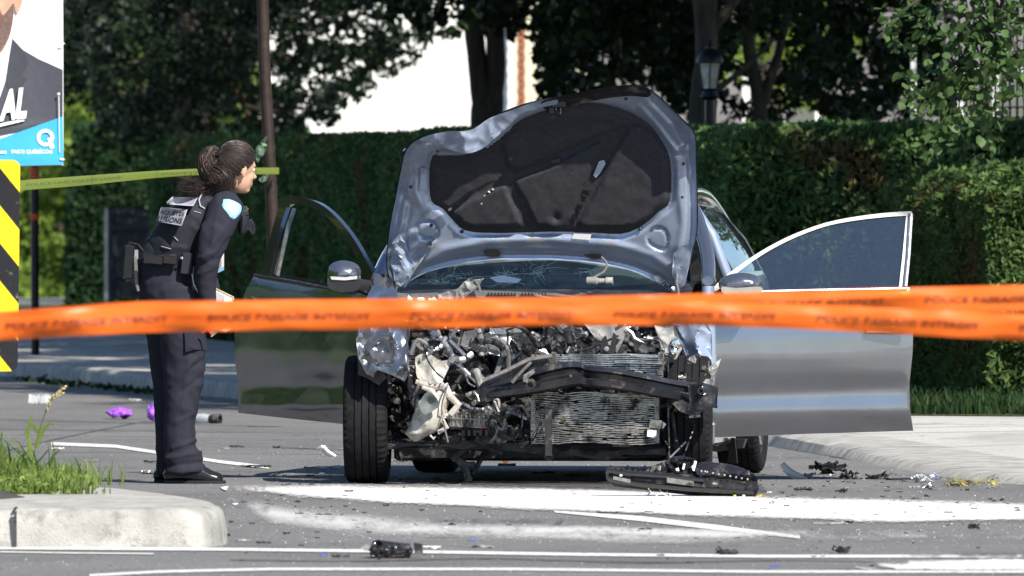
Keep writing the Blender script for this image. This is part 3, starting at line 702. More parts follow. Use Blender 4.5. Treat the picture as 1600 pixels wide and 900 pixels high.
# big dark conifer at left
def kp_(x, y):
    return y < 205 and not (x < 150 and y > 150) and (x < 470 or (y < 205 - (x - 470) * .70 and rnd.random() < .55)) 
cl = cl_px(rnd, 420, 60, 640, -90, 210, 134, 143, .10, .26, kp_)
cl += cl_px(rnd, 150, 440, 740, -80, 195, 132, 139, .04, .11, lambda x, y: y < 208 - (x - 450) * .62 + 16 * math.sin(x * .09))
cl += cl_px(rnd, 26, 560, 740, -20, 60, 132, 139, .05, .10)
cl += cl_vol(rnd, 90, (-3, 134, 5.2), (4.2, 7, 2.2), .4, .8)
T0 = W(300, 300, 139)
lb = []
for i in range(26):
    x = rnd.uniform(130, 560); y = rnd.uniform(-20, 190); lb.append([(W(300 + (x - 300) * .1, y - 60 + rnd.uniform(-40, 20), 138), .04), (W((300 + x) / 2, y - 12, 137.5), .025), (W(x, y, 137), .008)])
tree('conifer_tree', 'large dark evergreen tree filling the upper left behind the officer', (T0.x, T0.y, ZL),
     [[(Vector((T0.x, T0.y, ZL)), .2), (W(300, 60, 139), .17), (W(298, -300, 139), .12)]], lb, cl, 'shaded_conifer_needles', .05, 150, 4, 2.2)
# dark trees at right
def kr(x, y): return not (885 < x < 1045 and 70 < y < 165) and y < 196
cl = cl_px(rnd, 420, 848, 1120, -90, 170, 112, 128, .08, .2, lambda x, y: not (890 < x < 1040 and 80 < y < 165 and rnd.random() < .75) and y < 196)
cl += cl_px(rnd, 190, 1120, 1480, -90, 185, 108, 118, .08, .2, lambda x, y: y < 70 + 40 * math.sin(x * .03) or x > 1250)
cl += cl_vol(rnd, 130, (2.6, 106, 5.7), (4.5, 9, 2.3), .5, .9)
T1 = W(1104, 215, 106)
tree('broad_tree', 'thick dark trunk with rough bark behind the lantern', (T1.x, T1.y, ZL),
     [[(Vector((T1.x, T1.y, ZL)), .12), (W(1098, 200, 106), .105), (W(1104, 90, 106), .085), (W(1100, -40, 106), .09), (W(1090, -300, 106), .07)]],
     [[(W(1102, 60, 106), .05), (W(1180, -40, 106), .03), (W(1260, -160, 106), .02)], [(W(1105, 150, 106), .03), (W(1160, 110, 106), .02), (W(1210, 60, 106), .014)]], cl, 'shaded_maple_leaves', .07, 120, 5)
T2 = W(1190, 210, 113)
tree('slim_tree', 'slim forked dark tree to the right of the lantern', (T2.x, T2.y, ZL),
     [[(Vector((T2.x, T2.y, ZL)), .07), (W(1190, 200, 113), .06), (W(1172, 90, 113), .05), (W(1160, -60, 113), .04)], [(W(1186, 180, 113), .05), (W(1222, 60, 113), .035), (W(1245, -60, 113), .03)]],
     [[(W(1300, 205, 112), .035), (W(1345, 180, 112), .045), (W(1380, 140, 112), .03)]], cl_px(rnd, 150, 1130, 1480, -60, 190, 113, 120, .07, .16, lambda x, y: noise.noise(Vector((x * .02, y * .02, 3))) > -.15), 'shaded_conifer_needles', .05, 110, 6, 2)
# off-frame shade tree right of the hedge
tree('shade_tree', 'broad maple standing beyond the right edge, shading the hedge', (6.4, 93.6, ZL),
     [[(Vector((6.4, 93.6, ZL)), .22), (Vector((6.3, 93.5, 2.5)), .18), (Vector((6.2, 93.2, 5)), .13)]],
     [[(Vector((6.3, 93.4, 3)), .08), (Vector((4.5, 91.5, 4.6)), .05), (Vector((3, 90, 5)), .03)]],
     cl_vol(rnd, 190, (4.9, 90.8, 5.5), (4.3, 5.6, 1.9), .4, .8, lambda p: p.z > 3.2 and p.y > 84.5 + .3 * p.x - .6), 'shaded_maple_leaves', .12, 60, 9)
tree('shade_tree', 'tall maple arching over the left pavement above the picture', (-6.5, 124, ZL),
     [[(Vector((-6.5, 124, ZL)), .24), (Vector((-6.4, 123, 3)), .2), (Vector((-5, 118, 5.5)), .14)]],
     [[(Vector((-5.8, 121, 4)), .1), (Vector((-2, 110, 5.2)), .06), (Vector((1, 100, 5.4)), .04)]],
     cl_vol(rnd, 560, (.4, 109, 5.9), (5.6, 21, 1.8), .45, .9, lambda p: p.z > 3.7 and p.y > 99.5 - 5.2 * (p.x + .4)), 'shaded_maple_leaves', .13, 130, 10)
# bright lit trees beyond
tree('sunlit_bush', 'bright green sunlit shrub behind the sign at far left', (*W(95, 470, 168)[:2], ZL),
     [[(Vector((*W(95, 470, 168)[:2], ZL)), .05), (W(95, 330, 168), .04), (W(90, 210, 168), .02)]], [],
     cl_px(rnd, 330, -40, 165, 130, 480, 164, 172, .14, .30), 'sunlit_maple_leaves', .10, 110, 12, 1.4, cat='bush')
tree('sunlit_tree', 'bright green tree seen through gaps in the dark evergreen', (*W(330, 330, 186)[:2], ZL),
     [[(Vector((*W(330, 300, 186)[:2], ZL)), .2), (W(330, 0, 186), .15)]], [], cl_px(rnd, 60, 180, 460, -60, 240, 180, 190, .2, .45), 'sunlit_maple_leaves', .13, 60, 13)
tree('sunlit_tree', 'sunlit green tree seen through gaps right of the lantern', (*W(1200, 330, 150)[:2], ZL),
     [[(Vector((*W(1200, 300, 150)[:2], ZL)), .2), (W(1200, 0, 150), .15)]], [], cl_px(rnd, 34, 1090, 1330, -80, 150, 146, 153, .15, .35), 'sunlit_maple_leaves', .11, 60, 14)
# leafy branch top right: leaves one by one
t = thing('apple_tree', 'green broad-leaved branch hanging over the hedge at upper right', 'tree', (6.6, 84.5, ZL))
mb = MB(); mb.tube([Vector((6.6, 84.5, ZL)), Vector((6.5, 84.3, 1.5)), Vector((6.0, 83.8, 2.8)), Vector((5.2, 83.2, 3.6))], [.14, .12, .09, .06], 12); mb.build('trunk', M['bark'], t)
br = [[(5.2, 83.2, 3.6, .05), (*W(1620, -60, 83), .03), (*W(1565, 10, 83), .014), (*W(1530, 60, 83), .01), (*W(1500, 110, 83), .007), (*W(1480, 200, 83), .004)],
      [(*W(1620, -60, 83), .03), (*W(1500, -30, 83.2), .014), (*W(1420, 10, 83.2), .008), (*W(1370, 60, 83.2), .004)],
      [(*W(1565, 10, 83), .012), (*W(1590, 90, 82.8), .008), (*W(1600, 160, 82.8), .004)],
      [(*W(1530, 60, 83), .008), (*W(1460, 130, 83), .006), (*W(1410, 150, 83), .003)],
      [(*W(1510, 20, 83), .008), (*W(1540, 130, 83), .006), (*W(1535, 210, 83), .003)]]
paths = []
for b in br:
    p = cr(b, 6, False); MB().tube([Vector(q[:3]) for q in p], [q[3] for q in p], 6).build('branch', M['bark'], t); paths += [Vector(q[:3]) for q in p]
lv = MB(); L = []
for i in range(7):
    f = i / 6; wv = math.sin(math.pi * (f ** .8)) * .42 + .01; L += [(f, -wv, -.12 * f * f + .05), (f, 0, -.12 * f * f), (f, wv, -.12 * f * f + .05)]
me = mesh_from('leaf', L, [(i * 3 + j, i * 3 + j + 1, i * 3 + 4 + j, i * 3 + 3 + j) for i in range(6) for j in range(2)], M['apple_leaves'], 60)
rnd = random.Random(5); inv = MW[t.name].inverted(); k = 0; extra = []
while k < 1150:
    p = rnd.choice(paths) + Vector((rnd.gauss(0, .10), rnd.gauss(0, .12), rnd.gauss(-.03, .10)))
    sx, sy = 800 + p.x / p.y * F, HY + (H - p.z) / p.y * F
    if sx > 1620 or sy < -60 or sy > 252 or sx < 1370 + sy * .25 or (sy > 150 and sx > 1575): continue
    k += 1; s = rnd.uniform(.04, .075)
    m4 = Matrix.Translation(p) @ (Vector((rnd.gauss(0, .7), rnd.gauss(0, .6), rnd.uniform(-1.2, .2))).to_track_quat('X', 'Z').to_matrix().to_4x4()) @ Matrix.Rotation(rnd.uniform(-1, 1), 4, 'X') @ Matrix.Scale(s, 4)
    if k <= 290:
        o = bpy.data.objects.new('leaf', me); link(o, t); o.matrix_local = inv @ m4
    else: extra.append(m4)
mb = MB()
for m4 in extra: mb.add([m4 @ Vector(v) for v in L], [(i * 3 + j, i * 3 + j + 1, i * 3 + 4 + j, i * 3 + 3 + j) for i in range(6) for j in range(2)])
tag(mb.build('foliage', M['apple_leaves'], t), kind='stuff')

# ================================================================== BUILDINGS AND FIXTURES BEHIND
M['whitewall'] = mat('white_rendered_wall', (.80, .80, .78), .8, 0, .04, 2, bump=.1, bs=20)
M['greywall'] = mat('grey_stone_wall', (.17, .16, .17), .85, 0, .25, 1.5, bump=.5, bs=12)
M['brickm'] = mat('orange_brick', (.28, .10, .055), .85, 0, .3, 9, bump=.3, bs=60)
M['roofm'] = mat('dark_roof_shingle', (.05, .05, .055), .9, 0, .3, 6, bump=.6, bs=15)
M['pane'] = glass_mat('house_window_glass', (.05, .06, .07), refl=.2)
M['trimw'] = mat('white_painted_trim', (.78, .78, .76), .5)
def house(label, x0, x1, y0, y1, h, wm, wins, roofm, roofh=2., brick=False):
    t = thing('house', label, 'house', ((x0 + x1) / 2, y0, ZL)); holes = wins
    # front wall with window openings, other walls plain
    mb = sheet([(x0, ZL), (x1, ZL), (x1, h), (x0, h)], 1.2, lambda x, z: (x, y0, z), [[(a, b), (c, b), (c, d), (a, d)] for a, b, c, d in holes], .25, jit=0)
    mb.box(((x0 + .15), (y0 + y1) / 2 + .13, (ZL + h) / 2), (.3, y1 - y0 - .26, h - ZL - .004)).box(((x1 - .15), (y0 + y1) / 2 + .13, (ZL + h) / 2), (.3, y1 - y0 - .26, h - ZL - .004)).box(((x0 + x1) / 2, y1 - .15, (ZL + h) / 2), (x1 - x0 - .62, .3, h - ZL - .01))
    mb.build('wall', wm, t, smooth=False)
    for a, b, c, d in holes:
        fb = MB()
        for cx_, cz_, sx, sz in (((a + c) / 2, b + .04, c - a, .08), ((a + c) / 2, d - .04, c - a, .08), (a + .04, (b + d) / 2, .08, d - b - .17), (c - .04, (b + d) / 2, .08, d - b - .17), ((a + c) / 2, (b + d) / 2, .05, d - b - .17)):
            fb.box((cx_, y0 + .10, cz_), (sx, .10, sz))
        w_ = fb.build('window', M['trimw'], t, smooth=False); MB().box(((a + c) / 2, y0 + .13, (b + d) / 2), (c - a - .1, .02, d - b - .1)).build('pane', M['pane'], w_, smooth=False)
    o = .35
    rb = MB().add([(x0 - o, y0 - o, h + .01), (x1 + o, y0 - o, h + .01), (x1 + o, y1 + o, h + .01), (x0 - o, y1 + o, h + .01), (x0 - o, (y0 + y1) / 2, h + roofh), (x1 + o, (y0 + y1) / 2, h + roofh)],
                  [(0, 1, 5, 4), (2, 3, 4, 5), (0, 4, 3), (1, 2, 5), (3, 2, 1, 0)]); rb.build('roof', roofm, t, smooth=False); return t
hs = house('white rendered house wall glowing in the sun behind the twin trunks', -2.7, 0.02, 155, 158.2, 5.4, M['whitewall'], [(-2.2, 4.0, -1.4, 4.9)], M['roofm'], 1.)
# brick pier at its corner
t = thing('brick_pier', 'narrow orange brick pier at the right corner of the white house', 'pier', (.10, 154.6, ZL))
mb = MB().box((.10, 154.6, ZL + 2.4), (.07, .2, 4.8)); mb.build('mortar_core', M['greywall'], t, smooth=False)
bm_ = MB().box((0, 0, 0), (.085, .225, .058)); bme = mesh_from('brick', bm_.v, bm_.f, M['brickm'], smooth=False)
for i in range(66):
    o = bpy.data.objects.new('brick', bme); link(o, t); o.location = Vector((.10 + (.004 if i % 2 else -.004), 154.6, ZL + .035 + .072 * i)) - t.location
house('shaded grey stone house behind the dark trees at right', .9, 14, 160, 170, 5.0, M['greywall'], [(2.6, 1.4, 3.5, 2.8), (5.0, 1.4, 5.9, 2.8), (8.4, 1.4, 9.4, 2.8)], M['roofm'])
house('low brownish brick outbuilding glimpsed left through the evergreen', -10.5, -3.6, 192, 198, 3.2, M['brickm'], [(-5.6, 1.6, -4.8, 2.6), (-8.2, 1.6, -7.2, 2.6)], M['roofm'], 1.2)

def pick_fence(label, px0, px1, d, ytop, ybot, nb, r, group=None, pointed=True, scroll=False, mm='iron'):
    a = W(px0, ybot, d); b = W(px1, ybot, d); zt = W(px0, ytop, d).z; zb = a.z
    t = thing('iron_fence', label, 'fence', (a.x, a.y, zb), group=group)
    for z in (zb + .05, zt - .12): MB().box(((a.x + b.x) / 2, d, z), (b.x - a.x, .03, .03)).build('rail', M[mm], t, smooth=False)
    k = MB().tube([Vector((0, 0, 0)), Vector((0, 0, zt - zb))], r, 6)
    if pointed: k.lathe((0, 0, zt - zb), (0, 0, 1), [(0, r), (.01, r * 2.2), (.04, r * 1.6), (.09, .001)], 6)
    me = mesh_from('bar', k.v, k.f, M[mm])
    for i in range(nb):
        o = bpy.data.objects.new('bar', me); link(o, t); x = a.x + (b.x - a.x) * i / (nb - 1); o.location = Vector((x, d, zb)) - t.location
    if scroll:
        for i in range(nb - 1):
            x = a.x + (b.x - a.x) * (i + .5) / (nb - 1); pts = [Vector((x + .03 * math.cos(th), d - .005, zb + .13 + .04 * math.sin(th))) for th in np.linspace(0, 6.28, 11)]
            MB().tube(pts, .006, 5).build('scroll', M[mm], t)
    return t
pick_fence('black wrought iron fence with scrollwork along its base, standing on the low wall at right', 1476, 1680, 98.5, 20, 205, 19, .008, scroll=True)
pick_fence('tall grey iron railing glimpsed between the trees above the raised hood', 880, 1050, 130, 30, 230, 12, .018)
# low wall at right
a = W(1540, 250, 98.5); b = W(1720, 250, 98.5); zt = W(1540, 206, 98.5).z
t = thing('low_wall', 'low grey ribbed concrete wall under the iron fence at right edge', 'wall', (a.x, a.y, ZL))
MB().box(((a.x + b.x) / 2, 98.65, (zt + ZL) / 2), (b.x - a.x, .22, zt - ZL)).build('core', M['greywall'], t, smooth=False)
pm = MB().bbox((0, 0, 0), (.055, .05, zt - ZL - .02), bev=.1); me = mesh_from('panel', pm.v, pm.f, M['greywall'])
for i in range(13):
    o = bpy.data.objects.new('panel', me); link(o, t); o.location = Vector((a.x + .03 + i * .062, 98.52, (zt + ZL) / 2)) - t.location
MB().bbox(((a.x + b.x) / 2, 98.62, zt + .02), (b.x - a.x + .04, .34, .05)).build('coping', M['greywall'], t)
# white marker post
mb = MB(); p = W(1427, 70, 95.8); mb.bbox((p.x, p.y, (p.z + ZL) / 2), (.042, .042, p.z - ZL), bev=.2)
t = thing('marker_post', 'thin white square post standing behind the hanging leaves', 'post', (p.x, p.y, ZL)); mb.build('shaft', M['trimw'], t)
for i in range(9): MB().box((p.x, p.y, W(0, 95 + i * 14, 95.8).z), (.0445, .0445, .006)).build('groove_band', M['greywall'], t, smooth=False)
# garden lantern
dl = 101.; q = W(1109, 190, dl); t = thing('garden_lantern', 'black post lantern with frosted glass panes standing above the hedge', 'lantern', (q.x, q.y, ZL))
def lz(y): return W(1109, y, dl).z
def hexr(z0, r0, z1, r1): return [(q.x + r * math.cos(R(60 * i + 30)), q.y + r * math.sin(R(60 * i + 30)), z) for z, r in ((z0, r0), (z1, r1)) for i in range(6)]
MB().tube([Vector((q.x, q.y, ZL)), Vector((q.x, q.y, lz(150)))], .035, 10).build('post', M['iron'], t)
MB().lathe((q.x, q.y, lz(152)), (0, 0, 1), [(-.02, .04), (0, .07), (.02, .06), (.045, .05), (.06, .07)], 12).build('base_cup', M['iron'], t)
cap = MB().lathe((q.x, q.y, lz(98)), (0, 0, 1), [(-.005, .098), (.0, .10), (.02, .10), (.05, .085), (.085, .06), (.10, .03), (.115, .028), (.13, .012), (.15, .018), (.165, .010), (.19, .002)], 12); cap.build('cap', M['iron'], t)
g6 = hexr(lz(139), .058, lz(99), .088)
for i in range(6):
    j = (i + 1) % 6; MB().prism([g6[i], g6[j], g6[6 + j], g6[6 + i]], (0, .003, 0)).build('pane', M['lampglass'], t, smooth=False)
    MB().tube([Vector(g6[i]), Vector(g6[i + 6])], .006, 5).build('glazing_bar', M['iron'], t)
M['bulb'] = mat('frosted_bulb', (.75, .72, .62), .5); MB().ell((q.x, q.y, lz(122)), (.03, .03, .05)).build('bulb', M['bulb'], t)

# dark gate left
dg_ = 141.; t = thing('dark_gate', 'dark navy metal gate with a pale left post beside the clipped hedge', 'gate', (*W(165, 510, dg_)[:2], ZL))
M['gate'] = mat('dark_navy_gate_paint', (.012, .014, .028), .45, .2)
gx = lambda x: W(x, 0, dg_).x; gz = lambda y: W(0, y, dg_).z
MB().box((gx(166), dg_, (gz(326) + ZL) / 2), (.035, .06, gz(326) - ZL)).build('gate_post', M['steel'], t, smooth=False)
for x in (172, 262): MB().box((gx(x), dg_, (gz(328) + .25) / 2), (.06, .05, gz(328) - .25)).build('stile', M['gate'], t, smooth=False)
for y in (330, 356, 430, 500): MB().box((gx(217), dg_, gz(y)), (gx(262) - gx(172) - .062, .04, .05)).build('rail', M['gate'], t, smooth=False)
for i in range(9): MB().box((gx(180 + i * 9.2), dg_ + .03, (gz(332) + .3) / 2), (.054, .015, gz(340) - .3)).build('plank', M['gate'], t, smooth=False)

# ------------------------------------------------------------------ poles, cables
dp = 86.; p0 = W(432, 600, dp); pt = W(404, -260, dp)
t = thing('street_pole', 'slim rusty brown pole leaning slightly left behind the officer, tape tied to it', 'pole', (W(433, 0, dp).x, dp, ZK))
MB().tube([Vector((W(433, 0, dp).x, dp, ZK)), W(425, 320, dp), W(413, 100, dp), pt], [.038, .037, .036, .034], 14).build('shaft', M['ironpole'], t)
MB().bbox((W(433, 0, dp).x, dp, ZK + .02), (.2, .2, .03), bev=.2).build('base_plate', M['ironpole'], t)
M['greenfilm'] = mat('pale_green_plastic_film', (.20, .30, .20), .5, 0, .1, 20, alpha=.6)
for pts in ([(417, 213), (410, 219), (401, 230), (399, 238), (402, 254), (408, 246), (416, 236)], [(418, 271), (409, 276), (404, 282), (410, 285), (419, 279)]):
    sheet(cr(pts, 3), 5, lambda x, y: W(x, y, dp - .05) + Vector((0, .03 * math.sin(x * .5 + y * .2), 0))).build('tape_tail', M['greenfilm'], t)
# black post with orange ties
db = 112.; t = thing('black_post', 'thin black post with two orange ties at left, behind the poster', 'post', (*W(54, 500, db)[:2], ZK))
MB().tube([Vector((*W(55, 0, db)[:2], ZK)), W(54, 225, db)], .032, 10).build('shaft', M['iron'], t)
for y0, y1, m_ in ((262, 284, 'otie'), (334, 344, 'otie')):
    if 'otie' not in M: M['otie'] = mat('orange_tie', (.55, .09, .03), .6)
    MB().tube([W(54, y0, db), W(54, y1, db)], .036, 10).build('tie', M['otie'], t)
MB().add([W(48, 341, db - .04), W(40, 343, db - .05), W(49, 345, db - .04), W(56, 343, db - .04)], [(0, 1, 2, 3)]).build('tie_end', M['otie'], t)
# overhead cables crossing above the picture
for i, (x0, y0, x1, y1, z, r) in enumerate(((-14, 92, 16, 66, 7.2, .03), (-14, 89.5, 16, 65, 6.9, .022), (-14, 84.5, 16, 72.5, 7.4, .03), (-14, 82.5, 16, 70, 6.7, .02), (-14, 77.6, 16, 66.5, 7.0, .02), (-14, 71, 16, 63.5, 6.8, .02))):
    pts = [Vector((x0 + (x1 - x0) * f, y0 + (y1 - y0) * f, z - .8 * (1 - (2 * f - 1) ** 2) * .3)) for f in np.linspace(0, 1, 14)]
    tag(MB().tube(pts, r, 6).build('overhead_cable', M['black']), 'black overhead cable crossing the road high above the car', 'cable', 'overhead cables above the road')
# the far kerb side seen only in reflections: verge and bushes at left, tall hedge added to green the left door
flat('grass_verge', [(-40, 55), (-7.5, 58), (-7.0, 70), (-7.6, 84), (-9, 96), (-40, 100)], .01, M['soil'])
M['sidehedge'] = leaf_mat('side_bush_leaves', (.12, .24, .05), (.22, .36, .09), .3)
M['lawn_grass'] = mat('mown_verge_lawn', (.09, .15, .035), .9, 0, .4, 3, bump=1., bs=30)
bpy.data.objects['grass_verge'].data.materials[0] = M['lawn_grass']
HFLIP = True; hedge('reflection_hedge', 'tall green hedge outside the picture, added for the green reflection in the left door', [(-13, 95), (-12, 80), (-11.5, 60)], 5.0, 1.5, M['sidehedge'], 26000, .16, 19)
rnd = random.Random(77)
for (x, y, s) in ((-10.5, 68, 1.5), (-11.5, 75, 1.8), (-11, 83, 1.6)):
    tree('roadside_bush', {68: 'nearest', 75: 'middle', 83: 'farthest'}[y] + ' rounded green bush on the verge across the street, left of the picture', (x, y, 0.01), [[(Vector((x, y, 0)), .08), (Vector((x, y, s)), .05)]], [],
         cl_vol(rnd, 60, (x, y, s * .95), (1.6, 2.4, s * .85), .3, .6), 'sunlit_maple_leaves', .14, 40, 31, group='bushes across the street', cat='bush')
# ================================================================== WRECKED CAR
car = thing('wrecked_car', 'dark grey car with crushed front end, raised buckled hood and both front doors open', 'car', (OX, OY, 0), -YAW)
LN = lambda v: -Vector((YS, YC, 0)) * v      # towards the front of the car
BACK = Vector((YS, YC, 0)); SIDE = Vector((YC, -YS, 0)); UP = Vector((0, 0, 1))
rc = random.Random(9)
# ---- wheels
def wheel(u, v, steer, seed, flat_=0.):
    c = CW(u, v, .316); ax = (SIDE * (1 if u > 0 else -1)); ax = Matrix.Rotation(steer, 3, 'Z') @ ax
    N = 120
    prof = [(-.095, .215), (-.104, .235), (-.110, .262), (-.108, .288), (-.100, .303), (-.088, .312)]
    for g0 in (-.055, -.020, .016, .052):
        prof += [(g0 - .0045, .3165), (g0 - .003, .3165), (g0 - .002, .308), (g0 + .003, .308), (g0 + .004, .3165)]
    prof += [(.088, .312), (.100, .303), (.108, .288), (.110, .262), (.104, .235), (.095, .215)]
    lat = {3, 4, 5, len(prof) - 6, len(prof) - 5, len(prof) - 4}
    mb = MB().lathe(c, ax, prof, N, lambda j, k: (-.006 if (j in lat and k % 2 == 0) else 0) + (-.003 if 5 < j < len(prof) - 6 and (k + j) % 4 == 0 else 0))
    wh = MB().lathe(c, ax, [(-.09, .216), (-.088, .001), (-.02, .001), (-.02, .195), (.06, .198), (.088, .204), (.095, .217), (.088, .219), (-.08, .219)], 48).build('wheel', M['dark'], car)
    mb.build('tyre', M['rubber'], wh, sharp=25)
    rim = MB().lathe(c, ax, [(.055, .001), (.062, .03), (.058, .05), (.05, .07), (.05, .08)], 24)
    for k in range(10):
        th = 2 * math.pi * (k + (.14 if k % 2 else -.14)) / 10; a = ax.orthogonal().normalized(); b = ax.cross(a); d = a * math.cos(th) + b * math.sin(th)
        rim.tube([c + ax * .052 + d * .05, c + ax * .066 + d * .12, c + ax * .075 + d * .2], [.017, .013, .016], 6)
    rim.build('rim', M['alu'], wh)
    MB().lathe(c, ax, [(.01, .001), (.01, .15), (-.01, .15), (-.01, .001)], 32).build('brake_disc', M['aludirty'], wh)
    return wh
wheel(-.795, 0, R(5), 1); wheel(.80, .03, R(5), 2); wheel(-.79, 2.63, 0, 3); wheel(.785, 2.63, 0, 4)
# ---- body sides
PU = [(.18, .80), (.30, .855), (.45, .885), (.62, .90), (.80, .895), (.93, .88), (1.0, .862), (1.05, .84), (1.2, .765), (1.32, .69), (1.38, .63), (1.42, .55)]
def uz(z, v=2.):
    tap = 1 - .035 * max(0, (v - 2.3) / 1.1) ** 2
    for (a, ua), (b, ub) in zip(PU, PU[1:]):
        if z <= b or b == PU[-1][0]:
            t = max(0, min(1, (z - a) / (b - a))); return (ua + (ub - ua) * t) * tap
def arch(cv, cz, r, a0, a1, n=14): return [(cv + r * math.cos(R(a0 + (a1 - a0) * i / n)), cz + r * math.sin(R(a0 + (a1 - a0) * i / n))) for i in range(n + 1)]
for sg in (-1, 1):
    rear = [(1.62, .24), (1.62, .99), (2.4, 1.0), (3.05, 1.01), (3.38, .98), (3.45, .72), (3.44, .38), (3.34, .26)] + arch(2.63, .31, .36, -8, 188) 
    m = sheet(rear, .07, lambda v, z: CW(sg * uz(z, v), v, z), thick=.03, tvec=SIDE * -sg, jit=.1); m.build('rear_door_and_quarter', M['paint'], car, sharp=30)
    # window frame outside: upper rail and pillars
    up = [(1.62, .995), (1.64, 1.30), (1.75, 1.375), (2.2, 1.40), (2.7, 1.36), (3.08, 1.20), (3.30, .99)]
    inn = [(1.70, 1.03), (1.71, 1.29), (1.80, 1.34), (2.2, 1.36), (2.65, 1.32), (2.95, 1.19), (3.1, 1.03)]
    sheet(up, .08, lambda v, z: CW(sg * (uz(z, v) + .004), v, z), [inn], .035, SIDE * -sg, jit=.1).build('window_frame', M['black_gloss'], car)
    sheet(inn, .1, lambda v, z: CW(sg * (uz(z, v) - .012), v, z), jit=.1).build('side_window', M['glass'], car)
    # roof rail, A pillar, B pillar
    pa = [CW(sg * .83, .62, .99), CW(sg * .80, .85, 1.12), CW(sg * .72, 1.15, 1.29), CW(sg * .63, 1.45, 1.395), CW(sg * .60, 1.75, 1.425), CW(sg * .59, 2.3, 1.43), CW(sg * .60, 2.8, 1.385), CW(sg * .66, 3.1, 1.24), CW(sg * .76, 3.32, 1.0)]
    q = cr([tuple(p) for p in pa], 4, False); MB().tube([Vector(p) for p in q], .036, 10).build('roof_rail', M['paint'], car)
    MB().tube([CW(sg * .80, 1.60, .30), CW(sg * .84, 1.60, .6), CW(sg * .83, 1.60, .98), CW(sg * .74, 1.60, 1.22), CW(sg * .63, 1.58, 1.385)], [.045, .045, .03, .028, .028], 10).build('door_pillar', M['paint_in'], car)
    MB().bbox(CW(sg * .78, 1.12, .235), (.16, 1.0, .13), Matrix.Rotation(-YAW, 3, 'Z')).build('sill', M['paint'], car)
    MB().tube([CW(sg * .80, .60, .30), CW(sg * .83, .60, .6), CW(sg * .83, .60, .97)], [.045, .045, .03], 10).build('hinge_pillar', M['paint_in'], car)
    q = cr([tuple(CW(sg * (u_ - .03), v_ + .03, z_ - .02)) for u_, v_, z_ in ((.83, .66, .99), (.79, .9, 1.12), (.72, 1.18, 1.26), (.66, 1.4, 1.35), (.66, 1.56, 1.34), (.76, 1.56, 1.1), (.80, 1.56, .9), (.79, 1.54, .35))], 4, False)
    MB().tube([Vector(p) for p in q], .012, 8).build('door_seal', M['black'], car)
mb = MB(); g = []
for i in range(15):
    v = 1.30 + i * (2.98 - 1.30) / 14
    for j in range(13):
        a = -1 + 2 * j / 12; u = a * .60; z = 1.435 - .045 * abs(a) ** 2.5 - .05 * max(0, (1.6 - v) / .35) ** 1.6 - .05 * max(0, (v - 2.5) / .5) ** 2
        g.append(CW(u, v, z))
n_ = len(g); g += [p - UP * .03 for p in g]
fs = [(i * 13 + j, i * 13 + j + 1, (i + 1) * 13 + j + 1, (i + 1) * 13 + j) for i in range(14) for j in range(12)]
mb.add(g, fs + [tuple(k + n_ for k in reversed(f)) for f in fs]); mb.build('roof', M['paint'], car)
# rear end, floor, bulkheads
sheet([(-.84, .28), (.84, .28), (.86, .75), (.84, .98), (.70, 1.12), (-.70, 1.12), (-.84, .98), (-.86, .75)], .1, lambda u, z: CW(u, 3.46 - .10 * (u / .85) ** 4 - .12 * max(0, z - .9), z), thick=.05, tvec=-BACK).build('tailgate', M['paint'], car)
sheet([(-.66, 1.12), (.66, 1.12), (.58, 1.37), (-.58, 1.37)], .15, lambda u, z: CW(u, 3.40 - (z - 1.12) * 1.25, z)).build('rear_window', M['glass'], car)
MB().bbox(CW(0, 1.9, .21), (1.5, 2.9, .06), Matrix.Rotation(-YAW, 3, 'Z'), bev=.2).build('floor_pan', M['black'], car)
MB().bbox(CW(0, 3.35, .40), (1.62, .25, .28), Matrix.Rotation(-YAW, 3, 'Z')).build('rear_bumper', M['paint'], car)
for sg in (-1, 1):
    MB().bbox(CW(sg * .70, 3.44, .86), (.28, .06, .14), Matrix.Rotation(-YAW, 3, 'Z')).build('tail_lamp', M['red'], car)
    mb = MB().bbox(CW(sg * .36, 1.55, .50), (.50, .50, .16), Matrix.Rotation(-YAW, 3, 'Z')); mb.bbox(CW(sg * .36, 1.86, .78), (.48, .13, .56), Matrix.Rotation(-YAW, 3, 'Z') @ Matrix.Rotation(R(-14), 3, 'X')); mb.bbox(CW(sg * .36, 1.95, 1.16), (.24, .09, .17), Matrix.Rotation(-YAW, 3, 'Z')); mb.build('seat', M['seat'], car)
MB().bbox(CW(0, 2.55, .70), (1.25, .18, .62), Matrix.Rotation(-YAW, 3, 'Z')).build('rear_seat', M['seat'], car)
sheet([(-.76, .30), (.76, .30), (.78, .90), (-.78, .90)], .2, lambda u, z: CW(u, .58, z), thick=.02, tvec=BACK).build('firewall', M['dark'], car)
# dashboard and steering wheel
mb = MB(); g = []
for i in range(17):
    u = -.74 + 1.48 * i / 16
    for j, (v, z) in enumerate(((.66, .93), (.80, .975), (.95, .985), (1.06, .96), (1.12, .88), (1.10, .70))): g.append(CW(u, v, z + (.045 * math.exp(-((u - .36) / .2) ** 2) if j in (2, 3) else 0)))
mb.add(g, [(i * 6 + j, i * 6 + j + 1, (i + 1) * 6 + j + 1, (i + 1) * 6 + j) for i in range(16) for j in range(5)]).build('dashboard', M['black'], car)
MB().tube([CW(.36 + .185 * math.cos(t), 1.26 - .05 * math.sin(t), .93 + .175 * math.sin(t)) for t in np.linspace(0, 6.28, 25)], .014, 7).build('steering_wheel', M['black'], car)
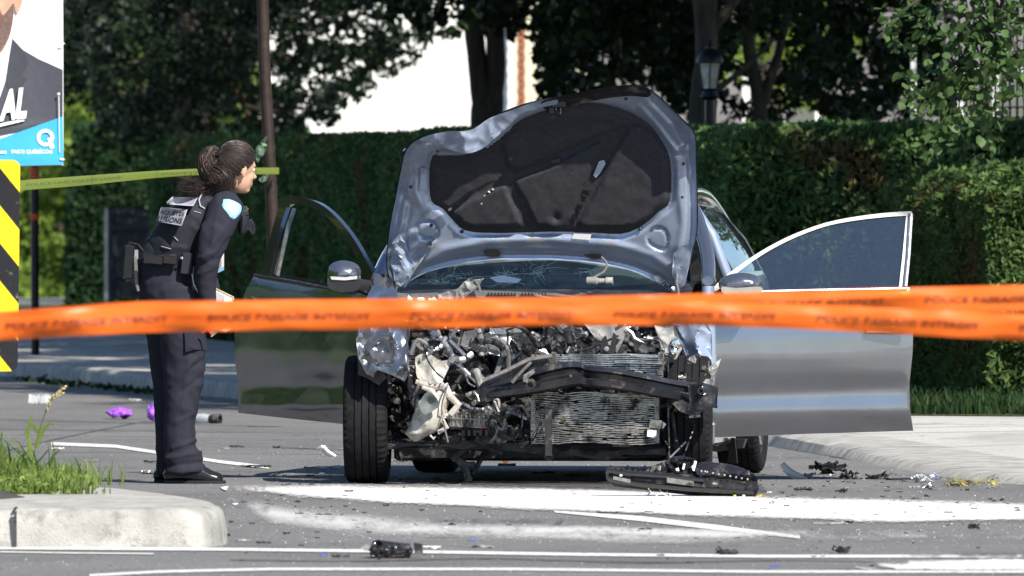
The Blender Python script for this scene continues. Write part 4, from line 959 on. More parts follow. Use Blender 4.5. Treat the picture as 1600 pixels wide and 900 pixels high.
# ---- windscreen with cracks
def WS(px, py, off=0.): # windscreen surface: rises backwards
    f = max(0, (468 - py) / 150.); v = .66 + .66 * f + .10 * ((px - 850) / 250.) ** 2; return C(px, py, v - off)
wo_ = cr([(622, 462), (640, 440), (690, 410), (760, 392), (850, 385), (950, 392), (1020, 415), (1060, 445), (1078, 462), (960, 470), (830, 472), (700, 470)], 3)
wo2 = [(x, y if y > 440 else 440 - (440 - y) * 2.0) for x, y in wo_]
ws = sheet(wo2, 14, lambda x, y: WS(x, y), jit=.1).build('windscreen', M['wglass'], car, sharp=60)
mb = MB()
def crackline(x, y, a, L, w_):
    pts = []; n = max(3, int(L / 5))
    for i in range(n): pts.append(WS(x, y, .006)); a += rc.gauss(0, .22); x += math.cos(a) * L / n; y += math.sin(a) * L / n * .55
    mb.tube([p for p in pts if p], [w_ * (1 - .6 * i / n) for i in range(n)], 3)
for cx_, cy_, n, L in ((682, 442, 20, 34), (706, 436, 12, 40), (780, 430, 18, 60), (798, 440, 14, 50), (840, 422, 16, 80), (735, 432, 8, 40), (905, 425, 8, 60)):
    for i in range(n): crackline(cx_ + rc.gauss(0, 6), cy_ + rc.gauss(0, 4), rc.uniform(0, 6.28), L * rc.uniform(.3, 1), rc.uniform(.0007, .0018))
tag(mb.build('crack', M['crack'], ws), kind='stuff')
mb = MB()
for i in range(420):
    cx_, cy_ = rc.choice([(680, 438, ), (700, 440), (784, 432), (798, 440), (690, 432), (820, 424)]); x = cx_ + rc.gauss(0, 14); y = cy_ + rc.gauss(0, 6)
    if y < 465: p = WS(x, y, .008); s = rc.uniform(.0015, .005); mb.add([p + Vector((rc.uniform(-s, s), rc.uniform(-s, 0), rc.uniform(-s, s))) for _ in range(3)], [(0, 1, 2)])
tag(mb.build('glass_crumbs', M['crack'], ws, smooth=False), kind='stuff')
sheet([(765, 434), (785, 430), (815, 436), (808, 442), (776, 441)], 6, lambda x, y: WS(x, y, .012)).build('paper', M['label'], car)
# airbag-like pale shape behind the glass at right
g = MB().ell(CW(.42, 1.05, .98), (.26, .14, .13), Matrix.Rotation(-YAW, 3, 'Z'), 20, 12); M['airbag'] = mat('slack_grey_airbag', (.12, .14, .14), .9, 0, .1, 8); g.build('airbag', M['airbag'], car, disp=lambda v: v + UP * .012 * nz(v, 14))
# ---- cowl
mb = MB(); mb.add([C(x, y, v) for x in range(620, 1090, 20) for y, v in ((452 + .0012 * (x - 850) ** 2 * .2, .66), (462 + .0002 * (x - 850) ** 2, .56), (474, .50), (500, .48))],
       [(i * 4 + j, i * 4 + j + 1, (i + 1) * 4 + j + 1, (i + 1) * 4 + j) for i in range(23) for j in range(3)])
cowl = mb.build('cowl', M['black'], car)
M['cowlgrey'] = mat('faded_cowl_plastic', (.13, .13, .135), .5, 0, .2, 30, bump=.2, bs=80)
sheet([(740, 453), (760, 454), (870, 458), (905, 464), (960, 467), (960, 472), (880, 468), (745, 465)], 8, lambda x, y: C(x, y, .53), thick=.015, tvec=BACK).build('cowl_grille', M['cowlgrey'], car)
mb = MB()
for i in range(17):
    x = 762 + i * 5.2 + (6 if i > 8 else 0)
    if x < 862: mb.prism([C(x, 457, .522), C(x + 2.4, 457.3, .522), C(x + 2.4, 463.5, .522), C(x, 463, .522)], LN(.006))
tag(mb.build('grille_slots', M['black'], cowl, smooth=False), kind='stuff')
sheet([(616, 457), (640, 459), (684, 457), (684, 463), (650, 467), (612, 468)], 6, lambda x, y: C(x, y, .5), thick=.02, tvec=BACK).build('cowl_strip', M['cowlgrey'], car)
# broken wiper arm / trim lying over the cowl
sheet([(684, 459), (700, 455), (716, 451), (726, 440), (735, 434), (742, 437), (757, 435), (750, 443), (742, 452), (736, 455), (722, 463), (714, 466), (706, 471), (684, 470)], 4, lambda x, y: C(x, y, .46) + LN(.02 * crease(Vector((x, y, 0)), .06)), thick=.012, tvec=BACK).build('broken_trim', M['greyplastic'], car, sharp=20)
for pts, r in (([(742, 438), (748, 446), (750, 456)], .007), ([(753, 436), (744, 450), (724, 465)], .006), ([(760, 462), (800, 466), (850, 462), (905, 466)], .005), ([(835, 461), (880, 470), (940, 470)], .008)):
    MB().tube([C(x, y, .44) for x, y in pts], r, 6).build('wiper_arm', M['cowlgrey'] if r > .005 else M['black'], car)
# white fluff / glass heap on the cowl
for x, y, s in ((658, 473, .030), (676, 474, .032), (640, 470, .016), (612, 470, .014)):
    MB().ell(C(x, y, .40), (s, s, s * .8), n=8, m=6).build('glass_heap', M['label'], car, sharp=10, disp=lambda v: v + Vector((nz(v, 60), 0, nz(v, 60, 4))) * .02)
# ---- HOOD
HO = cr([(606, 424), (605, 400), (610, 352), (618, 312), (626, 270), (636, 233), (662, 214), (700, 208), (722, 210), (742, 201), (768, 184), (820, 163), (884, 150), (940, 139), (992, 134), (1018, 143), (1044, 166), (1068, 190), (1085, 210), (1087, 250), (1089, 320), (1088, 362), (1080, 400), (1070, 440), (1066, 461), (1058, 460), (1040, 450), (1020, 437), (980, 421), (920, 410), (860, 406), (780, 406), (720, 412), (672, 424), (650, 434), (630, 446), (614, 440)], 3)
HI = cr([(676, 243), (700, 238), (722, 240), (745, 233), (765, 224), (782, 210), (812, 190), (860, 172), (915, 163), (960, 168), (1004, 187), (1030, 214), (1047, 250), (1047, 312), (1030, 330), (1004, 352), (972, 365), (920, 363), (858, 362), (775, 364), (728, 360), (706, 342), (692, 326), (674, 314), (671, 280)], 3)
TOPL = [(600, 300), (636, 232), (662, 214), (700, 208), (742, 201), (768, 184), (820, 163), (884, 150), (940, 139), (992, 134), (1018, 143), (1044, 166), (1068, 190), (1085, 212), (1095, 240)]
def topl(px):
    for (a, ya), (b, yb) in zip(TOPL, TOPL[1:]):
        if px <= b: return ya + (yb - ya) * max(0, (px - a)) / (b - a)
    return 240
def hv(px, py):
    base = .66 - .40 * (445 - py) / 300. - .15 * max(0, 1 - (py - topl(px)) / 55.) ** 1.6
    # buckled front corner: pushed forward and folded
    k = math.exp(-((px - 690) / 75.) ** 2 - ((py - 212) / 34.) ** 2); return base - .07 * k
def HS(px, py, off=0.): return C(px, py, hv(px, py) - off)
def ridge(x, y, line, w_, closed=False): return math.exp(-(edist(x, y, line, closed) / w_) ** 2)
Dl = cr([(655, 350), (668, 346), (681, 352), (684, 368), (678, 374), (660, 372), (653, 362)], 3); Dr = cr([(1020, 358), (1034, 357), (1043, 368), (1041, 386), (1034, 391), (1016, 382), (1012, 370)], 3)
rib_r = [(1000, 166), (1026, 196), (1046, 222), (1058, 236), (1072, 232)]; ch_r = [(1020, 160), (1050, 190), (1070, 224)]
lowl = [(640, 425), (690, 392), (760, 377), (860, 374), (960, 382), (1020, 400), (1062, 430)]
def relief(x, y):
    do = edist(x, y, HO); di = edist(x, y, HI)
    h = .010 * math.exp(-(do / 3.5) ** 2) - .010 * math.exp(-((do - 8) / 4.) ** 2) + .016 * min(1, max(0, (do - 10) / 6.)) * min(1, max(.0, (di - 2) / 7.))
    h -= .014 * ridge(x, y, Dl, 1.8, True) + .014 * ridge(x, y, Dr, 1.8, True)
    if inside(x, y, Dl) or inside(x, y, Dr): h -= .006
    h += .018 * ridge(x, y, rib_r, 4) - .024 * ridge(x, y, ch_r, 4.5) + .012 * ridge(x, y, lowl, 7)
    h -= .012 * ridge(x, y, [(628, 300), (640, 320), (632, 370), (622, 410)], 6) - .012 * ridge(x, y, [(652, 262), (650, 300), (664, 330)], 6)
    h += .010 * ridge(x, y, [(1062, 250), (1062, 300), (1066, 350), (1058, 400)], 5) - .008 * ridge(x, y, [(1075, 240), (1077, 340), (1070, 410)], 4)
    if y > 385: h += -.0006 * (y - 385)
    c = math.exp(-((x - 690) / 60.) ** 2 - ((y - 216) / 26.) ** 2) + .6 * math.exp(-((x - 765) / 40.) ** 2 - ((y - 200) / 22.) ** 2) + .7 * math.exp(-((x - 632) / 22.) ** 2 - ((y - 400) / 50.) ** 2)
    h += c * (.04 * crease(Vector((x, y, 0)), .026, 3) + .008 * crease(Vector((x, y, 0)), .06, 5))
    h += .004 * noise.noise(Vector((x * .03, y * .03, 2)))
    if di > 5 and inside(x, y, HI): h = min(h, 0) - .02
    return h
hood = sheet(HO, 3.0, lambda x, y: HS(x, y, relief(x, y)), jit=.25, seed=4).build('hood', M['paint_in'], car, sharp=60)
# outer skin, a little larger, behind
HK = [(x + (x - 850) * .006, y - 1.5 if y < 300 else y) for x, y in HO]
sheet(HK, 11, lambda x, y: HS(x, y, -.035 - .02 * (1 - min(1, edist(x, y, HK) / 40.)) + (.033 * math.exp(-(edist(x, y, HK) / 3.) ** 2)) + .03 * math.exp(-((x - 690) / 60.) ** 2 - ((y - 216) / 26.) ** 2) * crease(Vector((x, y, 0)), .04, 3)), thick=.004, tvec=BACK, jit=.1).build('outer_skin', M['paint'], hood, sharp=50)
# folded bright lip of the skin at the buckled corner
lip = cr([(656, 219), (668, 212), (700, 205), (724, 205), (742, 200), (766, 184), (800, 172), (830, 161), (866, 152), (870, 163), (846, 168), (814, 180), (792, 200), (772, 217), (752, 233), (728, 240), (704, 234), (680, 224)], 3)
sheet(lip, 3, lambda x, y: HS(x, y, .02 + (.15 if x < 770 else .10) * max(0, y - topl(x) + 4) / 40. + (.03 * crease(Vector((x, y, 0)), .022, 8) + .006 * crease(Vector((x, y, 1)), .06, 2)) * min(1, max(.25, (850 - x) / 80.))), thick=.003, tvec=BACK, seed=5).build('folded_edge', M['paint_in'], hood, sharp=50)
lp2 = cr([(846, 160), (862, 153), (884, 149), (940, 138), (992, 133), (1016, 142), (1012, 152), (985, 150), (940, 155), (884, 168), (858, 172), (848, 168)], 3)
sheet(lp2, 5, lambda x, y: HS(x, y, .025 + .018 * math.exp(-(edist(x, y, lp2) / 4.) ** 2) + .008 * crease(Vector((x, y, 0)), .03, 8)), thick=.004, tvec=BACK, seed=6).build('front_edge', M['black_steel'], hood, sharp=30)
# insulation felt with quilted segments
segs = [cr(s, 3) for s in ([(706, 328), (784, 289), (796, 304), (814, 344), (806, 355), (734, 356), (716, 344)],
        [(806, 280), (860, 258), (930, 222), (943, 222), (940, 240), (912, 300), (884, 356), (850, 356), (834, 350), (822, 322), (808, 298)], [(952, 254), (984, 196), (1012, 202), (1036, 226), (1044, 262), (1044, 312), (1024, 334), (996, 354), (930, 358), (904, 352), (910, 334), (926, 306)],
        [(790, 212), (860, 182), (915, 172), (955, 176), (990, 192), (938, 212), (880, 236), (806, 268), (788, 244)])]
def insr(x, y):
    h = .008 + .014 * min(1, edist(x, y, HI) / 10.)
    for s in segs:
        if inside(x, y, s): h += .026 * min(1, edist(x, y, s) / 5.); break
    h -= .02 * math.exp(-(math.hypot(x - 869, y - 340) / 6.) ** 2)
    if y < 205: h += .015 * (205 - y) / 40
    return h + .004 * noise.noise(Vector((x * .05, y * .05, 4)))
ins = sheet(HI, 3.6, lambda x, y: HS(x, y, insr(x, y)), thick=.006, tvec=BACK, seed=7).build('insulation', M['insul'], hood, sharp=80)
sheet([(936, 252), (944, 250), (946, 256), (938, 270), (931, 278), (927, 274)], 4, lambda x, y: HS(x, y, .034), thick=.004, tvec=BACK).build('clip', M['paint_in'], ins)
for pts in ([(861, 250), (876, 247), (875, 254), (862, 256)],): sheet(pts, 4, lambda x, y: HS(x, y, .042), thick=.004, tvec=BACK).build('patch', M['black'], ins)
for x, y, s in ((753, 317, .010), (703, 327, .012), (764, 300, .008), (757, 306, .007), (770, 296, .007)): MB().ell(HS(x, y, .045), (s, s * .5, s * .6), Matrix.Rotation(x, 3, 'Y'), 7, 5).build('debris_speck', M['white_pl'], ins, sharp=10)
for x, y in ((684, 236), (978, 154), (1068, 256), (1066, 307), (642, 292), (674, 352), (722, 362), (1000, 358), (775, 235), (1040, 240)):
    MB().lathe(HS(x, y, .018), LN(1), [(0, .009), (.004, .009), (.007, .005), (.008, .0005)], 12).build('clip_button', M['black'], hood)
MB().lathe(HS(768, 396, .02), LN(1), [(0, .001), (.002, .0)], 8)
for pts in (cr([(756, 393), (760, 390), (778, 390), (782, 395), (780, 400), (760, 401)], 3), cr([(913, 397), (938, 397), (936, 405), (926, 405), (916, 401)], 2)):
    sheet(pts, 3, lambda x, y: HS(x, y, .026), thick=.004, tvec=BACK).build('dark_slot', M['black'], hood)  # thin black pieces stand in for the dark inside the slots
sheet([(896, 365), (924, 366), (922, 375), (894, 373)], 6, lambda x, y: HS(x, y, .034), thick=.001, tvec=BACK).build('sticker', M['label'], hood)
sheet([(657, 262), (669, 264), (667, 298), (655, 296)], 4, lambda x, y: HS(x, y, .030), thick=.006, tvec=BACK).build('bracket_plate', M['paint_in'], hood)
for x, y in ((916, 300), (905, 322), (898, 338)): sheet([(x - 5, y - 4), (x + 5, y - 1), (x + 3, y + 6), (x - 7, y + 3)], 3, lambda X, Y: HS(X, Y, .034), thick=.003, tvec=BACK).build('clip', M['black_gloss'], ins)
# latch striker
lt = MB().bbox(HS(873, 163, .04), (.075, .03, .035)); lt.bbox(HS(862, 172, .045), (.03, .03, .045)); lt.build('latch', M['black_steel'], hood)
MB().tube([HS(868, 166, .06), HS(870, 176, .065), HS(876, 178, .06), HS(876, 168, .06)], .004, 6).build('striker', M['chrome'], hood)
# hinges, gas strut / prop rod, washer plug and cable
for pts, r, mk in (([(672, 384, .60), (660, 404, .58), (648, 420, .57), (632, 448, .60)], .0055, 'steel'), ([(634, 232, .5), (630, 236, .5)], .004, 'chrome'),
                   ([(618, 392, .62), (612, 420, .60), (620, 446, .58)], .009, 'black_steel'), ([(1058, 428, .56), (1057, 440, .56), (1060, 462, .58)], .010, 'alu')):
    MB().tube([C(*p) for p in pts], r, 8).build('hinge_rod', M[mk], hood)
MB().lathe(HS(673, 382, .03), LN(1), [(0, .019), (.01, .019), (.013, .012), (.013, .008), (.002, .007), (.002, .0005)], 16).build('rod_grommet', M['cowlgrey'], hood)
MB().tube([C(*p) for p in cr([(940, 402, .5), (948, 412, .48), (944, 424, .47), (930, 432, .46), (922, 436, .46)], 4, False)], .006, 7).build('cable', M['cowlgrey'], hood)
mb = MB(); mb.lathe(C(917, 439, .45), SIDE, [(0, .001), (0, .02), (.05, .022), (.055, .015), (.09, .013), (.095, .02), (.13, .02), (.13, .001)], 14); mb.build('washer_plug', M['greyplastic'], hood)
for x, y in ((622, 377), (620, 404), (1064, 388), (1062, 412)): MB().lathe(HS(x, y, .02), LN(1), [(0, .008), (.006, .008), (.007, .0005)], 6).build('hinge_bolt', M['steel'], hood)
sheet([(612, 380), (624, 366), (634, 380), (646, 414), (640, 438), (626, 448), (616, 440), (610, 412)], 4, lambda x, y: HS(x, y, .05 + .03 * crease(Vector((x, y, 0)), .04, 6)), thick=.004, tvec=BACK).build('hinge_plate', M['paint_in'], hood, sharp=15)
sheet([(1052, 396), (1066, 384), (1082, 380), (1078, 410), (1070, 446), (1060, 452), (1050, 430)], 4, lambda x, y: HS(x, y, .03 + .012 * crease(Vector((x, y, 0)), .05, 6)), thick=.004, tvec=BACK).build('hinge_plate', M['paint_in'], hood, sharp=20)

# ---- DOORS
def door(outline, frame, hole, fn, prof, tv, glass_mode, name_l, thick=.10):
    lower = sheet(outline, 9, lambda x, y: fn(x, y, prof(x, y)), thick=thick * .35, tvec=tv, jit=.1, seed=2).build('door', M['paint'], car, sharp=28)
    if name_l: lower['label'] = name_l
    sheet([(x * .985 + .015 * 800 if False else x, y) for x, y in outline], 20, lambda x, y: fn(x, y, -thick), thick=.01, tvec=tv, jit=.1).build('inner_trim', M['black'], lower)
    sheet(frame, 6, lambda x, y: fn(x, y, .004), [hole], .05, tv, jit=.1).build('window_frame', M['black_gloss'] if glass_mode == 0 else M['doorframe'], lower)
    return lower
M['doorframe'] = mat('pale_door_frame', (.13, .13, .135), .4, .3, .1, 10)  # paler than the gloss black frame of the other door
# image-right door: swings out almost square to the view
XH, VR = 1108., None
hR = C(1108, 600, .70)
def DR(px, py, off):
    Y = hR.y + .06 + (px - XH) / 317. * .16 - off + max(0, 455 - py) / 317. * .38; return W(px, py, Y)
outR = [(1104, 684), (1107, 640), (1109, 590), (1108, 540), (1107, 500), (1107, 458), (1260, 453), (1420, 450), (1424, 470), (1427, 510), (1426, 550), (1421, 600), (1422, 640), (1427, 673), (1260, 678)]
ZP = [(443, -.005), (470, .012), (500, .027), (530, .035), (560, .037), (590, .031), (608, .021), (618, .018), (626, .019), (640, .024), (648, .025), (660, .019), (674, .008), (690, -.006)]
def pr(py, tab=ZP, sc=1.3):
    for (a, ua), (b, ub) in zip(tab, tab[1:]):
        if py <= b: t = max(0, (py - a) / (b - a)); t = t * t * (3 - 2 * t) if abs(ub - ua) > .012 and b < 650 and a > 600 else t; return (ua + (ub - ua) * t) * sc
    return tab[-1][1] * sc
def yr(px, py): return py + (px - 1110) * .026      # rows of the crease rise to the right
frR = cr([(1107, 458), (1130, 434), (1165, 408), (1200, 386), (1240, 366), (1290, 348), (1340, 338), (1390, 332), (1424, 330)], 3, False) + [(1425, 333), (1418, 400), (1412, 456), (1260, 458)]
gl = cr([(1122, 453), (1145, 432), (1172, 411), (1205, 390), (1245, 370), (1292, 353), (1340, 344), (1385, 339), (1416, 337)], 3, False) + [(1410, 400), (1404, 452), (1260, 455)]
dR = door(outR, frR, gl, DR, lambda x, y: pr(yr(x, y)) + .0015 * noise.noise(Vector((x * .012, y * .02, 3))), Vector((0, 1, 0)), 1, None)
sheet(gl, 25, lambda x, y: DR(x, y, -.012 - .0001 * (y - 400))).build('window_glass', M['glass'], dR)
sheet(cr([(1342, 520), (1348, 508), (1368, 504), (1390, 506), (1402, 514), (1398, 528), (1372, 534), (1350, 530)], 3), 5, lambda x, y: DR(x, y, .045 - .0), thick=.003, tvec=Vector((0, 1, 0))).build('handle_recess', M['paint'], dR)
MB().bbox(DR(1385, 516, .085), (.20, .03, .030)).build('door_handle', M['chrome'], dR)
MB().tube([DR(x, y, .02) for x, y in ((1108, 458), (1260, 454), (1418, 451))], .008, 8).build('belt_moulding', M['chrome'], dR)
MB().tube([DR(x, y, .012) for x, y in ((1414, 448), (1419, 400), (1423, 334))], .012, 8).build('rear_edge_strip', M['alu'], dR)
# image-left door: half turned away
hL = C(590, 600, .62)
def DL(px, py, off):
    t = (590 - px) / 317.; base = W(px, py, hL.y + .02 + t * 1.25 + max(0, 440 - py) / 317. * .22)
    return base + Vector((-.78, -.62, 0)) * off
outL = [(560, 668), (540, 663), (460, 654), (379, 645), (380, 600), (380, 560), (381, 520), (382, 480), (390, 450), (399, 428), (440, 434), (500, 446), (575, 460), (588, 470), (588, 600)]
def prl(x, y): return (pr(y + (x - 560) * .02 + 14, sc=1.5)) + .019 * noise.noise(Vector((x * .014, y * .012, 7))) + .007 * noise.noise(Vector((x * .03, y * .016, 2)))
frL = [(408, 430), (415, 402), (430, 345), (440, 309)] + cr([(447, 306), (470, 308), (500, 318), (525, 338), (550, 368), (572, 405), (592, 446)], 3, False) + [(590, 470), (540, 455), (470, 442)]
hoL = [(422, 429), (428, 402), (440, 350), (449, 324)] + cr([(456, 319), (474, 320), (496, 328), (516, 343), (538, 370), (556, 400), (564, 414)], 3, False) + [(560, 440), (548, 452), (500, 443)]
dL = door(outL, frL, hoL, DL, prl, Vector((.4, .9, 0)), 0, None)
MB().tube([DL(x, y, -.03) for x, y in ((426, 430), (432, 402), (443, 352), (452, 326))], .012, 8).build('window_channel', M['alu'], dL)
MB().tube([DL(x, y, .02) for x, y in ((402, 430), (470, 441), (575, 462))], .008, 8).build('belt_moulding', M['black'], dL)
MB().lathe(DL(405, 470, .05), Vector((-.78, -.62, 0)), [(-.03, .022), (.0, .022), (.004, .018), (.004, .0005)], 16).build('lock_bezel', M['black'], dL)
# mirrors
def mirror(out, px, py, d, cap_m, name, stem):
    v = MB(); o_ = sheet(cr(out, 3), 4, lambda x, y: W(x, y, d) - Vector((0, 1, 0)) * (.075 * (1 - math.exp(-edist(x, y, out) / 9.))), thick=.09, tvec=Vector((0, 1, 0)), seed=8).build('mirror', cap_m, name, sharp=50)
    return o_
mL = mirror([(512, 440), (513, 420), (520, 411), (535, 407), (552, 410), (562, 418), (564, 430), (560, 442), (540, 448), (520, 450)], 0, 0, hL.y - .06, M['paint'], dL, 0)
sheet(cr([(513, 436), (535, 438), (560, 436), (564, 446), (556, 455), (530, 456), (514, 450)], 3), 4, lambda x, y: W(x, y, hL.y - .15), thick=.1, tvec=Vector((0, 1, 0))).build('mirror_base', M['black'], mL)
sheet([(516, 432), (540, 433), (558, 431), (558, 436), (540, 438), (518, 437)], 4, lambda x, y: W(x, y, hL.y - .158), thick=.01, tvec=Vector((0, 1, 0))).build('indicator', M['clearpl'], mL)
MB().tube([W(556, 444, hL.y - .05), W(576, 450, hL.y)], [.03, .04], 8, flat=.6).build('mirror_arm', M['black'], mL)
mR = mirror([(1123, 446), (1126, 436), (1140, 429), (1160, 426), (1180, 430), (1189, 438), (1188, 452), (1150, 457), (1130, 456)], 0, 0, hR.y - .10, M['paint'], dR, 0)
sheet(cr([(1128, 448), (1150, 450), (1188, 448), (1188, 458), (1160, 464), (1132, 460)], 3), 4, lambda x, y: W(x, y, hR.y - .19), thick=.1, tvec=Vector((0, 1, 0))).build('mirror_base', M['chrome'], mR)
MB().tube([W(1130, 458, hR.y - .1), W(1112, 470, hR.y)], [.025, .035], 8, flat=.6).build('mirror_arm', M['black'], mR)

# ---- FENDERS (crumpled)
def crum(px, py, v, amp, s1, sd): return C(px, py, v - amp * .8 * crease(Vector((px, py, 0)), s1 * .55, sd) - amp * .16 * crease(Vector((px, py, 1)), s1 * 1.6, sd + 4))
sheet([(604, 432), (592, 436), (580, 450), (570, 470), (561, 500), (556, 530), (560, 560), (572, 584), (584, 590), (590, 578), (612, 586), (632, 596), (640, 582), (638, 540), (634, 505), (626, 476), (618, 452), (612, 438)], 5, lambda x, y: crum(x, y, .34 - .60 * max(0, min(1, (y - 440) / 68.)) - .09 * max(0, (y - 508) / 80.), .09, .05, 3), thick=.004, tvec=BACK, seed=3).build('fender', M['paint'], car, sharp=35)
sheet([(556, 520), (562, 530), (566, 556), (578, 580), (592, 572), (604, 590), (592, 602), (572, 590), (560, 586)], 6, lambda x, y: C(x, y, -.33), thick=.02, tvec=BACK).build('wheel_arch_liner', M['black'], car)
sheet([(1050, 505), (1062, 498), (1100, 496), (1112, 520), (1113, 560), (1104, 572), (1096, 562), (1086, 578), (1074, 560), (1066, 540), (1056, 524)], 4, lambda x, y: crum(x, y, .18, .07, .03, 9), thick=.004, tvec=BACK, seed=3).build('fender', M['paint_in'], car, sharp=12)
sheet([(1086, 470), (1108, 470), (1110, 500), (1100, 506), (1070, 500), (1072, 480)], 5, lambda x, y: crum(x, y, .4, .04, .03, 9), thick=.004, tvec=BACK).build('fender_top', M['paint_in'], car, sharp=12)
sheet([(1098, 588), (1104, 576), (1118, 566), (1127, 560), (1122, 574), (1118, 584), (1112, 600), (1096, 606), (1088, 600)], 4, lambda x, y: crum(x, y, -.1, .05, .05, 2), thick=.004, tvec=BACK).build('torn_flange', M['greyplastic'], car, sharp=10)
sheet([(1022, 508), (1052, 508), (1062, 530), (1066, 545), (1056, 562), (1036, 552), (1030, 530)], 4, lambda x, y: crum(x, y, -.15, .04, .04, 5), thick=.005, tvec=BACK).build('headlamp_bracket', M['greyplastic'], car, sharp=14)
for x, y, r in ((1055, 537, .016), (1052, 550, .012), (1036, 546, .007)): MB().lathe(C(x, y, -.2), LN(1), [(-.02, r * 1.8), (0, r * 1.6), (.004, r), (.012, r), (.013, .0005)], 8).build('bolt', M['chrome'], car)
sheet([(912, 505), (980, 500), (975, 530), (964, 552), (950, 538), (930, 528)], 4, lambda x, y: crum(x, y, -.12, .03, .03, 4), thick=.005, tvec=BACK).build('torn_shroud', M['greyplastic'], car, sharp=14)
MB().tube([C(*p, -.16) for p in ((978, 512), (988, 520), (992, 528), (1006, 536))], [.004, .007, .006, .003], 5, flat=.5).build('torn_strip', M['label'], car)
sheet([(940, 530), (946, 524), (952, 548), (958, 520), (963, 524), (960, 556), (956, 572), (941, 574), (938, 556)], 4, lambda x, y: C(x, y, -.30), thick=.03, tvec=BACK).build('latch_bracket', M['black'], car)
for x, y in ((943, 569), (953, 569), (948, 545)): MB().lathe(C(x, y, -.31), LN(1), [(0, .013), (.006, .012), (.006, .006), (.012, .005), (.012, .0005)], 12).build('bolt', M['steel'], car)
# ---- engine bulk
def mech(x, y, s=1.):
    a = round(noise.noise(Vector((x * .018, y * .03, 1))) * 5) / 5; b = round(noise.noise(Vector((x * .06, y * .05, 8))) * 3) / 3
    return .10 * a + .035 * b
sheet([(628, 500), (1046, 498), (1060, 560), (1050, 640), (1044, 702), (700, 700), (640, 690), (622, 600)], 5.5, lambda x, y: C(x, y, .18 - mech(x, y)), thick=.02, tvec=BACK, seed=11).build('engine_block', M['dark'], car, sharp=15)
sheet([(600, 560), (650, 540), (650, 690), (604, 690)], 10, lambda x, y: C(x, y, .30 - .5 * mech(x, y)), thick=.01, tvec=BACK).build('inner_wing', M['black'], car, sharp=20)
MB().bbox(CW(0, .35, .16), (1.34, .62, .10), Matrix.Rotation(-YAW, 3, 'Z')).build('subframe', M['dark'], car)
sheet([(604, 692), (720, 688), (860, 696), (1040, 700), (1044, 712), (960, 716), (940, 720), (900, 712), (860, 716), (720, 702), (606, 702)], 7, lambda x, y: C(x, y, -.22 + .03 * nz((x, y, 0), .03)), thick=.05, tvec=BACK).build('undertray', M['black'], car)
for pts, r in (([(600, 694, .05), (680, 690, .1), (740, 700, .12)], .022), ([(1050, 700, .05), (980, 702, .1), (930, 706, .12)], .022), ([(605, 690, .2), (560 + 40, 700, .2)], .02)):
    MB().tube([C(*p) for p in pts], r, 8).build('control_arm', M['dark'], car)
# hanging strut and tow eye
for pts, r in (([(706, 718, -.2), (722, 704, -.2), (742, 690, -.18)], .020), ([(712, 715, -.2), (728, 730, -.2), (732, 752, -.2)], [.018, .025, .020]), ([(765, 694, -.1), (752, 716, -.15), (738, 742, -.2)], [.012, .014, .012]), ([(724, 728, -.2), (742, 728, -.2)], .022)):
    MB().tube([C(*p) for p in pts], r, 8).build('hanging_strut', M['black'], car)
MB().lathe(C(858, 712, -.3), LN(1), [(-.02, .026), (.0, .026), (.0, .012), (-.02, .012), (-.02, .026)], 14).build('tow_eye', M['black_steel'], car)
MB().bbox(C(857, 675, -.47), (.035, .02, .24)).build('radiator_strap', M['black'], car)
# ---- radiator / condenser
def radiator(x0, y0, x1, y1, v, nf, seed, wav, mk='fin'):
    fr = MB(); c = [(x0, y0), (x1, y0 + 2), (x1, y1), (x0, y1)]
    rr = random.Random(seed)
    core = sheet(c, 12, lambda x, y: C(x, y, v + .02 - .02 * nz((x, y, 0), .03, seed)), thick=.02, tvec=BACK).build('radiator', M['dark'], car)
    fb = MB(); n = 26
    for i in range(nf):
        y = y0 + (y1 - y0) * (i + .5) / nf; P = []
        a = rr.uniform(-1, 1)
        for k in range(n):
            x = x0 + (x1 - x0) * k / (n - 1)
            yy = y + wav * noise.noise(Vector((x * .022 + seed, y * .05, 2))) * 4 + wav * 1.5 * noise.noise(Vector((x * .09, y * .35, seed)))
            P.append(C(x, yy, v - .012 - .03 * nz((x, y, 0), .03, seed)))
        for k in range(n - 1):
            if rr.random() < .02: continue
            fb.prism([P[k], P[k + 1], P[k + 1] - UP * .0055, P[k] - UP * .0055], BACK * .014)
    tag(fb.build('fins', M[mk], core, smooth=False), kind='stuff')
    for x in (x0 - 3, x1 + 2):
        hb = MB().prism([C(x - 3, y0 - 2, v - .015), C(x + 3, y0 - 2, v - .015), C(x + 3, y1 + 1, v - .015), C(x - 3, y1 + 1, v - .015)], BACK * .04)
        for i in range(int((y1 - y0) / 3.2)): hb.prism([C(x - 4, y0 + i * 3.2, v - .02), C(x + 4, y0 + i * 3.2, v - .02), C(x + 4, y0 + i * 3.2 + 1.5, v - .02), C(x - 4, y0 + i * 3.2 + 1.5, v - .02)], BACK * .01)
        hb.build('side_tank', M['aludirty'], core, smooth=False)
    return core
radiator(836, 612, 1024, 692, -.40, 27, 3, 1.0); radiator(868, 552, 1030, 590, -.33, 12, 7, .35, 'alu')
sheet([(1016, 656), (1034, 657), (1041, 663), (1036, 670), (1014, 668)], 5, lambda x, y: C(x, y, -.44), thick=.004, tvec=BACK).build('bracket', M['aludirty'], car)
sheet([(1012, 670), (1026, 672), (1024, 684), (1011, 682)], 5, lambda x, y: C(x, y, -.43), thick=.01, tvec=BACK).build('connector', M['label'], car)
for x0, x1, y in ((960, 1034, 577), (985, 1028, 566)): MB().prism([C(x0, y - 12, -.37), C(x1, y - 10, -.37), C(x1, y - 8, -.37), C(x0, y - 10, -.37)], BACK * .02).build('radiator_bracket', M['alu'], car, smooth=False)
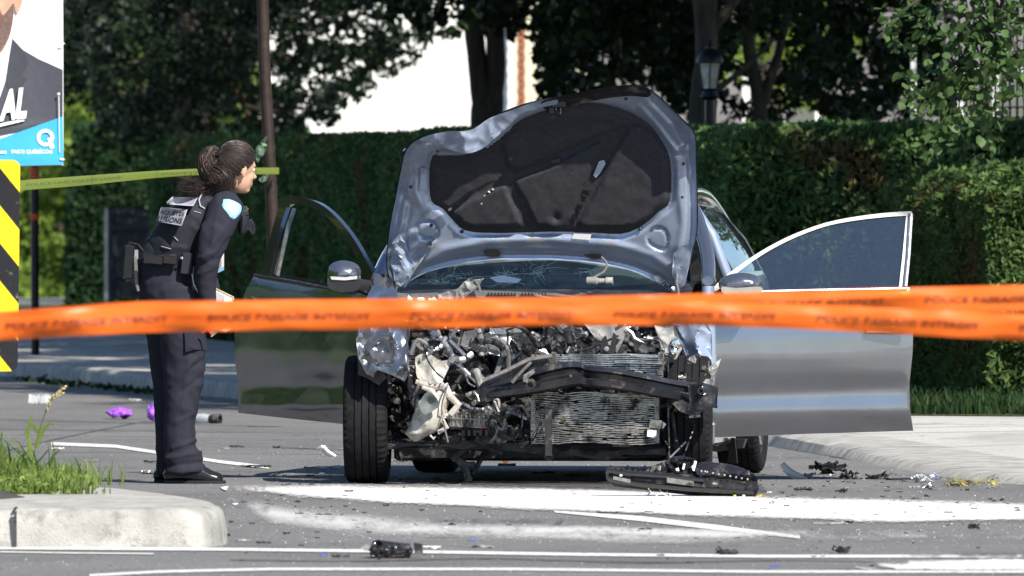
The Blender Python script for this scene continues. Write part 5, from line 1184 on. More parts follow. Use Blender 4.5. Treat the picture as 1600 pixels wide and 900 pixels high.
# ---- bumper beam: bowed and dented box section
bl = cr([(762, 612, 12), (800, 605, 15), (840, 595, 20), (880, 586, 21), (905, 584, 19), (920, 588, 17), (960, 592, 17), (1010, 601, 17), (1060, 611, 17), (1100, 617, 18), (1121, 620, 18)], 4, False)
mb = MB(); ring = []
for i, (x, y, h) in enumerate(bl):
    v = -.58 + .28 * abs((x - 900) / 200.) ** 1.6 * .35 + (.05 * math.exp(-((x - 912) / 14.) ** 2))
    for dy, dv in ((-1, .05), (-.95, 0), (-.55, -.005), (-.35, .022), (.05, .022), (.25, -.005), (.8, 0), (1, .02), (.98, .09), (-.95, .09)):
        k = .006 * crease(Vector((x, y + dy * h, 0)), .03, 5); ring.append(C(x, y + dy * h, v + dv + k))
nb = 10
mb.add(ring, [(i * nb + j, i * nb + (j + 1) % nb, (i + 1) * nb + (j + 1) % nb, (i + 1) * nb + j) for i in range(len(bl) - 1) for j in range(nb)] + [tuple(range(nb)), tuple((len(bl) - 1) * nb + j for j in reversed(range(nb)))])
beam = mb.build('bumper_beam', M['black_steel'], car, sharp=28)
sheet([(1074, 600), (1100, 598), (1122, 606), (1120, 634), (1098, 640), (1078, 648), (1064, 644), (1050, 630), (1066, 624), (1078, 632)], 4, lambda x, y: crum(x, y, -.56, .03, .04, 5), thick=.005, tvec=BACK).build('crumpled_end', M['black_steel'], beam, sharp=14)
for x, y, r in ((829, 601, .020), (1096, 611, .013)):
    MB().lathe(C(x, y, -.60), LN(1), [(0, r * 1.5), (.008, r * 1.4), (.008, r * .7), (-.01, r * .65), (-.01, .0005)], 16).build('bolt_socket', M['dark'], beam)
sheet([(742, 612), (760, 590), (800, 580), (830, 562), (858, 556), (862, 566), (838, 572), (812, 592), (800, 612), (776, 622), (750, 628)], 4, lambda x, y: crum(x, y, -.5, .03, .03, 15), thick=.005, tvec=BACK).build('torn_crossmember', M['black_steel'], car, sharp=16)
for pts, r in (([(754, 595), (790, 580), (826, 562), (862, 556)], .011), ([(800, 598), (816, 580), (830, 566)], .009)):
    MB().tube([C(*p, -.55) for p in pts], r, 6, flat=.6).build('bent_strip', M['aludirty'], car)
sheet([(818, 586), (834, 576), (836, 582), (826, 590), (824, 598), (817, 596)], 3, lambda x, y: C(x, y, -.62), thick=.004, tvec=BACK).build('bracket', M['aludirty'], car)
# ---- engine cover and top
sheet(cr([(758, 528), (764, 519), (790, 517), (806, 524), (818, 530), (817, 546), (804, 560), (798, 563), (790, 552), (778, 556), (762, 550)], 3), 3.4, lambda x, y: C(x, y, -.12 - .012 * min(1, edist(x, y, [(758, 528), (806, 524), (804, 560), (762, 550)]) / 5.) - .012 * crease(Vector((x, y, 0)), .05, 3)), thick=.012, tvec=BACK).build('engine_cover', M['alu'], car, sharp=20)
MB().bbox(C(790, 516, -.05), (.16, .05, .03)).build('intake_plate', M['alu'], car)
# ---- white broken plastics
sheet(cr([(649, 558), (664, 552), (676, 556), (688, 564), (701, 562), (703, 570), (696, 586), (690, 600), (694, 612), (700, 624), (696, 636), (684, 644), (676, 640), (678, 620), (670, 604), (652, 590), (650, 574)], 2), 3.2, lambda x, y: crum(x, y, -.30, .05, .035, 21), thick=.004, tvec=BACK, seed=3).build('broken_liner', M['white_pl'], car, sharp=14)
# washer reservoir: a hollow bottle body with neck
res = MB()
res.loft([(C(688, 622, -.40), .030, .05), (C(674, 640, -.42), .060, .05), (C(664, 660, -.42), .066, .05), (C(652, 678, -.40), .040, .04)], 14)
res = remesh(res, .012, 2, lambda p, n: .016 * crease(p, 7, 2) + .006 * crease(p, 19, 5))
rv = res.build('washer_reservoir', M['white_pl'], car, sharp=25)
sheet(cr([(669, 612), (682, 622), (686, 634), (676, 642), (664, 648), (656, 638), (658, 624)], 3), 4, lambda x, y: C(x, y, -.53 + .035 * math.exp(-(math.hypot(x - 671, y - 630) / 9.) ** 2)), thick=.004, tvec=BACK).build('torn_opening', M['airbag'], rv)
for pts, r in (([(650, 596), (660, 600), (684, 604), (694, 600)], .012), ([(694, 600), (702, 618), (716, 632), (704, 648)], .018), ([(660, 604), (676, 612), (690, 634)], .012), ([(690, 655), (698, 668), (684, 676)], .013), ([(672, 680), (678, 686), (680, 682)], .005)):
    MB().tube([C(x, y, -.44) for x, y in pts], r, 7, flat=.5).build('plastic_fragment', M['white_pl'], car, sharp=18)
for i in range(10):
    x, y = rc.gauss(692, 12), rc.gauss(625, 18)
    sheet([(x + rc.uniform(4, 9) * math.cos(a), y + rc.uniform(4, 9) * math.sin(a)) for a in (0, 1.1, 2.3, 3.4, 4.6, 5.5)], 4, lambda X, Y: crum(X, Y, -.40 + rc.uniform(-.002, .002), .02, .08, i), thick=.003, tvec=BACK, seed=i).build('plastic_fragment', M['white_pl'] if i % 3 else M['aludirty'], car, sharp=14)
# ---- transmission case with ribs
tr_ = MB(); 
tr_.bbox(C(738, 655, -.22), (.24, .12, .10))
tb = tr_.build('transmission_case', M['aludirty'], car)
for x in range(706, 772, 7): MB().prism([C(x, 640, -.30), C(x + 2, 640, -.30), C(x + 2, 664, -.30), C(x, 664, -.30)], BACK * .02).build('rib', M['aludirty'], tb, smooth=False)
for y in (642, 652, 664): MB().prism([C(704, y, -.305), C(770, y + 4, -.305), C(770, y + 6, -.305), C(704, y + 2.4, -.305)], BACK * .03).build('rib', M['aludirty'], tb, smooth=False)
for x in range(724, 790, 9): MB().bbox(C(x, 676, -.28), (.02, .03, .035)).build('drain_tab', M['black'], car)
MB().lathe(C(757, 667, -.34), LN(1), [(0, .008), (.01, .008), (.012, .0005)], 8).build('red_cap', M['red'], car)
# bent aluminium pipes
for pts, r, mk in (([(722, 630), (738, 638), (752, 640), (764, 637), (775, 646), (800, 645), (822, 654), (840, 660)], .009, 'alu'), ([(773, 648), (784, 660), (790, 672)], .013, 'aludirty'), ([(728, 618), (742, 614), (750, 622), (740, 630)], .012, 'aludirty'), ([(664, 555), (678, 548), (690, 540), (696, 528)], .012, 'alu'),
                   ([(676, 520), (690, 530), (700, 545), (708, 560)], .014, 'alu'), ([(706, 562), (724, 562), (736, 554)], .017, 'steel'), ([(748, 515), (754, 540), (752, 556)], .014, 'cowlgrey'), ([(756, 532), (772, 534), (784, 542), (788, 556)], .017, 'black'), ([(744, 580), (752, 604), (762, 622)], .02, 'greyplastic'),
                   ([(770, 510), (800, 508), (820, 516), (836, 536)], .011, 'black'), ([(830, 520), (842, 526), (838, 536)], .009, 'steel'), ([(1050, 645), (1058, 700), (1062, 760 - 60)], .010, 'black'), ([(885, 515), (890, 545), (868, 556)], .016, 'black')):
    MB().tube([C(*p[:2], -.34 + .04 * rc.random()) for p in cr(pts, 5, False)], r, 9).build('pipe', M[mk], car)
# wires
for pts in ([(664, 545), (668, 562), (680, 580), (694, 592)], [(714, 570), (726, 582), (732, 598), (742, 604)], [(1044, 560), (1044, 640), (1046, 716)], [(1070, 650), (1084, 664), (1080, 680), (1068, 712)], [(840, 640), (846, 660), (832, 690)], [(900, 540), (896, 552), (886, 552)], [(700, 600), (690, 640), (700, 690)], [(812, 640), (816, 664), (806, 684)], [(1040, 690), (1046, 702), (1042, 716)]):
    MB().tube([C(*p[:2], -.5 + .05 * rc.random()) for p in cr(pts, 6, False)], .0042, 5).build('wire', M['black'] if rc.random() < .75 else M['steel'], car)
# strewn engine-bay clutter
def clutter(n, x0, x1, y0, y1, v0, v1, mats, s0, s1, seed):
    rr = random.Random(seed)
    for i in range(n):
        x, y, v = rr.uniform(x0, x1), rr.uniform(y0, y1), rr.uniform(v0, v1); s = rr.uniform(s0, s1); m = M[rr.choice(mats)]; k = rr.random(); c = C(x, y, v)
        ax = Vector((rr.gauss(0, 1), rr.gauss(0, .6), rr.gauss(0, 1))).normalized(); rot = ax.to_track_quat('Z', 'Y').to_matrix()
        if k < .14:
            MB().lathe(c, ax, [(0, .001), (0, s * .35), (s * .5, s * .35), (s * .5, s * .5), (s * .8, s * .5), (s * .8, s * .2), (s * 1.3, s * .18), (s * 1.3, .001)], 9).build('fitting', m, car, sharp=30)
        elif k < .52:
            q = [c]; 
            for _ in range(4): q.append(q[-1] + Vector((rr.gauss(0, 1), rr.gauss(0, .4), rr.gauss(-.4, 1))) * s * 1.1)
            MB().tube([Vector(p) for p in cr([tuple(p) for p in q], 4, False)], s * rr.uniform(.14, .26), 7).build('hose', m, car)
        elif k < .62:
            mb = MB().bbox(c, (s * rr.uniform(.8, 1.8), s * .5, s * rr.uniform(.5, 1)), rot, bev=.12); mb.bbox(c + ax * s * .6, (s * .5, s * .3, s * .4), rot); mb.build('module', m, car, sharp=30)
        else:
            pts = [(x + (s * 317) * rr.uniform(.5, 1) * math.cos(a), y + (s * 317) * rr.uniform(.35, .9) * math.sin(a)) for a in (0, .9, 2, 3, 4, 5.2)]
            sheet(pts, max(3, s * 90), lambda X, Y: crum(X, Y, v, s * .5, .05, i), thick=.003, tvec=BACK, seed=i).build('torn_bracket', m, car, sharp=14)
clutter(30, 642, 760, 508, 575, -.28, .02, ['alu', 'black', 'aludirty', 'black', 'cowlgrey', 'dark', 'dark', 'black'], .03, .085, 1)
clutter(28, 800, 930, 506, 560, -.26, .02, ['black', 'black', 'alu', 'dark', 'steel', 'dark', 'dark'], .025, .07, 2)
clutter(16, 1044, 1110, 560, 615, -.45, -.1, ['aludirty', 'dark', 'steel', 'black', 'aludirty'], .016, .038, 3)
clutter(22, 700, 800, 570, 690, -.28, -.08, ['dark', 'aludirty', 'black', 'black', 'dark', 'cowlgrey'], .03, .075, 4)
clutter(18, 606, 650, 590, 690, -.02, .2, ['black', 'dark', 'aludirty'], .02, .045, 5)
clutter(16, 780, 840, 640, 692, -.35, -.2, ['black', 'dark', 'aludirty'], .02, .04, 6)
clutter(22, 955, 1050, 504, 552, -.20, .05, ['black', 'dark', 'black', 'steel', 'alu'], .015, .04, 7)
clutter(16, 590, 640, 500, 520, -.05, .2, ['paint', 'alu', 'black'], .02, .05, 8)
clutter(14, 1030, 1056, 640, 700, -.2, 0, ['black', 'dark'], .02, .045, 9)
# sparkle of broken glass and chips caught in the bay
mb = MB()
for i in range(380):
    x = rc.uniform(645, 1060); y = 505 + abs(rc.gauss(0, 26))
    if y > 570: continue
    p = C(x, y, rc.uniform(-.32, -.15)); s = rc.uniform(.002, .007); mb.add([p + Vector((rc.uniform(-s, s), rc.uniform(-s, s), rc.uniform(-s, s))) for _ in range(3)], [(0, 1, 2)])
tag(mb.build('metal_chips', M['chrome'], car, smooth=False), kind='stuff')
MB().tube([C(1077, 650, -.4), C(1094, 648, -.4)], .014, 8).build('bolt', M['chrome'], car)
for (x, y) in ((1132, 690), (1155, 690)): pass
sheet([(1108, 686), (1165, 686), (1160, 700), (1120, 706), (1104, 704)], 6, lambda x, y: C(x, y, 1.6), thick=.1, tvec=BACK).build('sill_cover', M['aludirty'], car)
MB().prism([C(1142, 684, 1.3), C(1148, 684, 1.3), C(1152, 724, 1.3), C(1136, 724, 1.3)], BACK * .02).build('mud_flap', M['black'], car)
# ================================================================== PERSON
PD = 70.05
def P3(px, py, off=0.): return W(px, py, PD + off)
M['skin'] = mat('light_brown_skin', (.50, .30, .21), .45, 0, .06, 30, sss=.15, spec=.4)
M['uniform'] = mat('dark_navy_uniform_cloth', (.022, .023, .034), .85, 0, .12, 30, bump=.15, bs=300, spec=.15)
M['vest'] = mat('black_vest_cloth', (.014, .015, .024), .7, 0, .15, 30, bump=.3, bs=220, spec=.35)
M['greyband'] = mat('grey_reflective_band', (.30, .31, .36), .4, 0, .06, 30, spec=.6)
M['leather'] = mat('black_polished_leather', (.010, .010, .012), .2, 0, .2, 30, coat=.5)
M['hair'] = mat('dark_brown_hair', (.014, .010, .009), .46, 0, .4, 60, stretch=(1, 1, .12), spec=.6)
M['hairlight'] = mat('reddish_hair_strand', (.055, .028, .020), .5, 0, .4, 60, spec=.3)
M['eyew'] = mat('eye_white', (.7, .68, .66), .2); M['textdark'] = mat('dark_lettering', (.02, .02, .03), .6, 0, .05)
K = 1 / 317.
hc = P3(371, 262, -.02)                                  # head centre
yaw_h = R(30); tilt = R(10)
hr = Matrix.Rotation(yaw_h, 3, 'Z') @ Matrix.Rotation(tilt, 3, 'Y')   # x forward, y her left, z up
def HH(x, y, z): return hc + hr @ Vector((x, y, z))
body = MB()
body.ell(HH(-.012, 0, .022), (.098, .076, .098), hr, 24, 16); body.ell(HH(.030, 0, -.035), (.062, .054, .088), hr, 20, 14)
body.ell(HH(.055, 0, -.098), (.030, .030, .022), hr, 12, 8); body.ell(HH(.092, 0, -.028), (.024, .013, .015), hr, 12, 8)
body.ell(HH(.085, 0, -.005), (.014, .009, .028), hr, 10, 8); body.ell(HH(.082, 0, -.066), (.014, .024, .007), hr, 12, 6); body.ell(HH(.079, 0, -.078), (.014, .021, .007), hr, 12, 6)
body.ell(HH(.074, 0, .022), (.016, .045, .012), hr, 12, 6); body.ell(HH(.055, .036, -.038), (.022, .016, .020), hr, 10, 8); body.ell(HH(.055, -.036, -.038), (.022, .016, .020), hr, 10, 8)
for sg in (-1, 1):
    er = hr @ Matrix.Rotation(sg * R(18), 3, 'Z')
    body.ell(HH(-.006, sg * .078, -.012), (.018, .008, .031), er, 14, 10); body.ell(HH(-.002, sg * .078, -.036), (.010, .007, .012), er, 10, 8)
body.loft([(HH(-.03, 0, -.06), .046, .050), (P3(352, 292, 0), .050, .056), (P3(340, 312, .02), .066, .085)], 16)
body.loft([(P3(345, 318, .02), .06, .10), (P3(300, 345, .02), .09, .13), (P3(275, 385, .02), .085, .10), (P3(262, 425, .02), .09, .11)], 20)
for o_, pts in ((-.08, [(284, 478), (285, 540), (284, 640), (284, 718)]), (.16, [(256, 478), (258, 560), (263, 660), (266, 724)])):
    body.loft([(P3(x, y, o_), .070 - .035 * i / 3, .070 - .035 * i / 3) for i, (x, y) in enumerate(pts)], 12)
    body.loft([(P3(pts[-1][0] - 4, 738, o_), .034, .036), (P3(pts[-1][0] + 26, 744, o_), .032, .038)], 10)
AR = [(352, 326, -.15), (337, 366, -.20), (325, 406, -.22), (322, 438, -.20), (325, 470, -.18)]
AL = [(340, 320, .18), (341, 366, .24), (327, 406, .24), (327, 440, .20), (334, 474, .12)]
for a in (AR, AL): body.loft([(P3(x, y, o_), r, r) for (x, y, o_), r in zip(a, (.052, .046, .040, .034, .026))], 12)
# hands: palm, five fingers of different length curled round the notebook
def hand(c, d, side, nrm, mb):
    # c wrist, d towards fingers, side thumb side, nrm back of the hand
    mb.loft([(c, .026, .018), (c + d * .045, .038, .016), (c + d * .085, .040, .014)], 12, axis=nrm)
    for i, (L, off) in enumerate(((.068, .030), (.078, .010), (.072, -.010), (.058, -.029))):
        b = c + d * .085 + side * off; p = [b, b + d * L * .4 - nrm * .006, b + d * L * .68 - nrm * .026, b + d * L * .72 - nrm * .048]
        mb.tube(p, [.0095, .009, .008, .0068], 8)
    b = c + d * .03 + side * .03; mb.tube([b, b + side * .022 + d * .018 - nrm * .008, b + side * .026 + d * .045 - nrm * .022, b + side * .016 + d * .066 - nrm * .030], [.013, .0115, .010, .008], 8)
dv = Vector((.35, .1, -.93)).normalized(); nr_ = Vector((-.25, -.93, -.2)); nr_ = (nr_ - dv * nr_.dot(dv)).normalized(); hand(P3(327, 476, -.17), dv, nr_.cross(dv).normalized() * -1, nr_, body)
dv2 = Vector((.25, -.35, -.9)).normalized(); nr2 = Vector((-.3, .9, -.3)); nr2 = (nr2 - dv2 * nr2.dot(dv2)).normalized(); hand(P3(341, 482, .10), dv2, nr2.cross(dv2).normalized(), nr2, body)
bd = remesh(body, .0055, 3)
person = bd.build('person', M['skin'], base=P3(285, 757, .03), sharp=180)
tag(person, 'officer in dark uniform with a ponytail leaning forward towards the open car door', 'person')
for sg in (-1, 1):
    MB().ell(HH(.070, sg * .030, .002), (.012, .013, .009), hr, 12, 8).build('eye', M['eyew'], person); MB().ell(HH(.0805, sg * .031, .002), (.003, .005, .005), hr, 8, 6).build('iris', M['hair'], person)
    MB().tube([HH(.084, sg * .014, .018), HH(.086, sg * .030, .023), HH(.074, sg * .046, .018)], .0028, 5).build('eyebrow', M['hair'], person)
# hair cap with combed ridges
mb = MB(); n, m = 90, 44; vs = []; ok = {}
for j in range(m + 1):
    ph = math.pi * j / m
    for k in range(n):
        th = 2 * math.pi * k / n; d = Vector((math.sin(ph) * math.cos(th), math.sin(ph) * math.sin(th), math.cos(ph)))
        comb = .0022 * noise.noise(Vector((math.atan2(d.y, d.z + .6) * 16, d.x * 1.2, 3)))
        vs.append(HH(-.012 + d.x * (.108 + comb), d.y * (.086 + comb), .024 + d.z * (.108 + comb)))
        low = -.66 if d.x < -.1 else (-.66 + (d.x + .1) * 1.15); ok[len(vs) - 1] = d.z > low and d.x < .62 + .36 * d.z - .12 * abs(d.y)
fs = [(j * n + k, j * n + (k + 1) % n, (j + 1) * n + (k + 1) % n, (j + 1) * n + k) for j in range(m) for k in range(n)]
mb.add(vs, [f for f in fs if sum(ok[i] for i in f) >= 3]); hair = mb.build('hair', M['hair'], person, sharp=180)
# combed strands over the cap and ponytail strands
rp = random.Random(6); dark = MB(); lite = MB(); pt0 = HH(-.115, 0, .062)
for i in range(1500):
    s0 = Vector((rp.gauss(0, 1), rp.gauss(0, 1), rp.gauss(0, 1))).normalized(); pts = []
    lo_ = -.62 if s0.x < -.1 else (-.62 + (s0.x + .1) * 1.15)
    if s0.z < lo_ or s0.x > .60 + .36 * s0.z - .12 * abs(s0.y) or s0.x < -.8: continue
    e0 = Vector((-.95, 0, .38)).normalized()
    for q in range(8):
        f = q / 7; d = (s0 * (1 - f) + e0 * f).normalized(); r = 1.012 + rp.uniform(-.002, .010); pts.append(HH(-.012 + d.x * .108 * r, d.y * .086 * r, .024 + d.z * .108 * r))
    (dark if rp.random() < .8 else lite).tube(pts, [.0007 + .0008 * math.sin(math.pi * q / 7) for q in range(8)], 4)
core = [(343, 243, .0, .024), (332, 238, 0, .034), (326, 248, -.01, .046), (327, 264, -.02, .056), (342, 279, -.03, .078), (342, 290, -.03, .066), (322, 295, -.02, .044), (306, 298, -.01, .018)]
cc = cr([(*P3(x, y, o_ - .05), r) for x, y, o_, r in core], 4, False)
pb = MB(); pb.loft([(Vector(p[:3]), p[3] * .85, p[3] * .8) for p in cc], 18); pb = remesh(pb, .008, 3, lambda p, nn: .006 * noise.noise(Vector((p.x * 60 + p.z * 30, p.y * 60, p.z * 12))))
pony = pb.build('ponytail', M['hair'], person, sharp=180)
for i in range(900):
    a = rp.uniform(0, 6.28); rr_ = rp.uniform(.75, 1.10); pts = []; st = rp.randint(0, 10); en = rp.randint(17, len(cc) - 1); ph = rp.uniform(0, 6); am = rp.uniform(.002, .009); spread = rp.uniform(-.6, .6)
    for q in range(st, en + 1):
        p = cc[q]; t = (Vector(cc[min(q + 1, len(cc) - 1)][:3]) - Vector(cc[max(q - 1, 0)][:3])).normalized(); sx = t.cross(Vector((0, 1, 0))).normalized(); aa = a + spread * (q - st) / 12
        pts.append(Vector(p[:3]) + (sx * math.cos(aa) + Vector((0, 1, 0)) * math.sin(aa)) * p[3] * rr_ * .92 + Vector((math.sin(q * .7 + ph), 0, math.cos(q * .8 + ph))) * am)
    if len(pts) > 3: (lite if rp.random() < .38 else dark).tube(pts, [.0010 * (1 - .7 * (i_ / len(pts)) ** 2) for i_ in range(len(pts))], 4)
for i in range(560):   # loose curly ends over the shoulder
    p = P3(rp.uniform(297, 345), rp.uniform(280, 304), rp.uniform(-.12, .0)); pts = [p]; a = rp.uniform(2.4, 4.0)
    for q in range(7): a += rp.gauss(0, .5); pts.append(pts[-1] + Vector((math.cos(a), rp.uniform(-.3, .3), math.sin(a) * .6)) * .012)
    (lite if rp.random() < .3 else dark).tube(pts, [.0013 * (1 - .7 * q / 8) for q in range(8)], 4)
tag(dark.build('hair_strands', M['hair'], pony), kind='stuff'); tag(lite.build('hair_strands', M['hairlight'], pony), kind='stuff')
MB().tube([HH(-.118 + .012 * math.cos(t), .022 * math.sin(t), .058 + .022 * math.cos(t)) for t in np.linspace(0, 6.28, 13)], .005, 6).build('hair_tie', M['vest'], person)
# trousers
def wrinkle(sc, amp, seed, folds=()):
    def f(p, n):
        sx = 800 + p.x / p.y * F; sy = HY + (H - p.z) / p.y * F
        k = amp * noise.noise(Vector((p.x * sc + seed, p.y * sc * .6, p.z * sc * .55))) + amp * .7 * (1 - 2 * abs(noise.noise(Vector((p.x * sc * 1.1 + p.z * sc * .7, p.y * sc * .5, p.z * sc * 1.1 + seed)))))
        for (x0, y0, x1, y1, w_, a) in folds: k += a * math.exp(-(edist(sx, sy, [(x0, y0), (x1, y1)], False) / w_) ** 2)
        return k
    return f
tr = MB()
tr.loft([(P3(264, 405, .03), .150, .165), (P3(262, 440, .03), .155, .17), (P3(262, 470, .03), .14, .16)], 22)
tr.loft([(P3(280, 455, -.06), .125, .115), (P3(284, 500, -.08), .118, .11), (P3(287, 560, -.08), .106, .10), (P3(287, 600, -.08), .095, .09), (P3(282, 650, -.08), .078, .08), (P3(281, 695, -.08), .074, .078), (P3(287, 716, -.08), .092, .088), (P3(289, 735, -.08), .100, .09)], 20, ck=.28)
tr.loft([(P3(250, 455, .13), .10, .11), (P3(256, 520, .15), .085, .10), (P3(262, 600, .16), .07, .085), (P3(262, 660, .16), .065, .08), (P3(266, 712, .16), .066, .08), (P3(270, 738, .16), .080, .085)], 18, ck=.3)
tf = [(262, 716, 318, 706, 3, .012), (258, 728, 322, 722, 3, -.012), (270, 700, 305, 688, 3, .010), (262, 738, 325, 734, 2.5, .010), (296, 560, 285, 640, 4, .006), (305, 560, 268, 602, 3, .007), (300, 480, 302, 545, 3, .004), (285, 612, 312, 590, 3, -.007), (275, 660, 300, 648, 3, .006), (320, 560, 300, 575, 3, -.006)]
tr = remesh(tr, .010, 3, wrinkle(11, .007, 3, tf)); trousers = tr.build('trousers', M['uniform'], person, sharp=180)
# cargo pocket flap, seams
pk = sheet([(288, 516), (322, 510), (323, 548), (290, 550)], 6, lambda x, y: P3(x, y, -.205 + .0035 * max(0, x - 300) ** 1.3 * .5)).build('cargo_pocket', M['uniform'], trousers)
# shoes
for o_, sx in ((-.08, 0), (.16, -16)):
    sh = MB(); sh.loft([(P3(266 + sx, 742, o_), .036, .036), (P3(285 + sx, 734, o_), .056, .046), (P3(308 + sx, 739, o_), .050, .047), (P3(328 + sx, 746, o_), .036, .052), (P3(339 + sx, 748, o_), .032, .048)], 16)
    zf = 0.016
    sh = remesh(sh, .006, 3); sh.v = [Vector((v.x, v.y, max(v.z, zf))) for v in sh.v]; so_ = sh.build('shoe', M['leather'], person, sharp=180)
    out = [(256 + sx, 750), (258 + sx, 757)] ; a0, a1 = P3(257 + sx, 756, o_).x, P3(353 + sx, 756, o_).x
    sp_ = cr([(a0, 0), (a0 + .01, .032), (a0 + .09, .036), (a0 + .2, .046), (a0 + .27, .04), (a1, 0), (a0 + .27, -.04), (a0 + .2, -.046), (a0 + .09, -.036), (a0 + .01, -.032)], 4)
    sm_ = MB().prism([(x, PD + o_ + y, .001) for x, y in sp_], (0, 0, .015)); sm_.build('sole', M['vest'], so_)
    for q in range(4): MB().tube([P3(306 + sx + q * 6, 730 + q * 3.2, o_ - .022), P3(309 + sx + q * 6, 727.5 + q * 3.2, o_), P3(306 + sx + q * 6, 730 + q * 3.2, o_ + .022)], .0028, 5).build('lace', M['vest'], so_)
# shirt with sleeves
shd = MB()
shd.loft([(P3(347, 311, .01), .060, .075), (P3(336, 322, .02), .098, .155), (P3(308, 342, .02), .128, .175), (P3(285, 372, .02), .128, .16), (P3(268, 405, .02), .135, .16), (P3(264, 420, .02), .135, .155)], 22)
for a, rr_ in ((AR, (.086, .074, .058, .047, .042)), (AL, (.072, .062, .052, .045, .040))): shd.loft([(P3(x, y, o_), r, r) for (x, y, o_), r in zip(a, rr_)], 16)
sf = [(318, 352, 300, 405, 4, .007), (346, 360, 318, 402, 4, .008), (358, 372, 330, 408, 3, -.006), (312, 404, 340, 392, 3, .009), (314, 414, 342, 404, 3, -.009), (338, 345, 332, 385, 4, .006), (306, 430, 330, 420, 3, .006)]
shd = remesh(shd, .010, 3, wrinkle(13, .006, 8, sf)); shirt = shd.build('shirt', M['uniform'], person, sharp=180)
MB().tube([P3(*p) for p in ((368, 303, -.06), (358, 298, -.09), (344, 299, -.09), (335, 302, -.04), (334, 303, .05))], [.012, .016, .016, .014, .012], 8, flat=.7).build('collar', M['uniform'], person)
# protective vest over the torso
vs_ = MB()
vs_.loft([(P3(328, 316, .01), .078, .135), (P3(308, 338, .01), .135, .185), (P3(287, 366, .01), .140, .178), (P3(272, 394, .01), .142, .172)], 24)
vs_ = remesh(vs_, .009, 3, wrinkle(9, .004, 2, [(300, 352, 318, 372, 4, .006), (262, 384, 290, 388, 4, .006), (325, 318, 318, 352, 4, -.006)])); vest = vs_.build('vest', M['vest'], person, sharp=180)
tree_v = BVHTree.FromPolygons(vs_.v, vs_.f); tree_s = BVHTree.FromPolygons(shd.v, shd.f)
def onto(tr_, px, py, off=.003, default=PD - .15):
    o_ = Vector((0, 0, H)); d = (W(px, py, 70) - o_).normalized(); h = tr_.ray_cast(o_ + d * 60, d); 
    if h[0] is None: return W(px, py, default)
    return h[0] + Vector((0, -1, 0)) * off
def fitd(poly, tr_, off):
    xs = [p[0] for p in poly]; ys = [p[1] for p in poly]; cx_ = sum(xs) / len(xs); cy_ = sum(ys) / len(ys); A_ = []; B_ = []
    for i in range(9):
        for j in range(9):
            x = min(xs) + (max(xs) - min(xs)) * i / 8; y = min(ys) + (max(ys) - min(ys)) * j / 8
            if inside(x, y, poly): d = onto(tr_, x, y, 0).y; A_.append([1, x - cx_, y - cy_, (x - cx_) ** 2 * .1, (x - cx_) * (y - cy_) * .1, (y - cy_) ** 2 * .1]); B_.append(d)
    A_ = np.array(A_); B_ = np.array(B_); c_, *_r = np.linalg.lstsq(A_, B_, rcond=None); res = (A_ @ c_ - B_); k = float(np.percentile(res, 92)) + off
    return lambda x, y, o2=0.: W(x, y, float(c_[0] + c_[1] * (x - cx_) + c_[2] * (y - cy_) + .1 * (c_[3] * (x - cx_) ** 2 + c_[4] * (x - cx_) * (y - cy_) + c_[5] * (y - cy_) ** 2)) - k - o2)
def decal(poly, tr_, m, name, par, off=.004, step=3):
    ff = fitd(poly, tr_, off * .5)
    return sheet(poly, step, lambda x, y: ff(x, y), thick=.002, tvec=Vector((0, 1, 0))).build(name, m, par, sharp=180)
band = decal([(260, 316), (270, 307), (309, 309), (302, 322), (262, 320)], tree_v, M['greyband'], 'reflective_band', vest)
pa = decal([(252, 323), (293, 327), (284, 353), (244, 346)], tree_v, M['greyband'], 'name_panel', vest, .005)
FP = fitd([(252, 323), (293, 327), (284, 353), (244, 346)], tree_v, .0025)
def vt(a, b, u0, v0, du, dv): # u along the text, v up the text, unit square over the panel
    x = 251 + (u0 + a * du) * 41 - (1 - (v0 + b * dv)) * 8.5; y = 323.5 + (u0 + a * du) * 4.5 + (1 - (v0 + b * dv)) * 24.5; return FP(x, y, .0025)
for s_, v0 in (('NQUÊTES', .54), ('LLISIONS', .10)):
    fit_text(s_, lambda a, b: vt(a, b, .05, v0, .9, .36), 1, 1, .012).build('lettering', M['textdark'], pa, smooth=False)
for p_, q_ in (((271, 369), (278, 376)), ((252, 385), (267, 389)), ((303, 330), (314, 333))): MB().tube([onto(tree_v, *p_, .004), onto(tree_v, (p_[0] + q_[0]) / 2, (p_[1] + q_[1]) / 2, .006), onto(tree_v, *q_, .004)], .0022, 5).build('bar_tack', M['greyband'], vest)
MB().tube([onto(tree_v, 316, 302, .01), onto(tree_v, 311, 312, .012), onto(tree_v, 313, 322, .012), onto(tree_s, 320, 326, .008)], .004, 6).build('shoulder_strap', M['greyband'], vest)
M['badgeb'] = mat('light_blue_badge', (.25, .52, .72), .5, 0, .06, 60); M['badgew'] = mat('white_badge_field', (.75, .78, .82), .5)
bg = decal(cr([(347, 313), (356, 311), (368, 315), (377, 322), (375, 334), (364, 343), (354, 332), (347, 322)], 3), tree_s, M['badgeb'], 'shoulder_badge', shirt, .004)
decal(cr([(351, 316), (358, 315), (367, 319), (373, 325), (371, 333), (364, 338), (357, 329), (351, 322)], 3), tree_s, M['badgew'], 'badge_field', bg, .007)
sg_ = MB(); 
decal([(356, 320), (361, 320), (360, 326), (356, 325)], tree_s, M['badgeb'], 'badge_mark', bg, .0095)
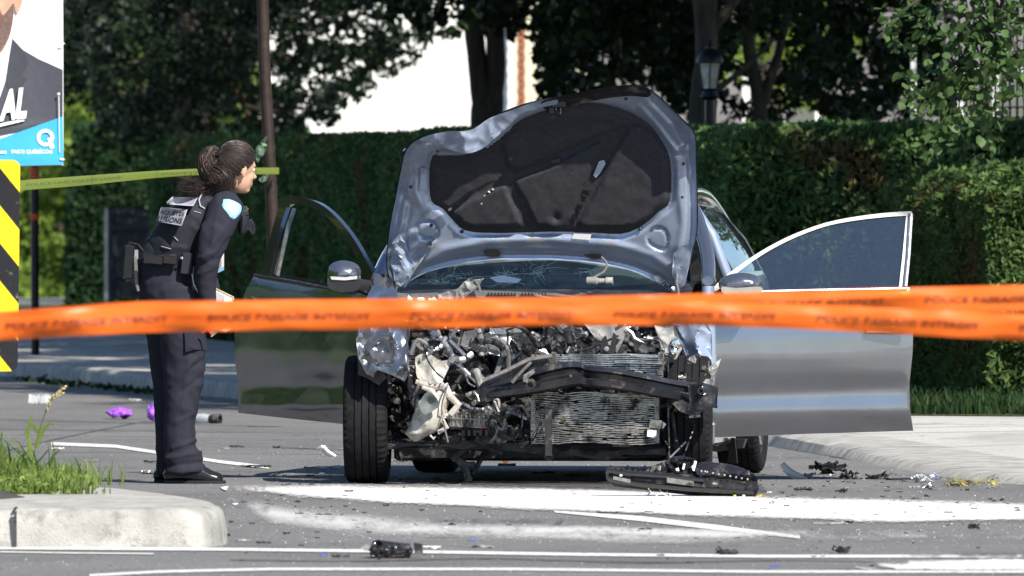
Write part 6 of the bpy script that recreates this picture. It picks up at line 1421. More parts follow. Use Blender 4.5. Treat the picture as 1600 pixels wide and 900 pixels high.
# belt with gear
bt = MB(); pts = [(P3(264 + 50 * math.cos(t), 404 - 4 * math.cos(t) + (1.5 * math.sin(t)), .02 + .168 * math.sin(t))) for t in np.linspace(0, 6.283, 33)]
bt.tube(pts, .020, 8, cap=False, flat=.5); M['belt'] = M['leather']; bt.build('belt', M['vest'], person)
for (x, y, o_, sz) in ((292, 412, -.15, (.055, .04, .11)), (308, 410, -.12, (.04, .05, .13)), (240, 406, -.16, (.10, .03, .045)), (266, 406, -.175, (.07, .03, .045))): MB().bbox(P3(x, y, o_), sz, Matrix.Rotation(R(6), 3, 'Y')).build('belt_pouch', M['vest'] if x > 280 else M['leather'], person)
MB().lathe(P3(284, 403, -.18), (0, -1, 0), [(0, .008), (.004, .007), (.006, .0005)], 12).build('snap', M['chrome'], person)
rd = MB().bbox(P3(201, 410, -.05), (.05, .06, .17), Matrix.Rotation(R(4), 3, 'Y')); rd.bbox(P3(205, 432, -.05), (.06, .05, .06)); hol = rd.build('holster', M['leather'], person)
MB().tube([P3(*p) for p in ((200, 384, -.05), (203, 379, -.05), (216, 382, -.06), (224, 392, -.08))], .004, 6).build('cable', M['black'], hol)
MB().bbox(P3(213, 398, -.06), (.02, .03, .05)).build('belt_clip', M['steel'], hol); MB().tube([P3(211, 400, -.07), P3(213, 440, -.07), P3(216, 455, -.07)], [.010, .011, .007], 6).build('holster_strap', M['cowlgrey'], hol)
MB().tube([P3(300, 428, -.18), P3(303, 445, -.2), P3(312, 462, -.2), P3(318, 470, -.2)], [.003, .003, .003, .003], 5).build('lanyard', M['clearpl'], person)
bh = MB(); bh.loft([(P3(303, 418, -.15), .014, .014), (P3(302, 450, -.15), .013, .013)], 10); bh.build('baton', M['leather'], person)
for p_ in ((318, 500), (326, 522)): pass
MB().tube([P3(316, 520, -.20), P3(325, 514, -.21), P3(330, 522, -.21)], .006, 6).build('red_cord', M['red'], person)
M['greydark'] = mat('dark_grey_strap', (.06, .06, .065), .6)
# things on or in the hands: notebook, card, sunglasses
nb_ = thing('notebook', 'open pale notebook held in the officer\'s lowered hands', 'notebook', P3(345, 520, -.10)); tl = Vector((0, .03, 0))
c4 = [P3(330, 448, -.06), P3(365, 465, -.10), P3(352, 508, -.14), P3(330, 526, -.12)]; MB().prism(c4, (0, .012, 0)).build('pages', M['label'], nb_, smooth=False)
MB().prism([P3(328, 451, -.067), P3(352, 462, -.09), P3(344, 500, -.145), P3(322, 500, -.13)], (0, -.004, 0)).build('cover', M['bluegrey'] if 'bluegrey' in M else M['greyband'], nb_, smooth=False)
MB().tube([c4[0], c4[1]], .005, 6).build('binding', M['straw'], nb_); MB().tube([c4[1], c4[2], c4[3]], .004, 6).build('edge', M['straw'], nb_)
cd = thing('id_card', 'white printed card hanging from the officer\'s chest in a clear sleeve', 'card', P3(343, 422, -.02))
MB().prism([P3(337, 402, -.02), P3(350, 393, -.04), P3(350, 422, -.04), P3(337, 428, -.02)], (0, .003, 0)).build('card', M['label'], cd, smooth=False)
MB().prism([P3(337, 422, -.024), P3(350, 416, -.044), P3(350, 422, -.044), P3(337, 428, -.024)], (0, -.001, 0)).build('card_band', M['badgeb'], cd, smooth=False)
for q in range(5): MB().prism([P3(339, 405 + q * 3.4, -.024), P3(347, 400 + q * 3.4, -.041), P3(347, 401 + q * 3.4, -.041), P3(339, 406 + q * 3.4, -.024)], (0, -.0008, 0)).build('print_line', M['textdark'], cd, smooth=False)
MB().tube([P3(347, 398, -.03), P3(352, 380, 0), P3(360, 350, .02)], .003, 5).build('clip_strap', M['vest'], cd)
gs = thing('sunglasses', 'dark sunglasses hanging by one arm from the front of the vest', 'sunglasses', P3(389, 368, .05))
M['lensd'] = mat('dark_lens', (.02, .02, .022), .06, 0, .05, coat=1.)
for dx, dy, o_ in ((0, 0, .03), (8, 6, .08)):
    e = [P3(386 + dx + 4.2 * math.cos(t) + 1.4 * math.sin(t), 349 + dy + 11 * math.sin(t), o_ + .02 * math.cos(t)) for t in np.linspace(0, 6.28, 15)]
    MB().tube(e, .0028, 6).build('rim', M['black_gloss'], gs); MB().add(e[:-1], [list(range(14))]).build('lens', M['lensd'], gs, smooth=False)
MB().tube([P3(384, 340, .02), P3(383, 330, .01), P3(388, 326, .0)], .0025, 5).build('arm', M['straw'], gs); MB().tube([P3(392, 343, .09), P3(396, 350, .10), P3(395, 366, .09)], .0025, 5).build('arm', M['straw'], gs)
MB().bbox(P3(382, 330, .0), (.035, .03, .05), Matrix.Rotation(R(-12), 3, 'Y')).build('radio_microphone', M['black'], person)
MB().loft([(P3(372, 318, .03), .02, .05), (P3(380, 340, .03), .03, .06), (P3(378, 362, .03), .02, .05)], 12).build('chest_pouch', M['vest'], person)

# ================================================================== SIGNS AND TAPES
M['signy'] = mat('reflective_yellow', (.88, .62, .01), .35, 0, .04, 12, spec=.6, dirt=((.5, .38, .1), .02, 8)); M['signk'] = mat('sign_black', (.012, .012, .014), .35, 0, .1, 12, dirt=((.2, .2, .2), .02, 30))
ds = 59.6; hz = thing('hazard_marker', 'yellow and black diagonally striped hazard marker plate at the left edge', 'sign', (*W(-28, 700, ds)[:2], .162))
def rrect(x0, y0, x1, y1, r, n=6):
    out = []
    for cx_, cy_, a0 in ((x1 - r, y0 + r, -90), (x1 - r, y1 - r, 0), (x0 + r, y1 - r, 90), (x0 + r, y0 + r, 180)):
        for i in range(n + 1): a = R(a0 + 90 * i / n); out.append((cx_ + r * math.cos(a), cy_ + r * math.sin(a)))
    return out
plate = rrect(-86, 250, 30, 580, 12)
def hzp(x, y, o_=0.): return W(x + (y - 250) * -.012 + 1.5, y, ds - o_)
MB().prism([hzp(x, y) for x, y in plate], (0, .004, 0)).build('plate', M['signk'], hz, smooth=False)
def clip(poly, a, b, c):  # keep a*x+b*y+c >= 0
    out = []
    for i in range(len(poly)):
        p, q = poly[i], poly[(i + 1) % len(poly)]; dp_, dq = a * p[0] + b * p[1] + c, a * q[0] + b * q[1] + c
        if dp_ >= 0: out.append(p)
        if dp_ * dq < 0: t = dp_ / (dp_ - dq); out.append((p[0] + (q[0] - p[0]) * t, p[1] + (q[1] - p[1]) * t))
    return out
sl_ = 1.22
for k in range(-4, 5):   # yellow bands between y = sl*x + c0 and + c1
    c0 = 322 + k * 116; poly = clip(clip(plate, -sl_, 1, -c0), sl_, -1, c0 + 58)
    if len(poly) > 2: MB().prism([hzp(x, y, .0015) for x, y in reversed(poly)], (0, .0012, 0)).build('yellow_band', M['signy'], hz, smooth=False)
MB().bbox((W(-28, 0, ds).x, ds + .04, (.162 + W(0, 255, ds).z) / 2), (.05, .05, W(0, 255, ds).z - .162)).build('post', M['steel'], hz)
for y in (290, 540): MB().lathe(hzp(-28, y, .004), (0, -1, 0), [(0, .012), (.004, .010), (.006, .0005)], 10).build('bolt', M['steel'], hz)
# campaign poster
dpz = 60.3; po = thing('campaign_poster', 'large campaign poster with a suited man, white background and blue base, upper left', 'poster', (*W(-60, 700, dpz)[:2], .162))
def pp(x, y, o_=0.): return W(x, y, dpz - o_)
M['pwhite'] = mat('poster_white', (.80, .80, .82), .5, 0, .02); M['pblue'] = mat('poster_blue', (.045, .36, .68), .45, 0, .04); M['psuit'] = mat('poster_suit_grey', (.055, .058, .075), .5, 0, .1, 40); M['pface'] = mat('poster_face_print', (.50, .29, .20), .5, 0, .15, 30); M['pbeard'] = mat('poster_beard_print', (.13, .085, .07), .5, 0, .3, 60)
M['pshirt'] = mat('poster_shirt_print', (.62, .65, .75), .5, 0, .05)
sheet([(-230, -330), (97, -330), (98, -100), (99, 150), (99, 258), (-60, 262), (-230, 262)], 30, lambda x, y: pp(x, y) + Vector((0, .012 * math.sin(x * .03) * math.sin(y * .014), 0)), thick=.005, tvec=Vector((0, 1, 0)), jit=0).build('board', M['pwhite'], po)
def pr_(poly, m, nm, o_): return sheet(poly, 14, lambda x, y: pp(x, y, o_) + Vector((0, .012 * math.sin(x * .03) * math.sin(y * .014), 0)), jit=.1).build(nm, m, po)
pr_([(-230, 40), (-60, 70), (-14, 140), (8, 120), (19, 60), (36, 78), (60, 92), (98, 109), (98, 190), (-230, 262)], M['psuit'], 'printed_suit', .006)
pr_([(-40, 60), (-10, 50), (19, 58), (17, 90), (8, 128), (0, 152), (-14, 156), (-40, 120)], M['pshirt'], 'printed_shirt', .008)
pr_([(19, 60), (40, 86), (44, 100), (34, 118), (42, 122), (22, 160), (8, 128)], mat('poster_lapel_print', (.04, .042, .055), .5), 'printed_lapel', .008)
pr_(cr([(-95, -60), (-60, -110), (-20, -122), (20, -90), (24, -40), (22, 20), (14, 60), (0, 84), (-25, 95), (-60, 84), (-90, 40)], 3), M['pface'], 'printed_face', .010)
pr_(cr([(22, 6), (18, 44), (12, 62), (-2, 84), (-25, 95), (-60, 84), (-88, 30), (-70, 34), (-40, 30), (-4, 14), (4, 24), (14, 14)], 3), M['pbeard'], 'printed_beard', .012)
pr_(cr([(-30, 34), (-8, 24), (2, 22), (6, 32), (-4, 44), (-24, 48)], 3), mat('poster_mouth_print', (.16, .07, .06), .5), 'printed_mouth', .014)
pr_(cr([(22, -14), (32, -22), (36, -8), (32, 12), (25, 20)], 3), M['pface'], 'printed_ear', .010)
pr_([(-230, 262), (-230, 262 - 20), (0, 217), (98, 182), (99, 257), (-60, 261)], M['pblue'], 'printed_blue_base', .012)
def ptext(s_, x, y, wd, hg, m, rot=0., bold=.02, o_=.014, shear=0.):
    c_, s2 = math.cos(rot), math.sin(rot)
    fit_text(s_, lambda a, b: pp(x + a * c_ + (b * (s2 + shear)), y - b * c_ + a * -s2, o_), wd, hg, bold).build('lettering', m, po, smooth=False)
ptext('AL', -2, 190, 43, 50, M['pwhite'], R(7), .05, .018); 
pr_([(-30, 200), (37, 185), (38, 189), (-30, 205)], M['pwhite'], 'underline', .017)
# round Q emblem
mb = MB(); n = 30; ro = [(71 + 13.5 * math.cos(6.2832 * i / n), 215 + 13.5 * math.sin(6.2832 * i / n)) for i in range(n)]; ri = [(71 + 8.2 * math.cos(6.2832 * i / n), 215 + 8.2 * math.sin(6.2832 * i / n)) for i in range(n)]
mb.add([pp(x, y, .016) for x, y in ro + ri], [(i, (i + 1) % n, n + (i + 1) % n, n + i) for i in range(n)]); mb.add([pp(x, y, .017) for x, y in ((74, 216), (79, 215), (85, 228), (84, 232), (78, 232))], [(0, 1, 2, 3, 4)]); mb.build('emblem', M['pwhite'], po, smooth=False)
ptext('PARTI QUÉBÉCOIS', 18, 241, 64, 8.4, M['pwhite'], 0, .03, .016)
pr_([(-30, 236), (10, 236), (10, 240), (-30, 240)], M['pwhite'], 'printed_line', .016)
MB().tube([pp(92, 150, .02), pp(93, 238, .02)], .0016, 5).build('cord', M['label'], po); MB().ell(pp(91.5, 147, .02), (.006, .004, .006)).build('pin', M['label'], po)
for y in (67, 248): MB().prism([pp(94, y - 1, .018), pp(101, y, .018), pp(101, y + 2, .018), pp(94, y + 2, .018)], (0, -.002, 0)).build('tie_tab', M['label'], po, smooth=False)
MB().bbox((W(-60, 0, dpz).x, dpz + .05, (.162 + 3.3) / 2), (.09, .07, 3.3 - .162)).build('post', M['steel'], po)

# ---- tapes
def tape_mat(name, col, tr_, alpha=1.):
    m = bpy.data.materials.new(name); m.use_nodes = True; nt = m.node_tree; b = nt.nodes['Principled BSDF']; out = nt.nodes['Material Output']
    b.inputs['Base Color'].default_value = (*col, 1); b.inputs['Roughness'].default_value = .32; b.inputs['Specular IOR Level'].default_value = .6
    t = nt.nodes.new('ShaderNodeBsdfTranslucent'); t.inputs[0].default_value = (*col, 1); ms = nt.nodes.new('ShaderNodeMixShader'); ms.inputs[0].default_value = tr_
    nt.links.new(b.outputs[0], ms.inputs[1]); nt.links.new(t.outputs[0], ms.inputs[2])
    tp = nt.nodes.new('ShaderNodeBsdfTransparent'); tp.inputs[0].default_value = (*col, 1); m2 = nt.nodes.new('ShaderNodeMixShader'); m2.inputs[0].default_value = alpha
    nt.links.new(tp.outputs[0], m2.inputs[1]); nt.links.new(ms.outputs[0], m2.inputs[2]); nt.links.new(m2.outputs[0], out.inputs[0]); return m
M['otape'] = tape_mat('orange_police_tape', (.95, .175, .018), .25, .88); M['ytape'] = tape_mat('yellow_green_police_tape', (.42, .52, .08), .35, .8)
M['tprint'] = mat('tape_black_print', (.22, .05, .012), .5, 0, .05); M['typrint'] = mat('tape_dark_print', (.10, .13, .03), .5, 0, .05)
def tape(name_label, line, d0, d1, m, words, hgt, fold, seed, tm, tsz=.55, gap=26, wl=None, sub=True):
    # line: (px, centre py, half height px); fold bows the section so top and bottom faces catch light differently
    L = cr(line, 16, False); x0 = L[0][0]; x1 = L[-1][0]
    def at(x):
        for a, b in zip(L, L[1:]):
            if a[0] <= x <= b[0]: t = (x - a[0]) / (b[0] - a[0]); return a[1] + (b[1] - a[1]) * t, a[2] + (b[2] - a[2]) * t
        return L[-1][1], L[-1][2]
    def srf(x, s, o_=0.):
        y, h = at(x); d = d0 + (d1 - d0) * (x - x0) / (x1 - x0)
        tw = .010 * noise.noise(Vector((x * .006, seed, s * .3))) + .03 * s * noise.noise(Vector((x * .009, seed * 2, 0))) + fold * (s * s - .3) + .006 * noise.noise(Vector((x * .02, s * 1.2, seed))) + .007 * crease(Vector((x * .004, s * 1.7 + x * .003, seed)), 1)
        return W(x, y + s * h, d + tw - o_)
    nx = 420; ny = 8; mb = MB(); mb.add([srf(x0 + (x1 - x0) * i / nx, -1 + 2 * j / ny) for i in range(nx + 1) for j in range(ny + 1)], [(i * (ny + 1) + j, (i + 1) * (ny + 1) + j, (i + 1) * (ny + 1) + j + 1, i * (ny + 1) + j + 1) for i in range(nx) for j in range(ny)])
    o = mb.build(name, m, base=srf(800, 1), sharp=180)
    tag(o, name_label, 'tape'); V, Fc = text_mb(words, 1., .03); w0 = max(v.x for v in V)
    x = gap; ww = wl
    while x < x1 - ww - 10:
        if x > x0 + 10:
            T = MB().add([srf(x + v.x / w0 * ww, tsz * .5 - v.y / .75 * tsz, .004) for v in V], Fc); T.build('lettering', tm, o, smooth=False)
        x += ww + 62
    return o
name = 'police_tape'
tape('upper orange police tape with black lettering, stretched across the scene from right', [(-1400, 560, 18), (-200, 512, 18), (0, 505, 18), (200, 489, 17), (400, 485, 16), (800, 481, 16), (1000, 478, 17), (1200, 474, 18), (1400, 469, 19), (1600, 466, 21), (1800, 462, 21), (3000, 430, 20)], 44.2, 43.4, M['otape'], 'POLICE PASSAGE INTERDIT', 1, .008, 3, M['tprint'], .5, -140 - 317 * 4, 255)
tape('lower orange police tape with black lettering, sagging in front of the wrecked car', [(-1400, 565, 22), (-200, 516, 23), (0, 509, 22.5), (200, 499, 21.5), (400, 494, 22), (600, 493, 21), (800, 491, 19), (1000, 490, 18), (1200, 493, 19), (1400, 502, 20), (1600, 512, 21), (1800, 522, 21), (3000, 590, 21)], 42.4, 42., M['otape'], 'POLICE PASSAGE INTERDIT', 1, .011, 9, M['tprint'], .5, 8 - 317 * 4, 255)
tape('yellow-green police tape running from the left sign to the leaning pole', [(-60, 300, 8.5), (30, 290, 8), (120, 283, 7.6), (250, 272, 5.5), (330, 268, 5), (436, 267, 5.2)], 62, 85.9, M['ytape'], 'POLICE LINE POLICE LIGNE', 1, .01, 5, M['typrint'], .55, 40, 150)
# ================================================================== DEBRIS ON THE ROAD
re_ = random.Random(31)
def shard_mb(L, Wd, h, seed, curl=.5):
    rr = random.Random(seed); n, m = 9, 5; vs = []; e0 = [rr.uniform(.55, 1) for _ in range(n)]; e1 = [rr.uniform(.45, 1) for _ in range(n)]; cu = rr.uniform(-1, 1) * curl
    for i in range(n):
        f = i / (n - 1); wv = math.sin(math.pi * min(max(f, .06), .94)) ** .5
        for j in range(m):
            g_ = j / (m - 1) - .5; y = g_ * Wd * wv * (e0[i] if g_ < 0 else e1[i])
            z = h * (.25 + .45 * noise.noise(Vector((f * 3 + seed, g_ * 3, seed))) + .4 * (1 - 2 * abs(noise.noise(Vector((f * 5, g_ * 5 + seed, 2)))))) + h * cu * (f - .5) ** 2 * 2; vs.append((f * L - L / 2, y, max(.002, z)))
    k = len(vs); vs += [(x, y, max(.0, z - .003)) for x, y, z in vs]; fs = [(i * m + j, (i + 1) * m + j, (i + 1) * m + j + 1, i * m + j + 1) for i in range(n - 1) for j in range(m - 1)]
    fs2 = [tuple(a + k for a in reversed(f)) for f in fs]; rim = [i * m for i in range(n)] + [(n - 1) * m + j for j in range(1, m)] + [i * m + m - 1 for i in range(n - 2, -1, -1)] + [j for j in range(m - 2, 0, -1)]
    sd = [(rim[i], rim[(i + 1) % len(rim)], rim[(i + 1) % len(rim)] + k, rim[i] + k) for i in range(len(rim))]
    return MB().add(vs, fs + fs2 + sd)
def put(px, py, wpx, hpx, m, label, seed, cat='debris', name='plastic_shard', rz=None, depth=None, group=None):
    g = G(px, py); s = F / g.y; L = wpx / s; h = max(.006, hpx / s)
    if hpx >= 8 and name == 'plastic_shard':
        mb = MB(); rr = random.Random(seed)
        for q in range(5 if wpx < 34 else 12):
            sb = shard_mb(L * rr.uniform(.35, .75), L * rr.uniform(.2, .45), h * rr.uniform(.35, .8), seed * 7 + q); ro = Matrix.Rotation(rr.uniform(-.9, .9), 3, 'Y') @ Matrix.Rotation(rr.uniform(-1, 1), 3, 'Z'); of = Vector((rr.uniform(-.3, .3) * L, rr.uniform(-.1, .1) * L, h * rr.uniform(.05, .4)))
            mb.add([Vector((v.x, v.y, max(.001, v.z))) for v in (ro @ Vector(v) + of for v in sb.v)], sb.f)
    elif hpx >= 9.5 and name == 'plastic_shard':
        mb = MB().ell((0, 0, h * .5), (L * .5, L * .3, h * .62), n=18, m=11); q = 2.2 / L
        mb.v = [v * (1 + .34 * crease(v, q, seed) + .12 * crease(v, q * 2.6, seed + 3)) + Vector((0, 0, .22 * h * noise.noise(v * q + Vector((seed, 0, 0))))) for v in mb.v]
        mb.v = [Vector((v.x, v.y, max(.001, v.z))) for v in mb.v]
        mb.f = [f for i, f in enumerate(mb.f) if noise.noise(Vector(mb.v[f[0]]) * q * 1.5 + Vector((0, seed, 9))) < .38]
        mb.tube([(-L * .5, 0, h * .3), (-L * .2, -.02, h * .8), (L * .15, -.01, h * .55), (L * .52, 0, h * .2)], h * .05, 5)
    else: mb = shard_mb(L, depth or L * re_.uniform(.35, .8), h, seed)
    o = mb.build(name, M[m], base=(0, 0, 0), sharp=18); o.location = (g.x, g.y, .003); o.rotation_euler.z = re_.uniform(-.5, .5) if rz is None else rz; MW[o.name] = Matrix.Translation(g); return tag(o, label, cat, group)
D = [(1292, 742, 60, 24, 'black', 'large crumpled black plastic fragment, left end of the debris row by the right kerb'), (1327, 750, 34, 14, 'black', 'torn black plastic lump joined to the large fragment by the right kerb'),
 (1266, 748, 20, 12, 'greyplastic', 'grey scuffed plastic piece at the left tip of the right debris row'), (1372, 750, 40, 10, 'dark', 'thin dark strip of trim in the right debris row'),
 (1408, 752, 50, 8, 'black', 'long flat black trim piece in the middle of the right debris row'), (1438, 754, 34, 16, 'clearpl', 'shiny pale broken lamp lens at the right end of the debris row'), (1462, 750, 22, 18, 'paint_in', 'bluish grey painted splinter standing at the right end of the debris row'),
 (1450, 764, 32, 10, 'alu', 'crinkled silver scrap just below the right debris row'), (1428, 764, 18, 8, 'greyplastic', 'small grey piece below the shiny lens debris'), (1255, 768, 30, 8, 'dark', 'dark curved fragment below the large black fragment at right'),
 (1316, 771, 20, 11, 'black', 'small upright black clip right of the curved fragment'), (1228, 738, 12, 6, 'black', 'little black crumb left of the clear curved strip'), (1520, 828, 28, 12, 'black', 'layered black flake on the road at far right'),
 (1296, 820, 60, 6, 'greyplastic', 'long flat grey and white strip on the powder edge at right'), (1328, 820, 18, 9, 'black', 'small black lump at the right tip of the flat grey strip'), (1316, 866, 34, 18, 'black', 'spiky black splinter cluster on the painted line at lower right'),
 (1136, 868, 40, 10, 'dark', 'dark rectangular broken grille piece on the painted line right of centre'), (1032, 870, 12, 5, 'black', 'little curved black bit on the painted line'), (1078, 881, 13, 4, 'black', 'tiny black sliver between the two painted lines'),
 (1008, 830, 22, 5, 'black', 'flat black sliver on the faint dust patch'), (950, 803, 32, 4, 'black', 'thin black stick at the lower edge of the white powder'), (1014, 802, 14, 4, 'black', 'short black stick right of the thin one on the powder edge'),
 (400, 731, 50, 7, 'black', 'flat black panel piece on the shaded road left of the front wheel'), (505, 734, 60, 8, 'greyplastic', 'bluish flat bracket lying in the car shadow by the front wheel'), (485, 746, 12, 6, 'black', 'small black stub in the car shadow'),
 (238, 724, 28, 6, 'black', 'black rounded bar behind the officer\'s heel'), (228, 741, 14, 9, 'alu', 'small shiny metal clamp at the officer\'s heel'), (245, 738, 10, 12, 'greyplastic', 'pale broken ring standing at the officer\'s heel'),
 (370, 700, 24, 6, 'black', 'black plug on the road right of the officer\'s legs'), (432, 701, 12, 5, 'black', 'little black wedge beside the plug, nearer the car'), (352, 702, 13, 3, 'greyplastic', 'thin grey sliver left of the black plug'),
 (545, 770, 14, 5, 'black', 'small dark bow-shaped bit on the powder below the front wheel'), (468, 805, 14, 8, 'alu', 'small silver and black curl left of centre foreground'), (506, 806, 26, 5, 'black', 'dark stem with a knob in the left centre foreground'),
 (448, 836, 11, 6, 'black', 'round black crumb left of the broken grille box'), (554, 815, 10, 3, 'black', 'flat black flake above the broken grille box'), (603, 792, 10, 5, 'black', 'small black bead on the powder above the grille box'),
 (706, 822, 12, 7, 'black', 'small black cube right of the brownish stain'), (577, 834, 8, 5, 'black', 'tiny black chip above the broken grille box'), (532, 872, 28, 7, 'black', 'curved black sliver left of the broken grille box'), (505, 869, 12, 3, 'bluepl', 'thin blue sliver between the painted lines'),
 (378, 846, 28, 4, 'greyplastic', 'thin grey strip lying at the island kerb tip'), (412, 850, 24, 5, 'black', 'flat black strip right of the island kerb tip'), (358, 840, 6, 10, 'black', 'tiny upright black clip against the island kerb end'),
 (752, 857, 42, 8, 'greyplastic', 'bluish bent bracket with a knob on the front painted line'), (740, 846, 18, 3, 'bluepl', 'pale blue flat strip above the bent bracket'), (672, 859, 34, 9, 'label', 'white torn plastic tongue right of the broken grille box'),
 (325, 747, 30, 3, 'black', 'thin black strip in front of the officer\'s shoe'), (632, 722, 34, 6, 'aludirty', 'dusty rod lying against the rear wheel'), (630, 723, 12, 8, 'black', 'knob at the end of the dusty rod'),
 (1490, 761, 20, 8, 'black', 'black fragment by the leaf litter at the right kerb'), (1548, 764, 18, 6, 'greyplastic', 'greyish fragment right of the leaf litter'), (1482, 803, 14, 5, 'black', 'black flake on the powder streak at right'), (1522, 797, 9, 4, 'black', 'small black crumb on the powder streak, farther right'),
 (1565, 784, 8, 7, 'black', 'pointed black crumb near the right edge'), (1590, 800, 10, 6, 'black', 'black crumb at the right edge on the powder'), (1276, 858, 3, 2, 'black', 'single black grain above the spiky cluster'), (1210, 887, 14, 5, 'bluepl', 'bluish black bit on the lowest painted line'),
 (1448, 893, 10, 5, 'black', 'black bit at the bottom edge toward the right'), (850, 742, 40, 7, 'dark', 'dark dirt-like fragment under the car front'), (905, 746, 44, 6, 'dark', 'second dark fragment under the car front, farther right')]
for i, (x, y, w_, h_, m_, lab) in enumerate(D): put(x, y, w_, h_ * .8, m_, lab, i + 1)
for i in range(290):
    x = re_.choice([420, 560, 700, 1010, 1180, 1290, 1420, 1500]) + re_.gauss(0, 60); y = 735 + abs(re_.gauss(0, 55)) + 5
    if y > 898 or (x < 360 and y < 860): continue
    put(x, y, re_.uniform(2.5, 9), re_.uniform(1.5, 4), re_.choice(['black', 'black', 'dark', 'greyplastic', 'label' if i % 5 == 0 else 'black']), 'tiny broken plastic chip scattered on the road around the wreck', 200 + i, group='tiny chips scattered on the road')
# crumbs of glass and grit: countless
vs = []; fs = []
for i in range(5200):
    k = re_.random()
    if k < .5: x, y = re_.uniform(330, 1650), re_.uniform(775, 850)
    elif k < .8: x, y = re_.uniform(400, 1600), re_.uniform(700, 760)
    else: x, y = re_.uniform(-50, 1650), re_.uniform(690, 900)
    p = G(x, y); s = re_.uniform(.001, .0036); b = len(vs); a = re_.uniform(0, 6.28)
    vs += [(p.x + s * math.cos(a + q * 2.1), p.y + s * 2 * math.sin(a + q * 2.1), .003 + re_.uniform(0, .002)) for q in range(3)] + [(p.x, p.y, .003 + s * re_.uniform(.6, 1.4))]
    fs += [(b, b + 1, b + 3), (b + 1, b + 2, b + 3), (b + 2, b, b + 3)]
h = len(fs) // 4
tag(MB().add(vs, fs[:h]).build('glass_grit', M['label'], base=(0, 65, 0), smooth=False), kind='stuff'); tag(MB().add(vs, fs[h:]).build('road_grit', M['greyplastic'], base=(0, 65, 0), smooth=False), kind='stuff')

def at(px, py, dz=0.): g = G(px, py); return g + Vector((0, 0, dz))
def pix(px, py, d, o_=0.): return W(px, py, d + o_)
# fallen grille and bumper section in front of the right wheel
gd = G(1060, 775).y; fb = thing('fallen_bumper', 'long black broken bumper and grille section lying before the image-right front wheel', 'bumper', G(1065, 776))
def fbm(x, y, o_=0.): return pix(x, y, gd - .15 + (x - 945) / 240. * -.1, o_)
o1 = [(946, 734), (952, 728), (975, 732), (1020, 737), (1048, 738), (1100, 742), (1150, 748), (1184, 752), (1186, 764), (1180, 778), (1150, 779), (1080, 774), (1010, 766), (960, 760), (948, 750)]
sheet(o1, 5, lambda x, y: fbm(x, y, -.03 - .06 * math.sin(max(0, min(1, (y - 728 - (x - 946) * .09) / 34.)) * 3.14) + .012 * crease(Vector((x, y, 0)), .04, 2)), thick=.03, tvec=Vector((0, 1, 0)), seed=3).build('bumper_skin', M['black'], fb, sharp=25)
for pts in ([(950, 748), (1000, 757), (1080, 764), (1178, 770)], [(948, 736), (980, 741), (1040, 745), (1100, 751)]): MB().tube([fbm(x, y, -.09) for x, y in pts], .012, 6, flat=.7).build('ridge', M['black_gloss'], fb)
sheet(cr([(1088, 728), (1100, 722), (1140, 726), (1170, 736), (1184, 748), (1176, 756), (1150, 756), (1110, 752), (1090, 742)], 3), 5, lambda x, y: fbm(x, y, -.02 - .05 * math.exp(-((y - 740) / 12.) ** 2) + .01 * crease(Vector((x, y, 0)), .07, 2)), thick=.06, tvec=Vector((0, 1, 0))).build('grille_shell', M['black_steel'], fb, sharp=20)
sheet([(1002, 740), (1020, 728), (1036, 722), (1040, 736), (1030, 742)], 4, lambda x, y: fbm(x, y, -.02 + .02 * crease(Vector((x, y, 0)), .07, 2)), thick=.01, tvec=Vector((0, 1, 0))).build('torn_tab', M['aludirty'], fb, sharp=15)
sheet([(1038, 722), (1050, 714), (1064, 712), (1088, 718), (1092, 730), (1084, 744), (1052, 742), (1040, 736)], 4, lambda x, y: fbm(x, y, -.05 + .04 * crease(Vector((x, y, 0)), .08, 2)), thick=.05, tvec=Vector((0, 1, 0))).build('latch_module', M['black_steel'], fb, sharp=15)
for q in ([(958, 744), (985, 749), (985, 755), (958, 749)], [(1042, 746), (1084, 752), (1084, 760), (1042, 754)]): MB().prism([fbm(x, y, -.105) for x, y in q], (0, .02, 0)).build('dull_label', M['aludirty'], fb, smooth=False)
for q in ([(1068, 724), (1071, 725), (1069, 734), (1066, 733)], [(1085, 720), (1089, 721), (1085, 736), (1082, 735)]): MB().prism([fbm(x, y, -.12) for x, y in q], (0, .01, 0)).build('bright_tab', M['label'], fb, smooth=False)
for x, y, m_ in ((1148, 775, 'yellow'), (1162, 775, 'label'), (970, 743, 'label')): MB().ell(fbm(x, y, -.10), (.008, .008, .006)).build('plug', M[m_], fb)
for i in range(9): x = 1096 + i * 9; MB().lathe(fbm(x, 736 + i * 1.6, -.08), (0, -1, 0), [(0, .006), (.005, .005), (.006, .0005)], 7).build('rivet', M['alu'], fb)
for i in range(10): MB().tube([fbm(952 + i * 9, 737, -.03), fbm(954 + i * 9, 727 + (i % 3) * 2, -.05)], .004, 5).build('broken_tooth', M['black'], fb)
MB().tube([pix(*p) for p in ((1048, 714, gd - .2), (1062, 700, 69.6), (1072, 690, 69.6))], .004, 5).build('hanging_wire', M['steel'], fb)
MB().tube([fbm(1180, 777, -.05), fbm(1192, 774, -.05), fbm(1212, 782, -.3)], .004, 5).build('yellow_wire', M['yellow'], fb)
for x, y in ((1018, 770), (1036, 772), (1048, 775)): MB().tube([fbm(x - 6, y - 8, -.04), fbm(x, y, -.1), fbm(x + 9, y + 4, -.15)], .003, 5).build('loose_wire', M['label'], fb)
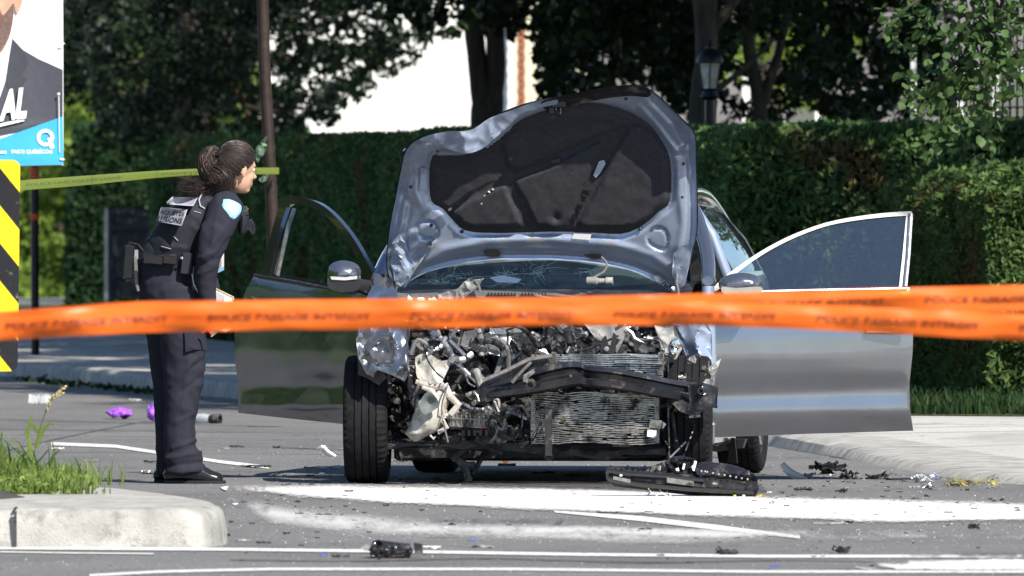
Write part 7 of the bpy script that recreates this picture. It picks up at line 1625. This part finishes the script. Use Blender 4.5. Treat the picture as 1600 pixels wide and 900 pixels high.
# broken radar / grille box in the foreground
gb = G(612, 872); bx = thing('broken_module', 'broken black plastic module with torn mounting lugs in the bottom foreground left of centre', 'debris', gb); db_ = gb.y
def bb(x, y, o_=0.): return pix(x, y, db_, o_)
sheet([(577, 858), (582, 846), (596, 845), (640, 850), (646, 862), (640, 871), (612, 874), (580, 872)], 4, lambda x, y: bb(x, y, -.05 + (.05 if y < 852 else 0) + .008 * crease(Vector((x, y, 0)), .12, 1)), thick=.10, tvec=Vector((0, 1, 0)), seed=2).build('casing', M['black'], bx, sharp=20)
for y in (860, 866, 871): MB().tube([bb(578, y, -.055), bb(612, y + 1, -.058), bb(642, y - 2, -.055)], .004, 5).build('rib', M['black_gloss'], bx)
MB().lathe(bb(591, 853, -.02), (0, -1, .6), [(-.01, .001), (-.01, .016), (.012, .016), (.012, .022), (-.012, .022)], 16).build('socket', M['black_gloss'], bx)
sheet([(646, 848), (660, 850), (661, 866), (648, 866)], 4, lambda x, y: bb(x, y, -.02), thick=.02, tvec=Vector((0, 1, 0))).build('bracket', M['black'], bx, sharp=20)
sheet([(562, 857), (572, 851), (582, 854), (582, 862), (570, 860)], 4, lambda x, y: bb(x, y, -.02), thick=.02, tvec=Vector((0, 1, 0))).build('lug', M['greyplastic'], bx, sharp=20)
MB().ell(bb(585, 850, -.03), (.007, .005, .006)).build('screw', M['chrome'], bx); MB().ell(bb(618, 855, -.06), (.006, .005, .006)).build('screw', M['chrome'], bx)
# clear curved lamp cover strip, silver curled strip, copper bulb, tube, purple films, cup, bag
def loose(name, label, cat, pts, r, m, flat=.3, hz_=.01):
    q = cr([(*p,) for p in pts], 5, False); g0 = G(*[pts[len(pts) // 2][0], max(p[1] for p in pts)]); return tag(MB().tube([W(x, y, g0.y) for x, y in q], [r * (.5 + .5 * math.sin(math.pi * (i + 1) / (len(q) + 1))) for i in range(len(q))], 8, flat=flat).build(name, M[m]), label, cat)
loose('lamp_cover', 'curved clear lamp cover strip standing at the left end of the right debris row', 'debris', [(1222, 724), (1232, 736), (1246, 744), (1262, 748)], .02, 'clearpl')
loose('silver_strip', 'curled silver strip with a bright white end left of the front wheel', 'debris', [(495, 702), (504, 700), (512, 708), (524, 714)], .016, 'alu')
o = tag(MB().ell(G(790, 727) + Vector((0, 0, .03)), (.018, .018, .024)).build('bulb', M['copper']), 'coppery round bulb lying on the road seen under the car', 'bulb')
loose('plastic_shard', 'short dark stem lying beside the coppery bulb under the car', 'debris', [(778, 726), (792, 728), (806, 726)], .012, 'black')
tb_ = thing('tube', 'black and white plastic tube lying on the road behind the officer\'s legs', 'tube', G(328, 661)); gy = G(328, 661).y
MB().tube([W(300, 655, gy), W(318, 655, gy - .1), W(330, 656, gy - .15)], [.03, .036, .03], 12).build('tube_body', M['clearpl'], tb_); MB().lathe(W(328, 655, gy - .15), (1, -.5, 0), [(0, .026), (.04, .034), (.07, .034), (.07, .025), (.02, .02), (.02, .001)], 16).build('tube_end', M['black'], tb_)
for k, (x, y, w_, h_, s_, lab) in enumerate(((184, 655, 34, 12, 3, 'flat crumpled purple film lying on the road left of the officer'), (238, 660, 20, 26, 5, 'upright crumpled purple film beside the officer\'s leg'))):
    g_ = G(x, y); s = F / g_.y; mb = MB().ell((0, 0, h_ / s / 2), (w_ / s / 2, .09, h_ / s / 2), n=28, m=18)
    mb.v = [v + Vector((nz(v, 12, s_), nz(v, 12, s_ + 3), nz(v, 14, s_ + 5))) * .035 + v * .22 * crease(v, 22, s_) for v in mb.v]; z0 = min(v.z for v in mb.v); mb.v = [v - Vector((0, 0, z0)) for v in mb.v]
    o = mb.build('purple_film', M['purple'], base=(0, 0, 0), sharp=15); o.location = g_; tag(o, lab, 'litter')
cp = thing('crushed_cups', 'crushed clear plastic cups in the shaded road at far left', 'litter', G(58, 632)); gy = G(58, 632).y
for i in range(4): MB().lathe(W(48 + i * 8, 630, gy) , (.25, 0, 1), [(0, .001), (0, .018), (.06, .026), (.062, .03), (.058, .025)], 10, lambda j, k: .004 * ((k + i) % 3 - 1)).build('cup', M['clearpl'], cp, sharp=20)
o = put(102, 592, 26, 12, 'clearpl', 'crumpled white and clear bag by the far kerb at left', 91, 'litter', 'plastic_bag'); o = put(112, 592, 12, 12, 'bluepl', 'small blue cap beside the crumpled bag at the far kerb', 92, 'litter', 'blue_cap')
put(210, 627, 20, 4, 'clearpl', 'flat clear scrap on the shaded road left of the officer', 93, 'litter', 'clear_scrap'); put(1580, 648, 26, 8, 'label', 'crumpled white paper scrap at the grass edge far right', 94, 'litter', 'paper_scrap'); put(300, 662, 30, 2, 'black', 'thin dark strip behind the officer near the tube', 95)
for x, y, w_, lab in ((90, 703, 20, 'white scrap near the island grass'), (140, 722, 30, 'flat grey strip beyond the island grass tip')): put(x, y, w_, 4, 'label' if x < 100 else 'greyplastic', lab, 100 + x, 'litter', 'scrap')
